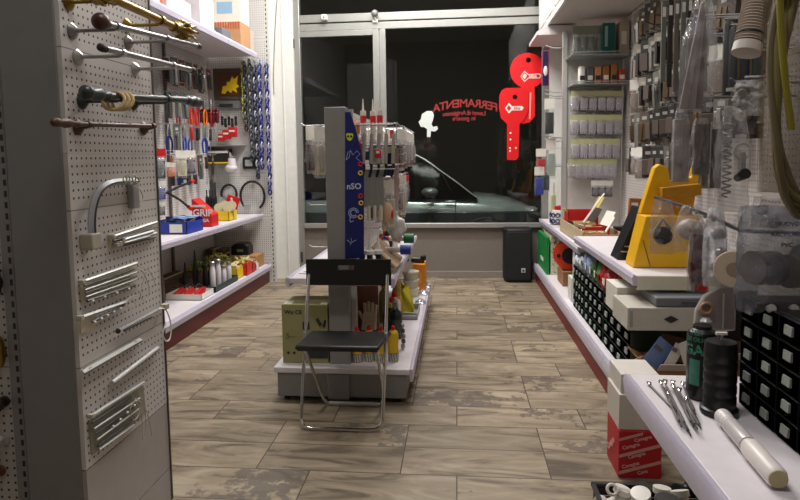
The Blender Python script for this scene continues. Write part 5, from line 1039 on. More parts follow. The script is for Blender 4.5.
# many small goods farther along the shelf
gm = [(PAPER, BLUE), (mat((150, 60, 50), .5), PAPER), (DARK, YEL), (mat((60, 90, 70), .5), RED), (PAPER, RED), (mat((180, 150, 60), .5), DARK)]; gn = ['white bottle with blue cap', 'rust red bottle with white cap', 'dark bottle with yellow cap', 'green bottle with red cap', 'white bottle with red cap', 'ochre bottle with dark cap']
for k in range(10):
    a, b = gm[k % 6]; bottle('small_bottle', f'{gn[k % 6]}, {ORD[k]} in the line on the aisle side shelf', 'bottle', (-.50-.04*(k % 2), 4.1+.1*k, ZM), .16+.03*(k % 3), .03, a, b, group='bottles on the aisle side shelf')
for k in range(6):
    a, b = gm[(k+2) % 6]; bottle('paint_bottle', f'{gn[(k+2) % 6]}, {ORD[k]} standing along the base of the stand', 'bottle', (-.46, 3.95+.16*k, ZB), .22, .045, a, b, group='bottles on the base of the stand')

# ---------------- right wall: packets on the far end panel ----------------
YR = 6.06
CRM = mat((184, 184, 140), .6); LIL = mat((160, 155, 162), .45)
def content_keys(w, h, d):
    m = MB().box(-w*.42, w*.42, -d*.3, d*.3, -h*.84, -h*.3)
    for k in range(4): m.box(-w*.4+k*w*.2, -w*.28+k*w*.2, -d*.42, -d*.3, -h*.98, -h*.80)
    return m
pr = packet('grey_packet', 'x', 'packet', .079, .175, .05, CRM, LIL, content=content_keys)
pd = packet('dark_packet', 'x', 'packet', .08, .15, .05, PAPER, mat((44, 42, 42), .5))
pm = packet('silver_packet', 'x', 'packet', .07, .14, .05, PAPER, mat((130, 132, 136), .35, .5))
def ret_row(y0p, x0p, x1p, n, proto, nm, rn, dark=True):
    for k in range(n):
        a = W(x0p+(x1p-x0p)*(k+.5)/n, y0p, Y=YR-.16)
        fin(hook_mb(MB(), (a.x, YR, a.z+.0), (0, -1, 0), .20, .003), 'hook', STEEL, RW)
        put(proto, (a.x, a.y, a.z-.018), (0, 0, R(rnd.uniform(-4, 4))), f'{nm}, {ORD[k]} from left in {rn} row of far end panel', 'packets on the far end panel', scale=(1, 1, 1))
        if dark: put(pd if k % 2 else pm, (a.x, a.y+.075, a.z-.056), (0, 0, R(rnd.uniform(-4, 4))), f'{"dark" if k % 2 else "silver"} packet behind the {ORD[k]} grey packet of {rn} end row', 'packets on the far end panel')
ret_row(90, 571, 624, 6, pr, 'grey packet with yellow header', 'top')
ret_row(114, 571, 622, 6, pr, 'grey packet with yellow header', 'second')
ret_row(138, 572, 620, 6, pr, 'grey packet with yellow header', 'third')
ret_row(158, 569, 616, 7, pr, 'narrow grey packet with yellow header', 'fourth')
ret_row(180, 592, 612, 3, pd, 'dark packet with pale header', 'lowest', False)
# ledges with boxes
fin(MB().box(1.075, 1.595, 5.78, 6.058, 2.055, 2.062).tube([(1.08, 5.78, 2.08), (1.59, 5.78, 2.08)], .005, 6), 'glass_ledge', mat((150, 156, 156), .2), RW)
fin(MB().box(1.05, 1.595, 5.72, 6.058, 2.315, 2.322).tube([(1.05, 5.72, 2.34), (1.59, 5.72, 2.34)], .005, 6), 'glass_ledge', mat((150, 156, 156), .2), RW)
cs = [PAPER, mat((84, 80, 78), .5), mat((176, 120, 84), .6), mat((150, 92, 40), .6), mat((160, 106, 52), .6), mat((190, 60, 48), .5)]
cn = ['white curved packet', 'dark narrow packet', 'pinkish brown packet', 'brown packet', 'ochre packet', 'red topped packet']
for k in range(6):
    x = 1.17+.072*k; t = thing('small_box', f'{cn[k]} standing on the lower ledge of the far end panel', 'box', (x, 5.84, 2.0635)); fin(MB().box(x-.03, x+.03, 5.82, 5.90, 2.0635, 2.0635+(.17, .16, .16, .17, .18, .12)[k]), 'box_body', cs[k], t, bevel=.006 if k else .02); fin(MB().box(x-.022, x+.022, 5.8185, 5.82, 2.10, 2.14), 'label_panel', [DARK, PAPER][k % 2], t)
x0, x1, z0, z1 = rect(603, 22, 616, 57, 5.8); z1 = min(z1, 2.66); t = thing('teal_box', 'teal green box standing on the upper ledge under the cabinet', 'box', (x0, 5.85, 2.3235)); fin(MB().box(x0, x1, 5.82, 5.96, 2.3235, z1), 'box_body', mat((24, 98, 92), .5), t, bevel=.003); fin(MB().box(x0+.02, x0+.045, 5.818, 5.82, 2.40, z1-.03), 'pale_stripe', mat((150, 180, 176), .5), t)
carton('beige_box', 'tall beige box at the right end of the upper ledge', 'box', 1.50, 1.585, 5.80, 5.95, 2.3235, 2.62, mat((176, 160, 142), .6), seal=False, stripe=PAPER)
for k in range(4):
    x = 1.12+.07*k; pk = packet('glassy_bag', ['leftmost greenish glassy bag on the upper ledge', 'second greenish glassy bag on the upper ledge', 'third greenish glassy bag beside the teal box', 'greenish glassy bag touching the teal box'][k], 'bag', .07, .26, .05, mat((130, 136, 120), .5), mat((96, 104, 84), .4)); pk.location = (x, 5.86, 2.59)
# end upright: prongs, blue pack and brushes
for yp in (48, 92, 96, 137, 141, 166):
    a = W(548, yp, Y=6.04); fin(MB().tube(smooth([(1.03, 6.05, a.z), (.94, 6.03, a.z-.004), (.86, 6.02, a.z+.02)], 4), .006, 6), 'prong', mat((190, 192, 188), .35), RW)
x0, x1, z0, z1 = rect(541.5, 50, 549.5, 86, 6.0); t = thing('blue_card_pack', 'tall dark blue card pack with pink edges by the window jamb', 'packet', (x0, 6.01, z0)); fin(MB().box(x0, x1, 6.0, 6.01, z0, z1), 'card', mat((150, 70, 96), .5), t); fin(MB().box(x0+.012, x1-.012, 5.995, 6.0, z0+.01, z1-.01), 'printed_field', mat((26, 36, 74), .4, scale=30, noise_amt=.5), t); fin(MB().ball(((x0+x1)/2, 5.99, z1-.2), (.02, .01, .05), 0, 8, 6), 'article', PAPER, t)
for k, (px, yp, h, cc, lb) in enumerate(((541, 150, .2, mat((190, 30, 34), .4), 'red and white hanging bottle at the window jamb'), (539, 168, .22, mat((36, 60, 150), .4), 'blue hanging bag at the window jamb'), (545, 166, .2, mat((40, 70, 60), .4), 'dark green hanging bag at the jamb'), (549, 100, .28, mat((50, 54, 52), .4), 'dark long packet beside the end upright'), (551, 140, .3, mat((160, 176, 166), .4), 'pale grey long packet at the end upright'))):
    a = W(px, yp, Y=5.98); pk = packet('jamb_packet', lb, 'packet', .095, h*1.25, .08, PAPER, cc, film_m=film((220, 220, 225), .03, .1)); pk.location = (a.x, a.y-.03*(k % 2), a.z); fin(MB().tube([(1.03, 6.05, a.z+.016), (a.x-.01, a.y-.03*(k % 2), a.z+.016)], .003, 5), 'hook', STEEL, RW)

# ---- packets in rows along the right wall ----
DB = mat((84, 72, 64), .6); DG = mat((110, 112, 104), .55); DKK = mat((44, 42, 42), .5); BRZ = mat((96, 78, 56), .4, .6); SLV = mat((170, 170, 168), .3, .8)
kr = [blister('hinge_card', 'x', 'card', .10, .19, .03, DB, BRZ, 'hinge'), blister('lock_card', 'x', 'card', .10, .17, .04, DKK, SLV, 'round'), blister('bracket_card', 'x', 'card', .09, .22, .025, DG, SLV, 'bar'),
      blister('bolt_card', 'x', 'card', .08, .18, .03, DKK, DB, 'box'), packet('fittings_packet', 'x', 'packet', .10, .2, .05, PAPER, mat((120, 104, 90), .4, .3), film_m=film((220, 220, 220), .1, .08)), blister('door_pull_card', 'x', 'card', .09, .2, .035, mat((150, 138, 124), .6), DKK, 'bar')]
nr = ['brown carded hinge', 'black carded round lock', 'grey carded steel bracket', 'black carded bolt', 'clear packet of brown fittings', 'tan carded black handle']
rn_ = ['top', 'second', 'third', 'fourth', 'lowest']
for ri, z in enumerate((2.52, 2.24, 1.98, 1.72, 1.46)):
    for c in range(14 if ri < 4 else 9):
        y = 4.98-.145*c-(ri % 2)*.05; L = .26 if ri > 0 else .22
        fin(hook_mb(MB(), (1.60, y, z), (-1, 0, 0), L, .003), 'hook', STEEL, RW)
        for j in range(2):
            k = rnd.choice((0, 1, 2, 3, 3, 4, 5) if ri > 1 else (0, 0, 2, 3, 5)); zj = rnd.choice((0, 0, .0, -.03)); put(kr[k], (1.60-L+.05+.09*j, y, z-.019), (R(rnd.uniform(-4, 4)), 0, R(-90+rnd.uniform(2, 50))), f'{nr[k]}, {"inner" if j else "outer"} on {ORD[c]} hook from the far corner, {rn_[ri]} wall row', 'goods hanging on the right wall', scale=rnd.uniform(1.0, 1.3))
# longer dark strips and tubes hanging nearer
for k in range(7):
    a = W(664+6.5*k, 14, Y=3.35-.03*k); a.z = 2.2; t = thing('long_profile', f'long dark grey metal strip near the top, {ORD[k]} from the left', 'strip', (a.x, a.y, 1.75), 'long strips hanging at the upper right')
    fin(MB().box(a.x-.012, a.x+.012, a.y-.005, a.y+.005, 1.78-.03*(k % 3), 2.2), 'strip', [DG, DKK, mat((120, 112, 106), .4, .4)][k % 3], t); fin(MB().box(a.x-.008, a.x+.008, a.y-.006, a.y-.005, 2.12, 2.17), 'price_label', PAPER, t)
    fin(MB().tube([(1.5985, a.y, 2.206), (a.x-.02, a.y, 2.206), (a.x-.03, a.y, 2.225)], .0035, 6), 'long_prong', STEEL, RW)
for k in range(3):
    a = W((643, 652, 665)[k], (20, 12, 5)[k], Y=3.9-.2*k); fin(MB().tube(smooth([(1.5985, a.y, a.z-.03), (a.x+.12, a.y, a.z-.032), (a.x+.04, a.y, a.z-.02), (a.x, a.y, a.z)], 4), .005, 6), 'long_prong', mat((80, 80, 78), .4, .5), RW); fin(MB().ball(a, .008, 0, 8, 6), 'prong_tip', PAPER, RW)

# ---- far shelf B (top .70) ----
ZS = .7015
c = at(541, 216, ZS); c = Vector((1.03, 6.2, ZS)); t = thing('patterned_jar', 'blue and white patterned round jar with a red lid on the far shelf', 'jar', tuple(c)); fin(MB().lathe([(.05, 0), (.085, .03), (.09, .09), (.07, .14), (.05, .15)], c, n=20), 'jar_body', PAPER, t)
m = MB()
for k in range(5):
    for z in (.04, .1):
        g = math.pi+k*.55-.4; m.tube(arc(c+Vector((.088*math.cos(g), .088*math.sin(g), z)), .02, 0, 6.1, 8, (-math.sin(g), math.cos(g), 0), (0, 0, 1)), .006, 5)
fin(m, 'blue_rings', mat((30, 44, 110), .4), t); fin(MB().lathe([(.05, .15), (.045, .185), (.01, .195)], c, n=16), 'lid', RED, t)
t = thing('paint_roller', 'pale green handled brush standing behind the patterned jar', 'brush', (.98, 6.26, ZS)); fin(MB().box(.955, 1.005, 6.24, 6.28, ZS, ZS+.3), 'brush_head', mat((196, 206, 160), .6), t, bevel=.006); fin(MB().tube([(.98, 6.26, ZS+.3), (.98, 6.26, ZS+.42)], .012, 8), 'handle', PAPER, t)
t = thing('parts_tray', 'long tan cardboard tray of red boxes at the shelf edge', 'tray', (1.1, 5.2, ZS)); TN = mat((186, 168, 134), .7)
fin(MB().box(.955, .962, 4.68, 5.7, ZS, ZS+.115).box(1.3, 1.307, 4.68, 5.7, ZS, ZS+.08).box(.955, 1.307, 4.68, 4.687, ZS, ZS+.09).box(.955, 1.307, 5.693, 5.7, ZS, ZS+.115).box(.955, 1.307, 4.68, 5.7, ZS, ZS+.005), 'tray_body', TN, t)
zt2 = ZS+.0065
def obx(nm, lb, x, y, w, d, h, m_, lid=None, rz=0, z=zt2):
    t = thing(nm, lb, 'box', (x, y, z)); ORG[t.name] = Vector((0, 0, 0)); t.rotation_euler[2] = rz; w_ = .004
    fin(MB().box(-w/2, w/2, -d/2, -d/2+w_, 0, h).box(-w/2, w/2, d/2-w_, d/2, 0, h).box(-w/2, -w/2+w_, -d/2, d/2, 0, h).box(w/2-w_, w/2, -d/2, d/2, 0, h).box(-w/2, w/2, -d/2, d/2, 0, w_), 'box_body', m_, t)
    if lid: fin(MB().obox((w/2+.02, 0, h+.06), (.004, d, .13), (0, .5, 0)).obox((-w/2-.01, 0, h-.0), (.004, d*.9, .03), (0, -.4, 0)), 'open_flap', lid, t)
    mm = MB()
    for k in range(14): mm.obox((rnd.uniform(-w*.36, w*.36), rnd.uniform(-d*.36, d*.36), h*.8+rnd.uniform(0, .02)), (.05, .02, .012), (rnd.uniform(-.3, .3), rnd.uniform(-.3, .3), rnd.uniform(0, 3)))
    mm.box(-w*.45, w*.45, -d*.45, d*.45, .005, h*.8); o = fin(mm, 'loose_parts', mat((186, 166, 120), .5, noise_amt=.4), t); o['kind'] = 'stuff'
    return t
obx('open_red_box', 'open red box at the far end of the tan tray', 1.11, 5.52, .26, .2, .2, RED, mat((196, 176, 90), .6))
obx('open_red_box', 'small open red box in the middle of the tan tray', 1.12, 5.05, .2, .16, .11, RED, mat((220, 214, 204), .6), .2)
obx('open_tan_box', 'open tan box with a raised white flap in the tray', 1.08, 4.82, .18, .14, .09, mat((206, 160, 120), .6), PAPER, -.2)
obx('open_tan_box', 'open cream box between the two red boxes in the tray', 1.07, 5.27, .18, .18, .12, mat((214, 196, 150), .6), mat((60, 54, 48), .6), .1)
for k in range(5):
    x, y = 1.37+.04*(k % 2), 4.75+.12*k; t = thing('dark_block', f'small dark block against the right wall behind the tan tray, {ORD[k]} from the near end', 'box', (x, y, ZS), 'dark blocks behind the tan tray'); fin(MB().box(x-.04, x+.04, y-.04, y+.04, ZS, ZS+.09+.02*(k % 2)), 'box_body', [DKK, DB][k % 2], t, bevel=.003); fin(MB().box(x-.041, x-.04, y-.02, y+.02, ZS+.03, ZS+.06), 'label_panel', PAPER, t)
t = thing('white_drawing_sheet', 'leaning white sheet at the middle of the tan tray', 'sheet', (1.2, 5.22, zt2+.12)); fin(MB().add([(1.05, 5.15, ZS+.14), (1.06, 5.15, ZS+.13), (1.28, 5.35, ZS+.36), (1.27, 5.36, ZS+.37)], [(0, 1, 2, 3)]).tube([(1.06, 5.16, ZS+.13), (1.27, 5.35, ZS+.36)], .008, 6), 'sheet', PAPER, t)

# ---- below the far shelf: on the base (top .20) ----
ZR = .2015
t = thing('green_panel', 'upright bright green board end by the loudspeaker', 'board', (.905, 6.45, ZR)); fin(MB().box(.89, .92, 6.1, 6.72, ZR, .58), 'board', mat((20, 130, 60), .5), t, bevel=.003); fin(MB().box(.888, .89, 6.3, 6.5, .3, .34), 'label_panel', PAPER, t)
t = thing('floral_box', 'cream box printed with small green leaves beside the green board', 'box', (1.05, 6.3, ZR)); fin(MB().box(.935, 1.2, 6.105, 6.6, ZR, .60), 'box_body', mat((208, 204, 176), .7), t, bevel=.003); m = MB()
for k in range(60): x, z = .945+.245*rnd.random(), .22+.36*rnd.random(); g = rnd.uniform(0, 3); m.obox((x, 6.1045, z), (.028, .001, .007), (0, g, 0))
fin(m, 'leaf_print', mat((96, 110, 70), .7), t)
carton('brown_carton', 'brown carton carrying the orange reel on the right base shelf', 'box', .96, 1.3, 5.55, 5.85, ZR, .335, mat((150, 108, 74), .8))
c = W(560.5, 254, Y=5.62); r = .137; c = Vector((.985+.05, 5.62, .338+r)); t = thing('cable_reel', 'round orange red cable reel with black hub on the brown carton', 'reel', (c.x, c.y, .338))
fin(MB().lathe([(r*.45, -.012), (r, -.012), (r, -.002), (r*.45, -.002)], c, (0, -1, 0), 32).lathe([(r*.45, -.10), (r, -.10), (r, -.09), (r*.45, -.09)], c, (0, -1, 0), 32), 'flange', mat((226, 66, 30), .4), t); fin(MB().lathe([(r*.62, -.09), (r*.62, -.012)], c, (0, -1, 0), 26).lathe([(r*.54, -.011), (r*.54, .004), (r*.1, .006)], c, (0, -1, 0), 24), 'hub', BLACK, t); fin(MB().tube([c+Vector((-r*.75, -.01, 0)), c+Vector((-r*.75, .02, 0))], .018, 12), 'grip', BLACK, t); fin(MB().box(c.x-.06, c.x+.06, c.y-.0, c.y+.1, .3372, .3425), 'foot', BLACK, t)
carton('white_box', 'small white box standing in front of the brown carton', 'box', .925, .99, 4.95, 5.1, ZR, .40, mat((214, 212, 200), .6), seal=False, stripe=mat((180, 186, 180), .6))
t = thing('wire_basket', 'white wire basket under the far end of the right shelf', 'basket', (.98, 6.62, .605)); m = MB()
for k in range(6): m.tube([(.955+.03*k, 6.56, .655), (.955+.03*k, 6.56, .608)], .004, 5)
m.tube([(.95, 6.56, .655), (1.11, 6.56, .655)], .004, 5).tube([(.95, 6.56, .608), (1.11, 6.56, .608)], .004, 5); fin(m, 'wire_front', PAPER, t)
# drawer units: small green black drawers facing the aisle
GD = mat((62, 76, 66), .45); GD2 = mat((50, 60, 52), .45); LB = mat((146, 152, 144), .6)
def drawer_unit(lb, x0, x1, y0, y1, z0, z1, nc, nrw, body_m, dm, name='drawer_cabinet', pull=True):
    t = thing(name, lb, 'drawer cabinet', ((x0+x1)/2, (y0+y1)/2, z0))
    fin(MB().box(x0+.02, x1, y0, y1, z0, z1), 'carcass', body_m, t, bevel=.002)
    cw, rh = (y1-y0)/nc, (z1-z0)/nrw
    for r_ in range(nrw):
        for c in range(nc):
            a, b = y0+c*cw+.003, y0+(c+1)*cw-.003; d, e = z0+r_*rh+.003, z0+(r_+1)*rh-.003
            dr = fin(MB().box(x0+.004, x0+.0195, a, b, d, e).box(x0+.004, x0+.006, a, b, d, e), 'drawer', dm, t, bevel=.002)
            ym = (a+b)/2; fin(MB().add([(x0-.001, ym-cw*.17, d+rh*.66), (x0-.001, ym+cw*.17, d+rh*.66), (x0-.003, ym+cw*.17, d+rh*.3), (x0-.003, ym-cw*.17, d+rh*.3), (x0+.004, ym-cw*.17, d+rh*.66), (x0+.004, ym+cw*.17, d+rh*.66), (x0+.004, ym+cw*.17, d+rh*.3), (x0+.004, ym-cw*.17, d+rh*.3)], [(0, 1, 2, 3), (4, 5, 6, 7), (0, 1, 5, 4), (2, 3, 7, 6), (0, 3, 7, 4), (1, 2, 6, 5)]), 'label_plate', LB, dr)
    return t
drawer_unit('far green black drawer cabinet with white labels under the right shelf', .915, 1.25, 4.42, 4.84, ZR, .54, 4, 4, GD2, GD)
drawer_unit('middle green black drawer cabinet with white labels under the right shelf', .915, 1.25, 3.86, 4.40, ZR, .54, 4, 4, GD2, GD)
drawer_unit('near green black drawer cabinet under the flat white boxes', .915, 1.25, 3.24, 3.84, ZR, .54, 4, 4, GD2, GD)
# bags of goods on the drawer units
bc = [(mat((200, 206, 214), .4), 'white'), (mat((150, 166, 200), .4), 'pale blue'), (mat((70, 110, 60), .5), 'green'), (mat((190, 40, 44), .4), 'red and white'), (mat((196, 60, 60), .4), 'red'), (PAPER, 'plain white')]
ys = [4.72, 4.58, 4.45, 4.3, 4.16, 4.02, 3.9, 3.77, 3.65, 3.53]; kk = [0, 0, 1, 1, 2, 2, 3, 4, 3, 3]
for i, y in enumerate(ys):
    for j in range(2):
        m_, nmc = bc[kk[i]]; x = .95+.105*j; t = thing('goods_bag', f'{nmc} bag on the drawer cabinets, {ORD[i]} from the far end, {"back" if j else "front"} row', 'bag', (x, y, .5415), 'bags on the green drawer cabinets'); h = .09 if y > 4.5 else .15; sd = rnd.uniform(0, 9)
        fin(MB().grid(lambda u, v: Vector((x, y, .5415))+Vector((.045*math.cos(6.2832*u)*(math.sin(math.pi*min(.97, v*.9+.1))**.5), .052*math.sin(6.2832*u)*(math.sin(math.pi*min(.97, v*.9+.1))**.5), h*v))*(1+.35*noise.noise(Vector((math.cos(6.2832*u)*2, math.sin(6.2832*u)*2, v*4+sd)))), 12, 9), 'bag_body', m_, t, sharp=180)
        fin(MB().obox((x-.05, y, .5415+h*.5), (.004, .045, .04), (0, 0, rnd.uniform(-.3, .3))), 'label_panel', RED if kk[i] in (3, 4) and j == 0 and i % 2 == 0 else PAPER, t)
carton('white_case', 'white blue edged case standing at the far end of the drawers', 'box', .93, 1.08, 4.86, 4.93, .2015, .64, mat((200, 206, 212), .5), seal=False, stripe=DARK)
# flat white boxes at the near end
carton('flat_white_box', 'wide white box with a black diamond under the raised shelf', 'box', .825, 1.30, 2.97, 3.25, .5415, .655, mat((188, 182, 170), .6), seal=False)
t = bpy.data.objects['flat_white_box']
x, z = W(712-12, 326-4, Y=2.97).x, .55; x = 1.03; z = .60; fin(MB().prism([(x-.035, z), (x, z+.018), (x+.035, z), (x, z-.018)], 2.967, 2.97), 'diamond_mark', DARK, t)
fin(MB().box(.835, .85, 2.966, 2.97, .56, .64), 'printed_label', mat((150, 150, 144), .6), t)
carton('flat_white_box', 'cream box standing right behind the diamond marked box', 'box', .85, 1.30, 3.27, 3.5, .5415, .69, mat((216, 212, 200), .6), seal=False)
t = thing('grey_toolbox', 'flat grey case lying on the diamond marked white box', 'case', (1.1, 3.2, .6565)); fin(MB().box(.96, 1.30, 2.98, 3.24, .6565, .705), 'case_body', mat((110, 112, 116), .45), t, bevel=.008); fin(MB().box(1.08, 1.15, 2.974, 2.98, .674, .686), 'handle', mat((80, 82, 86), .4), t)
# open cartons under the flat boxes
def open_box(nm, lb, x0, x1, y0, y1, z0, z1, m_, flaps=True):
    t = thing(nm, lb, 'box', ((x0+x1)/2, (y0+y1)/2, z0)); w = .004
    fin(MB().box(x0, x1, y0, y0+w, z0, z1).box(x0, x1, y1-w, y1, z0, z1).box(x0, x0+w, y0, y1, z0, z1).box(x1-w, x1, y0, y1, z0, z1).box(x0, x1, y0, y1, z0, z0+w), 'box_body', m_, t)
    if flaps: fin(MB().obox((x0-.03, (y0+y1)/2, z1+.015), (.08, y1-y0-.02, .003), (0, .5, 0)), 'flap', m_, t); fin(MB().obox(((x0+x1)/2, y0-.02, z1+.02), (x1-x0-.02, .06, .003), (-.8, 0, 0)), 'flap', mat((208, 200, 190), .7), t)
    return t
open_box('open_carton', 'open brown carton under the overhanging flat white boxes', .95, 1.22, 2.93, 3.2, ZR, .36, KRAFT)
for k, (x, y, z, s, rt, mm, lb) in enumerate(((.98, 2.99, .42, (.10, .003, .15), (0, .7, .3), mat((120, 146, 196), .5), 'pale blue sheet leaning out of the brown carton'), (1.05, 2.97, .42, (.05, .003, .12), (0, .5, .1), PAPER, 'white card standing beside the pale blue sheet'), (1.13, 2.96, .43, (.11, .003, .15), (0, -.3, .2), mat((226, 220, 212), .6), 'large pale folded sheet in the brown carton'), (1.08, 3.05, .43, (.14, .02, .12), (0, .2, -.2), mat((110, 76, 56), .7), 'dark brown folded board in the brown carton'), (.94, 3.02, .38, (.12, .02, .06), (0, -.5, .1), mat((170, 130, 110), .6), 'pinkish package at the left of the brown carton'))):
    t = thing('paper_sheet', lb, 'paper', (x, y, z-.07)); fin(MB().obox((x, y, z), s, rt), 'sheet', mm, t); fin(MB().obox((x, y-.004, z+.03), (s[0]*.5, .001, .02), rt), 'printed_line', mat((120, 110, 110), .7), t)
open_box('open_carton', 'second open brown carton farther right on the base', 1.26, 1.56, 2.93, 3.22, ZR, .42, mat((130, 92, 66), .8))
# white and red boxes on the floor
t = thing('red_printed_box', 'red cardboard box with slanting white lettering on the floor', 'box', (.76, 2.66, .0)); fin(MB().box(.69, .87, 2.58, 2.78, .001, .212), 'box_body', mat((178, 22, 32), .55), t, bevel=.003)
m = MB(); wtx = mat((222, 170, 168), .6)
for k in range(3): m.add([(.691, 2.578, .015+.075*k), (.869, 2.578, .070+.075*k-.0), (.869, 2.578, .085+.075*k), (.691, 2.578, .030+.075*k)] if k < 2 else [(.691, 2.578, .165), (.79, 2.578, .196), (.79, 2.578, .208), (.691, 2.578, .178)], [(0, 1, 2, 3)])
fin(m, 'white_stripe', mat((206, 150, 140), .6), t)
for k, (x, z, tx_) in enumerate(((.75, .06, 'Cavagna'), (.775, .105, 'Cavagna'), (.75, .145, 'Cavagna'), (.80, .18, 'Cavagna'), (.80, .03, 'Cava'))):
    q = text_mb(tx_, .016, 0, bold=True); q.xf(Matrix.Translation((x-.01, 2.5775, z)) @ Matrix.Rotation(-R(17), 4, 'Y')); fin(q, 'lettering', wtx, t)
q = text_mb('Cavagna', .03, 0, bold=True); q.xf(Matrix.Translation((.6805, 2.68, .11)) @ Matrix.Rotation(R(-90), 4, 'Z') @ Matrix.Rotation(R(-40), 4, 'Y')); fin(q, 'lettering', wtx, t)
carton('tall_white_box', 'white box standing on the red printed box', 'box', .69, .86, 2.585, 2.79, .2135, .37, mat((196, 188, 178), .6), seal=False)
carton('tall_white_box', 'topmost white box of the stack beside the near shelf', 'box', .70, .86, 2.60, 2.8, .3715, .455, mat((206, 200, 192), .6), seal=False)

# ---- on the nearer raised shelf (top .79) ----
ZC = .7915
t = thing('yellow_display_bin', 'bright yellow slanted plastic display stand on the raised right shelf', 'display stand', (1.08, 3.4, ZC)); YS = mat((224, 170, 14), .4)
P = lambda px, py, Y=3.3: (W(px, py, Y=Y).x, W(px, py, Y=Y).z)
a0 = P(633, 266); a1 = P(694, 267); a2 = P(700, 190); a3 = P(674, 167); a4 = P(665, 165)
zb_ = ZC
body = [(a0[0], zb_), (a1[0], zb_), (P(700, 216)[0], P(700, 216)[1]), (P(646, 216)[0], P(646, 216)[1])]
fin(MB().prism(body, 3.30, 3.46), 'lower_body', YS, t, bevel=.006)
up = [(P(646, 216)[0], P(646, 216)[1]), (P(700, 216)[0], P(700, 216)[1]), P(707, 178), P(703, 165), P(699, 178), P(677, 182), P(675, 168), P(666, 164), P(661, 168)]
fin(MB().prism(up, 3.40, 3.46), 'upper_back', YS, t, bevel=.006)
fin(MB().prism([P(664, 188), P(704, 184), P(704, 196), P(664, 198)], 3.33, 3.40), 'ledge', mat((176, 120, 12), .5), t, bevel=.004)
fin(MB().tube([(P(650, 268)[0], 3.298, ZC+.01), (P(643, 240)[0], 3.298, P(643, 240)[1])], .002, 5), 'cable', DARK, t)
def slab(name, lb, cat, b0, b1, t0, t1, Y, th_, m_, extra=None):
    t = thing(name, lb, cat, (P(*b0)[0], Y, ZC)); q = [(P(*b0, Y)[0], ZC+.001), (P(*b1, Y)[0], ZC+.001), P(*t1, Y), P(*t0, Y)]; fin(MB().prism(q, Y, Y+th_), 'board', m_, t, bevel=.004); return t, q
t, q = slab('black_case', 'large black flat case leaning on the raised shelf', 'case', (617, 258), (630, 260), (640, 207), (647, 208), 3.55, .16, mat((24, 24, 26), .35)); fin(MB().tube([(q[0][0]+.02, 3.547, ZC+.05), (q[1][0]+.015, 3.547, ZC+.045)], .004, 6).tube([(q[0][0]+.04, 3.547, ZC+.08), (q[1][0]+.03, 3.547, ZC+.075)], .004, 6), 'chrome_edge', STEEL, t)
t, q = slab('black_case', 'second black flat case between the first one and yellow stand', 'case', (628, 261), (632, 262), (645, 214), (648, 214), 3.48, .06, mat((20, 20, 22), .35)); fin(MB().tube([(q[0][0], 3.378, ZC+.01), (q[3][0], 3.378, q[3][1])], .004, 6), 'chrome_edge', STEEL, t)
t, q = slab('brown_board', 'brown flat board behind the black cases', 'board', (626, 246), (636, 246), (630, 198), (645, 199), 3.95, .03, mat((150, 92, 44), .5)); fin(MB().box(q[3][0]+.01, q[3][0]+.05, 3.948, 3.95, q[3][1]-.06, q[3][1]-.03), 'label_panel', PAPER, t)

# ---------------- near unit on the right ----------------
ZN = .6065
drawer_unit('black cabinet of many small drawers with pale labels at right edge', .885, 1.175, .95, 1.95, ZN, .955, 9, 5, mat((16, 16, 17), .5), mat((24, 24, 25), .45), name='small_parts_cabinet')
# canisters
t = thing('black_canister', 'black gas canister with green lettering beside the drawers', 'canister', (.79, 1.99, ZN)); c = Vector((.79, 1.99, ZN)); G = mat((60, 150, 120), .5)
fin(MB().lathe([(.042, 0), (.046, .006), (.046, .205), (.042, .22), (.03, .23), (.028, .24)], c, n=28), 'canister_body', mat((14, 16, 16), .35), t)
def curved(txt, h, ang, z, r, bold=True):
    m = text_mb(txt, h, 0, bold=bold); m.v = [c+Vector((r*math.sin(ang+v.x/r), -r*math.cos(ang+v.x/r), z+v.z)) for v in m.v]; return m
fin(curved('GAS', .034, -.75, .165, (.0466)), 'lettering', G, t); fin(curved('DI OLIO', .014, -.75, .20, (.0466)), 'small_lettering', G, t); fin(curved('PER', .016, -.75, .222, (.0466)), 'small_lettering', G, t)
m = MB(); m.grid(lambda u, v: c+Vector((.0464*math.sin(-1.25+.75*u), -.0464*math.cos(-1.25+.75*u), .05+.085*v)), 8, 4); fin(m, 'green_picture', mat((70, 140, 120), .5, scale=40, noise_amt=.5), t, sharp=180)
t = thing('ribbed_black_bottle', 'black ribbed container with a raised base ring by the drawers', 'bottle', (.83, 1.92, ZN)); c = Vector((.845, 1.88, ZN)); pr_ = [(.05, 0), (.054, .004), (.054, .018), (.046, .022)]
for k in range(5): pr_ += [(.045, .03+.035*k), (.047, .036+.035*k), (.047, .056+.035*k), (.045, .06+.035*k)]
pr_ += [(.046, .21), (.042, .225), (.02, .228)]
t.location = (.845, 1.88, ZN); 
c = Vector((.795, 1.865, ZN)); ORG[t.name] = c.copy(); t.location = c
fin(MB().lathe(pr_, c, n=28), 'bottle_body', mat((16, 16, 17), .4), t); fin(MB().tube([c+Vector((0, 0, .229)), c+Vector((.0, -.01, .252))], .003, 6).box(c.x-.02, c.x+.012, c.y-.014, c.y-.006, ZN+.248, ZN+.256), 'white_clip', PAPER, t)
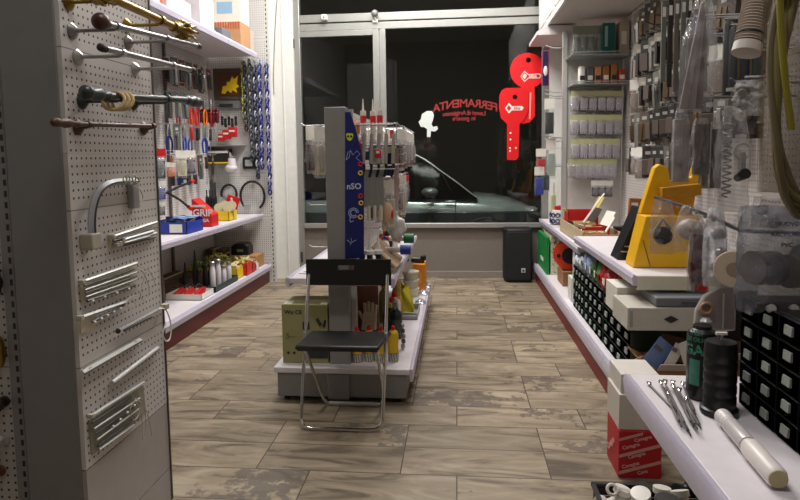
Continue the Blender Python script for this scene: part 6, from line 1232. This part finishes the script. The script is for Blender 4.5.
# white telescopic pipe
a, b = W(722, 418, Z=ZN+.02), W(778, 482, Z=ZN+.02); a.z = b.z = ZN+.0275; d = (b-a).normalized(); L = (b-a).length
t = thing('white_plastic_pipe', 'white plastic waste pipe with collars lying on the near shelf', 'pipe', (a.x, a.y, ZN))
fin(MB().lathe([(.019, -.0), (.023, .004), (.023, .03), (.021, .034), (.021, .05), (.0195, .052), (.0195, L*.55)], a, d, 24), 'narrow_pipe', mat((220, 214, 212), .35), t)
fin(MB().lathe([(.023, L*.18), (.0235, L*.2), (.0235, L*.5), (.022, L*.52)], a, d, 24), 'clear_sleeve', mat((190, 184, 182), .25), t)
fin(MB().lathe([(.0215, L*.55), (.0265, L*.57), (.0265, L*.97), (.022, L)], a, d, 24), 'wide_socket', mat((222, 214, 210), .35), t); fin(MB().lathe([(.0215, L*.99), (.0215, L*1.008)], a, d, 20), 'end_plug', mat((186, 172, 130), .6), t)
# chrome bits lying on the near shelf
bt = thing('chrome_bolt', 'x', 'bolt'); fin(MB().tube([(0, 0, .0055), (0, .115, .0055)], .0045, 8).tube([(0, 0, .0055), (0, .03, .0055)], .0062, 8), 'shank', mat((112, 110, 108), .3, .9), bt); fin(MB().lathe([(.009, -.004), (.0095, 0), (.006, .006)], (0, .12, .0105), (0, .4, 1), 12).tube([(0, .112, .006), (.014, .128, .009)], .0035, 6), 'head', CHROME, bt); fin(MB().tube([(0, .002, .0055), (0, -.014, .0055)], .003, 8), 'tip', DARK, bt)
for k, (px, py, qx, qy) in enumerate(((673, 408, 648, 383), (679, 424, 660, 384), (684, 428, 664, 386), (688, 430, 667, 392), (691, 424, 672, 388), (695, 430, 678, 394), (699, 424, 686, 398), (687, 414, 672, 384), (694, 416, 682, 388))):
    a, b = W(px, py, Z=ZN+.006), W(qx, qy, Z=ZN+.006); g = math.atan2(-(b.x-a.x), b.y-a.y); put(bt, (a.x, a.y, ZN+.0005+.009*(k % 3)), (0, 0, g), f'chrome bolt on the near shelf, {ORD[k]} from the left of the loose pile', 'loose chrome bolts on the near shelf', scale=(.75, max(.6, (b-a).length/.125), .75))
# crate of white fittings on the floor
t = thing('black_crate', 'black plastic crate on the floor under the near shelf', 'crate', (.74, 2.25, .001)); x0, x1, y0, y1 = .515, .92, 1.80, 2.27
cr = MB()
for k in range(3): z = .02+.04*k; cr.box(x0, x1, y0, y0+.006, z, z+.035).box(x0, x1, y1-.006, y1, z, z+.035).box(x0, x0+.006, y0, y1, z, z+.035).box(x1-.006, x1, y0, y1, z, z+.035)
for x in (x0, x1-.01, (x0+x1)/2): cr.box(x, x+.01, y0, y0+.01, .001, .135).box(x, x+.01, y1-.01, y1, .001, .135)
for y in (y0, y1-.01, (y0+y1)/2): cr.box(x0, x0+.01, y, y+.01, .001, .135).box(x1-.01, x1, y, y+.01, .001, .135)
fin(cr.box(x0, x1, y0, y1, .001, .008), 'crate_body', BLACK, t)
fin(MB().box(x0-.008, x1+.008, y0-.008, y0+.006, .13, .145).box(x0-.008, x1+.008, y1-.006, y1+.008, .13, .145).box(x0-.008, x0+.006, y0, y1, .13, .145).box(x1-.006, x1+.008, y0, y1, .13, .145), 'rim', mat((30, 32, 34), .4), t)
def elbow(name, lb, c, r, bend, rot, m_, collar=True):
    t = thing(name, lb, 'pipe fitting', tuple(c), 'plastic pipe fittings in the black crate'); pts = [(-bend*1.6, 0, 0)]+[(-bend+bend*math.sin(g), 0, bend-bend*math.cos(g)) for g in [i*math.pi/2/6 for i in range(7)]]+[(0, 0, bend*1.6)]
    fin(MB().tube([Vector(c)+Vector(p) for p in pts], r, 14), 'bend', m_, t)
    if collar: fin(MB().lathe([(r*1.25, 0), (r*1.3, .004), (r*1.3, .022), (r*1.2, .026)], Vector(c)+Vector((-bend*1.6, 0, 0)), (1, 0, 0), 16), 'collar', m_, t); fin(MB().lathe([(r*1.3, -.02), (r*1.3, 0), (r*.8, .001)], Vector(c)+Vector((0, 0, bend*1.6)), (0, 0, 1), 16), 'collar', mat((230, 226, 216), .4) if m_ != BLACK else DARK, t)
    t.location = (c[0]-.035, c[1]-.16, c[2]-.012); t.rotation_euler = rot; return t
WP = mat((212, 206, 198), .35)
els = [((.62, 2.36, .10), .022, .05, (0, .3, .2), WP), ((.70, 2.32, .12), .024, .05, (.3, 0, -.6), WP), ((.78, 2.36, .11), .022, .045, (0, .2, 1.2), WP), ((.66, 2.22, .13), .026, .05, (.5, .3, .4), WP), ((.76, 2.24, .15), .028, .04, (0, 0, 2.4), BLACK), ((.84, 2.30, .13), .022, .045, (.4, .2, 3.0), WP), ((.88, 2.4, .14), .02, .04, (.2, .5, .6), BLACK), ((.64, 2.10, .11), .024, .05, (.2, .1, 1.7), WP), ((.80, 2.12, .12), .026, .05, (.3, .1, .1), WP), ((.72, 2.41, .09), .02, .05, (.1, .2, .2), BLACK), ((.90, 2.2, .13), .024, .05, (.2, .4, 1.0), WP), ((.60, 2.26, .09), .02, .04, (.8, .1, 2.0), WP)]
for k, (c, r, bd, rt, mm) in enumerate(els): r *= 1.12; elbow('pipe_fitting', f'{"black" if mm is BLACK else "white"} plastic pipe elbow in the crate, {ORD[k]} counted from the aisle side' if 0 else f'{"black" if mm is BLACK else "white"} plastic elbow, {["at the front left corner", "behind the front left elbows", "at the middle of the far side", "second from the aisle edge", "lying on top in the centre", "right of the black centre one", "at the far right corner", "nearest the camera by the aisle", "near the camera in the middle", "flat against the far side", "deep under the near shelf", "pressed against the aisle side"][k]} of the black crate', c, r, bd, rt, mm)
t = thing('pull_ring', 'white ring shaped fitting at the left rim of the crate', 'pipe fitting', (.56, 2.19, .13)); c = Vector((.565, 2.19, .165)); fin(MB().tube(arc(c, .018, 0, 6.2, 18, (1, 0, 0), (0, .6, .8)), .006, 8), 'ring', WP, t); fin(MB().tube([c+Vector((.018, 0, 0)), c+Vector((.06, 0, -.01))], .014, 10), 'stem', WP, t)

# ---- hanging goods close to the camera ----
fin(MB().tube(smooth([W(655, 197, Y=2.62), W(700, 212, Y=2.2), W(735, 228, Y=1.96), W(746, 231, Y=1.92), W(772, 232, Y=1.9), W(800, 233, Y=1.9), (1.1985, 1.9, W(800, 233, Y=1.9).z)], 6), .006, 8), 'rail', mat((64, 64, 66), .35, .5), NU)
m = MB()
for f_ in range(9):
    t_ = f_/9; p = W(660+9*f_, 199+3.4*f_, Y=2.58-.07*f_); fin(MB().ball(p, (.008, .008, .009), 0, 8, 6), 'rail_peg', mat((170, 170, 170), .3, .6), NU)
RB = []
def rail2(y, z, x0): fin(MB().tube([(1.1985, y, z), (x0+.03, y, z), (x0, y, z+.02)], .0045, 8), 'long_prong', mat((110, 110, 110), .3, .6), NU)
def bag(name, lb, px0, px1, py0, py1, Y, dep, build, fm=None, neck=.35, twist=0., seed=0, cat='bag'):
    """clear bag hanging at depth Y; outline follows the pixels, neck is its width at the hook"""
    c0, c1 = W((px0+px1)/2, py0, Y=Y), W((px0+px1)/2, py1, Y=Y); w = W(px1, py0, Y=Y).x-W(px0, py0, Y=Y).x; h = c0.z-c1.z
    t = thing(name, lb, cat, (c0.x, Y, c1.z))
    def side(s):
        def fn(u, v):
            ww = w*(neck+(1-neck)*min(1, v*2.4)**.7)*(1-.12*(v > .97)); x = (u-.5)*ww; k = math.sin(math.pi*u)**.5*math.sin(math.pi*min(.98, .06+v*.94))**.5
            n_ = noise.noise(Vector((u*4+seed, v*7, s*2+seed*3)))*.018+noise.noise(Vector((u*11+seed, v*17, s*5)))*.006
            return Vector((c0.x+x+twist*v*h+n_*.5, Y+s*dep*.5*k+n_*min(1, k*2), c0.z-h*v))
        return fn
    fin(MB().grid(side(-1), 16, 22).grid(side(1), 16, 22), 'clear_bag', fm or film((206, 204, 206), .16, .1), t, sharp=180)
    build(t, c0, c1, w, h); return t
GT = mat((132, 124, 122), .45); GT2 = mat((150, 142, 138), .45)
def bars(n, m_, r=.014, top=.12, wob=.0):
    def f(t, c0, c1, w, h):
        for k in range(n): x = c0.x+(k+.5-n/2)*w/n*.8; fin(MB().box(x-r, x+r, c0.y-.012, c0.y+.012, c1.z+h*.03, c0.z-h*top-h*.06*(k % 2)), 'profile', m_, t, bevel=.002)
    return f
def taper(t, c0, c1, w, h):
    for k in range(3):
        xb = c0.x-.06*h+(k-1)*w*.27-.01; xt = c0.x+(k-1)*w*.08; y = c0.y+(k-1)*.016
        fin(MB().prism([(xb-w*.11, c1.z+h*.03), (xb+w*.11, c1.z+h*.03), (xt+w*.05, c0.z-h*.06*(k+1)), (xt-w*.05, c0.z-h*.06*(k+1))], y-.007, y+.007), 'profile', [GT, GT2, mat((112, 104, 104), .45)][k], t, bevel=.002)
rail2(2.25, 2.07, .92); rail2(2.28, 1.60, .78); rail2(2.22, 1.64, .95)
bag('profile_bag', 'tall clear bag of grey profiles tapering upwards at upper right', 686, 722, -4, 112, 2.25, .09, taper, neck=.3, seed=1, twist=-.06)
bag('profile_bag', 'clear bag with a grey upright profile above the yellow stand', 672, 691, 108, 184, 2.3, .05, bars(2, GT2, .014, .15), neck=.5, seed=2)
bag('profile_bag', 'second clear bag of grey profile right of the first', 692, 712, 118, 176, 2.34, .05, bars(1, mat((112, 104, 102), .5), .028, .1), neck=.6, seed=3, twist=-.1)
bag('profile_bag', 'darker narrow bag of grey profile behind the coil bag', 710, 722, 122, 190, 2.4, .04, bars(1, mat((98, 92, 92), .5), .02, .1), neck=.8, seed=4)
def coil(t, c0, c1, w, h):
    P = [Vector((c0.x-w*.15+.014*math.cos(k*.9), c0.y+.014*math.sin(k*.9), c0.z-h*.1-k*h*.0085)) for k in range(90)]; fin(MB().tube(P, .0035, 5), 'spiral_hose', mat((150, 150, 152), .25, .8), t)
    c = Vector((c0.x+w*.2, c0.y-.02, c0.z-h*.42)); fin(MB().tube(arc(c, .026, .4, 5.4, 20), .006, 8), 'ring', mat((190, 190, 190), .3, .3), t); c.z -= .085; fin(MB().lathe([(.014, -.03), (.014, .012), (.018, .014), (.018, .03)], c, (0, -1, .3), 16), 'black_cap', BLACK, t); fin(MB().tube([c+Vector((0, 0, .08)), c+Vector((0, 0, .02))], .012, 10), 'nut', mat((176, 176, 176), .3, .6), t)
bag('hose_bag', 'clear bag with a spiral steel hose and black cap', 716, 752, 106, 212, 2.18, .08, coil, neck=.5, seed=5)
t = thing('corrugated_duct', 'cream corrugated duct end hanging at the top right', 'duct', tuple(W(740, 50, Y=2.0))); a, b = W(762, -20, Y=2.0), W(748, 44, Y=1.96); d = (b-a); pr_ = []; n = 22
for k in range(n): pr_ += [(.036, d.length*k/n), (.041, d.length*(k+.5)/n)]
fin(MB().lathe(pr_, a, d, 20), 'duct_body', mat((176, 162, 150), .5), t); fin(MB().lathe([(.043, 0), (.043, .004)], b-d.normalized()*.03, d, 20), 'black_clamp', BLACK, t); fin(MB().lathe([(.04, 0), (.042, .03), (.03, .034)], b, d, 20), 'cuff', mat((186, 178, 168), .5), t)
fin(MB().tube([(1.1985, 2.0, 1.96), (a.x, 2.0, 1.96)], .005, 6), 'long_prong', STEEL, NU)
for k, (px, y0p, y1p, mm, lb) in enumerate(((697, 36, 104, mat((150, 140, 134), .45), 'pale grey upright tube under the blue pack'), (704, 30, 92, mat((120, 112, 108), .45), 'second grey tube right of the pale one'), (690, 20, 100, mat((80, 76, 72), .45), 'dark tube left of the pale grey one'), (727, 20, 96, mat((70, 66, 66), .5), 'dark grey tube behind the tall clear bag'), (733, 26, 88, mat((60, 64, 66), .5), 'dark bottle shaped tube right of the clear bag'), (745, 52, 92, mat((40, 52, 54), .5), 'dark teal cylinder under the corrugated duct'), (757, 48, 92, mat((52, 62, 62), .5), 'dark cylinder right of the dark teal one'))):
    a, b = W(px, y0p, Y=2.42-.02*k), W(px-1, y1p, Y=2.42-.02*k); r = .011 if px < 710 else .016; t = thing('hanging_tube', lb, 'tube', tuple(b)); fin(MB().lathe([(r, 0), (r, (a-b).length*.93), (r*.5, (a-b).length)], b, n=14), 'tube', mm, t); fin(MB().lathe([(r*1.25, -.012), (r*1.25, .0)], b, n=14), 'foot', mat((190, 184, 176), .4), t)
    fin(MB().tube([(1.1985, a.y, a.z+.008), (a.x-.01, a.y, a.z+.004)], .004, 6), 'long_prong', STEEL, NU)
t = thing('blue_pack', 'small blue and white crumpled pack above the grey tubes', 'packet', tuple(W(700, 38, Y=2.4))); c = W(700, 27, Y=2.38); fin(MB().grid(lambda u, v: c+Vector(((u-.5)*.05, -.012*math.sin(math.pi*u)+.01*noise.noise(Vector((u*6, v*6, 1))), (.5-v)*.075)), 10, 10).grid(lambda u, v: c+Vector(((u-.5)*.05, .012*math.sin(math.pi*u), (.5-v)*.075)), 10, 10), 'pack_body', mat((92, 110, 150), .35, scale=45, noise_amt=.7), t, sharp=180); fin(MB().box(c.x-.018, c.x+.018, c.y-.017, c.y-.014, c.z-.005, c.z+.02), 'label_panel', PAPER, t); fin(MB().tube([(1.1985, 2.38, c.z+.041), (c.x-.02, 2.38, c.z+.041)], .004, 6), 'long_prong', STEEL, NU)
def lumps(m_, n, s, seed=1, lo=.1, hi=.8, nm='fitting'):
    def f(t, c0, c1, w, h):
        rr = random.Random(seed)
        for k in range(n): c = Vector((c0.x+rr.uniform(-.3, .3)*w, c0.y+rr.uniform(-.01, .01), c1.z+h*rr.uniform(lo, hi))); fin(MB().lathe([(s*.5, -s*.6), (s, -s*.5), (s, s*.1), (s*.6, s*.2), (s*.6, s*.8)], c, (rr.uniform(-1, 1), -1, rr.uniform(-1, 1)), 14), nm, m_, t)
    return f
bag('foil_bag', 'shiny crumpled clear bag right of the tall profile bag', 734, 766, 80, 116, 1.95, .05, lumps(mat((150, 150, 150), .3, .5), 2, .02, 3), fm=film((230, 230, 230), .3, .08), neck=.9, seed=6); fin(MB().tube([(1.1985, 1.95, W(750, 78, Y=1.95).z+.003), (W(745, 78, Y=1.95).x, 1.95, W(745, 78, Y=1.95).z+.003)], .004, 6), 'long_prong', STEEL, NU)
def valve(t, c0, c1, w, h):
    c = Vector((c0.x, c0.y, c1.z+h*.32)); fin(MB().lathe([(.02, -.01), (.034, 0), (.034, .02), (.022, .03), (.022, .045)], c, (0, -1, .4), 18), 'valve', mat((74, 72, 72), .3, .7), t); fin(MB().tube([c+Vector((-.03, 0, .02)), c+Vector((.0, 0, .07)), c+Vector((.03, 0, .03))], .008, 8), 'lever', mat((150, 150, 150), .3, .7), t)
bag('valve_bag', 'clear bag with a dark metal valve before the yellow stand', 650, 676, 199, 254, 2.42, .07, valve, neck=.6, seed=7)
def ballin(t, c0, c1, w, h): fin(MB().ball((c0.x, c0.y, c1.z+h*.48), (w*.44, w*.44, w*.40), 0, 22, 14), 'float_ball', mat((176, 160, 150), .4), t); fin(MB().tube([(c0.x, c0.y, c1.z+h*.8), (c0.x, c0.y, c0.z-.01)], .004, 6), 'rod', STEEL, t)
bag('float_bag', 'clear bag with a round pale plastic ball', 676, 705, 205, 252, 2.22, .10, ballin, neck=.4, seed=8)
def redv(t, c0, c1, w, h): fin(MB().prism([(c0.x-w*.4, c1.z+h*.3), (c0.x-w*.2, c1.z), (c0.x+w*.35, c1.z+h*.05), (c0.x+w*.4, c1.z+h*.8), (c0.x-w*.3, c1.z+h*.85)], c0.y-.015, c0.y+.015), 'dark_red_card', mat((84, 40, 40), .5), t, bevel=.003); fin(MB().box(c0.x-w*.1, c0.x+w*.35, c0.y-.017, c0.y-.015, c1.z+.008, c1.z+h*.14), 'red_strip', mat((190, 30, 34), .5), t)
bag('red_card_bag', 'clear bag with a dark red card and red strip', 688, 711, 222, 292, 2.15, .06, redv, neck=.5, seed=9)
bag('foil_coil_bag', 'silver wrinkled bag of fittings left of the cream tape roll', 704, 728, 207, 286, 2.02, .07, lumps(mat((140, 140, 144), .25, .7), 5, .018, 5), fm=film((220, 222, 226), .38, .08), neck=.5, seed=10)
# discs of tape
c = W(734, 269, Y=1.95); t = thing('tape_roll', 'cream round roll with a hole at the front of the printed bag', 'roll', (c.x, c.y, c.z-.06)); fin(MB().lathe([(.020, -.012), (.056, -.012), (.058, -.006), (.058, .006), (.056, .012), (.020, .012)], c, (-.45, -1, .05), 30), 'tape', mat((196, 178, 154), .5), t); fin(MB().lathe([(.019, -.013), (.022, -.013), (.022, .0135), (.019, .0135)], c, (-.45, -1, .05), 20), 'core', mat((150, 130, 110), .6), t)
c2 = W(752, 268, Y=1.9)
def rolls(t, c0, c1, w, h):
    for k, (dx, dz) in enumerate(((-.05, 0), (0, .0), (.05, -.01), (.09, .02))): q = Vector((c0.x+dx, c0.y, c1.z+h*.42+dz)); fin(MB().lathe([(.03, -.009), (.05, -.009), (.05, .009), (.03, .009)], q, (-1, -.35, .05), 26), 'coiled_roll', [mat((112, 100, 84), .5), mat((96, 92, 92), .5)][k % 2], t)
    for k in range(5): q = Vector((c0.x-w*.3+k*w*.15, c0.y-.06+.0, c1.z+h*.08)); fin(MB().lathe([(.006, -.008), (.012, -.006), (.012, .008)], q, (0, -1, .5), 10), 'brass_fitting', [DARK, mat((190, 190, 186), .3, .6)][k % 2], t)
    m = MB()
    for k, s_ in enumerate(('NUOVO', 'RACCORDI', 'PVC')): q = text_mb(s_, .012, 0, bold=True); q.xf(Matrix.Translation((c0.x+.0, c0.y-.072, c0.z-.045-.03*k))); m.add(q.v, q.f)
    fin(m, 'printed_lettering', mat((70, 76, 98), .5), t)
bag('printed_bag', 'large bluish clear bag of coiled rolls at the right edge', 738, 812, 206, 312, 1.84, .13, rolls, fm=film((136, 142, 158), .42, .1), neck=.95, seed=11)
bag('clear_bag_pack', 'clear bag of small fittings hanging behind the printed bag', 716, 745, 214, 285, 2.1, .06, lumps(mat((120, 116, 116), .35, .4), 4, .016, 8), neck=.7, seed=12)
bag('clear_bag_pack', 'clear bag with pale parts above the printed bag at right', 752, 800, 196, 228, 1.95, .06, lumps(mat((150, 140, 140), .4), 3, .018, 9), neck=.9, seed=13)
# white plastic cistern part
c = W(712, 310, Y=2.1); t = thing('white_plastic_fitting', 'white plastic flush fitting above the black canister', 'plastic fitting', (c.x, c.y, c.z-.08)); fin(MB().prism([(c.x-.06, c.z-.07), (c.x-.055, c.z+.0), (c.x-.03, c.z+.05), (c.x+.02, c.z+.085), (c.x+.065, c.z+.085), (c.x+.075, c.z+.0), (c.x+.075, c.z-.07)], c.y-.01, c.y+.012), 'body', mat((176, 166, 162), .4), t, bevel=.006); fin(MB().tube(arc(c+Vector((-.025, -.016, .01)), .018, 0, 6.2, 18), .005, 8), 'ring', mat((190, 150, 110), .4), t); fin(MB().lathe([(.014, 0), (.02, .03), (.02, .05), (.012, .06)], c+Vector((-.03, -.03, -.08)), (0, 0, 1), 14), 'nut', mat((180, 176, 176), .3, .2), t); fin(MB().box(c.x+.03, c.x+.034, c.y-.014, c.y-.01, c.z-.06, c.z+.06), 'ridge', PAPER, t)
fin(MB().tube([(1.1985, c.y, c.z+.09), (c.x+.02, c.y, c.z+.09)], .004, 6), 'long_prong', STEEL, NU)
# big hose coil at the edge
c = W(808, 85, Y=1.6); t = thing('garden_hose_coil', 'large coil of brown and yellow garden hose at the right edge', 'hose', (c.x, c.y, c.z-.34)); HB = film((120, 104, 66), .62, .25)
for k in range(5): P = [Vector((c.x+(.098-.012*k)*math.cos(g), 1.6+.02*math.sin(3*g+k)+.012*k-.02, c.z+(.33-.014*k)*math.sin(g))) for g in [2*math.pi*i/44 for i in range(44)]]; fin(MB().tube(P, .0085, 10, closed=True), 'hose_loop', mat((104, 94, 66), .35) if k % 2 == 0 else mat((116, 108, 62), .35), t)
P = [W(780+.0022*(i*17)**1.75 if i else 780, -6+17*i, Y=1.545) for i in range(9)]; fin(MB().tube(smooth(P, 4), .008, 10), 'yellow_hose', mat((136, 126, 26), .4), t)
fin(MB().tube([(1.1985, 1.6, c.z+.325), (c.x-.05, 1.6, c.z+.325)], .007, 8), 'long_prong', DARK, NU)
t2 = thing('amber_bag', 'tan translucent sheet bag hanging inside the hose coil', 'bag', (c.x, 1.64, c.z-.27)); fin(MB().grid(lambda u, v: Vector((c.x-.075+.17*u, 1.665+.012*math.sin(u*7+v*3), c.z+.27-.54*v)), 12, 20).grid(lambda u, v: Vector((c.x-.075+.17*u, 1.675+.012*math.sin(u*7+v*3), c.z+.27-.54*v)), 12, 20), 'bag_body', film((128, 112, 74), .4, .2), t2, sharp=180); fin(MB().box(c.x-.06, c.x-.02, 1.655, 1.66, c.z+.2, c.z+.25), 'header_card', mat((150, 140, 120), .6), t2)
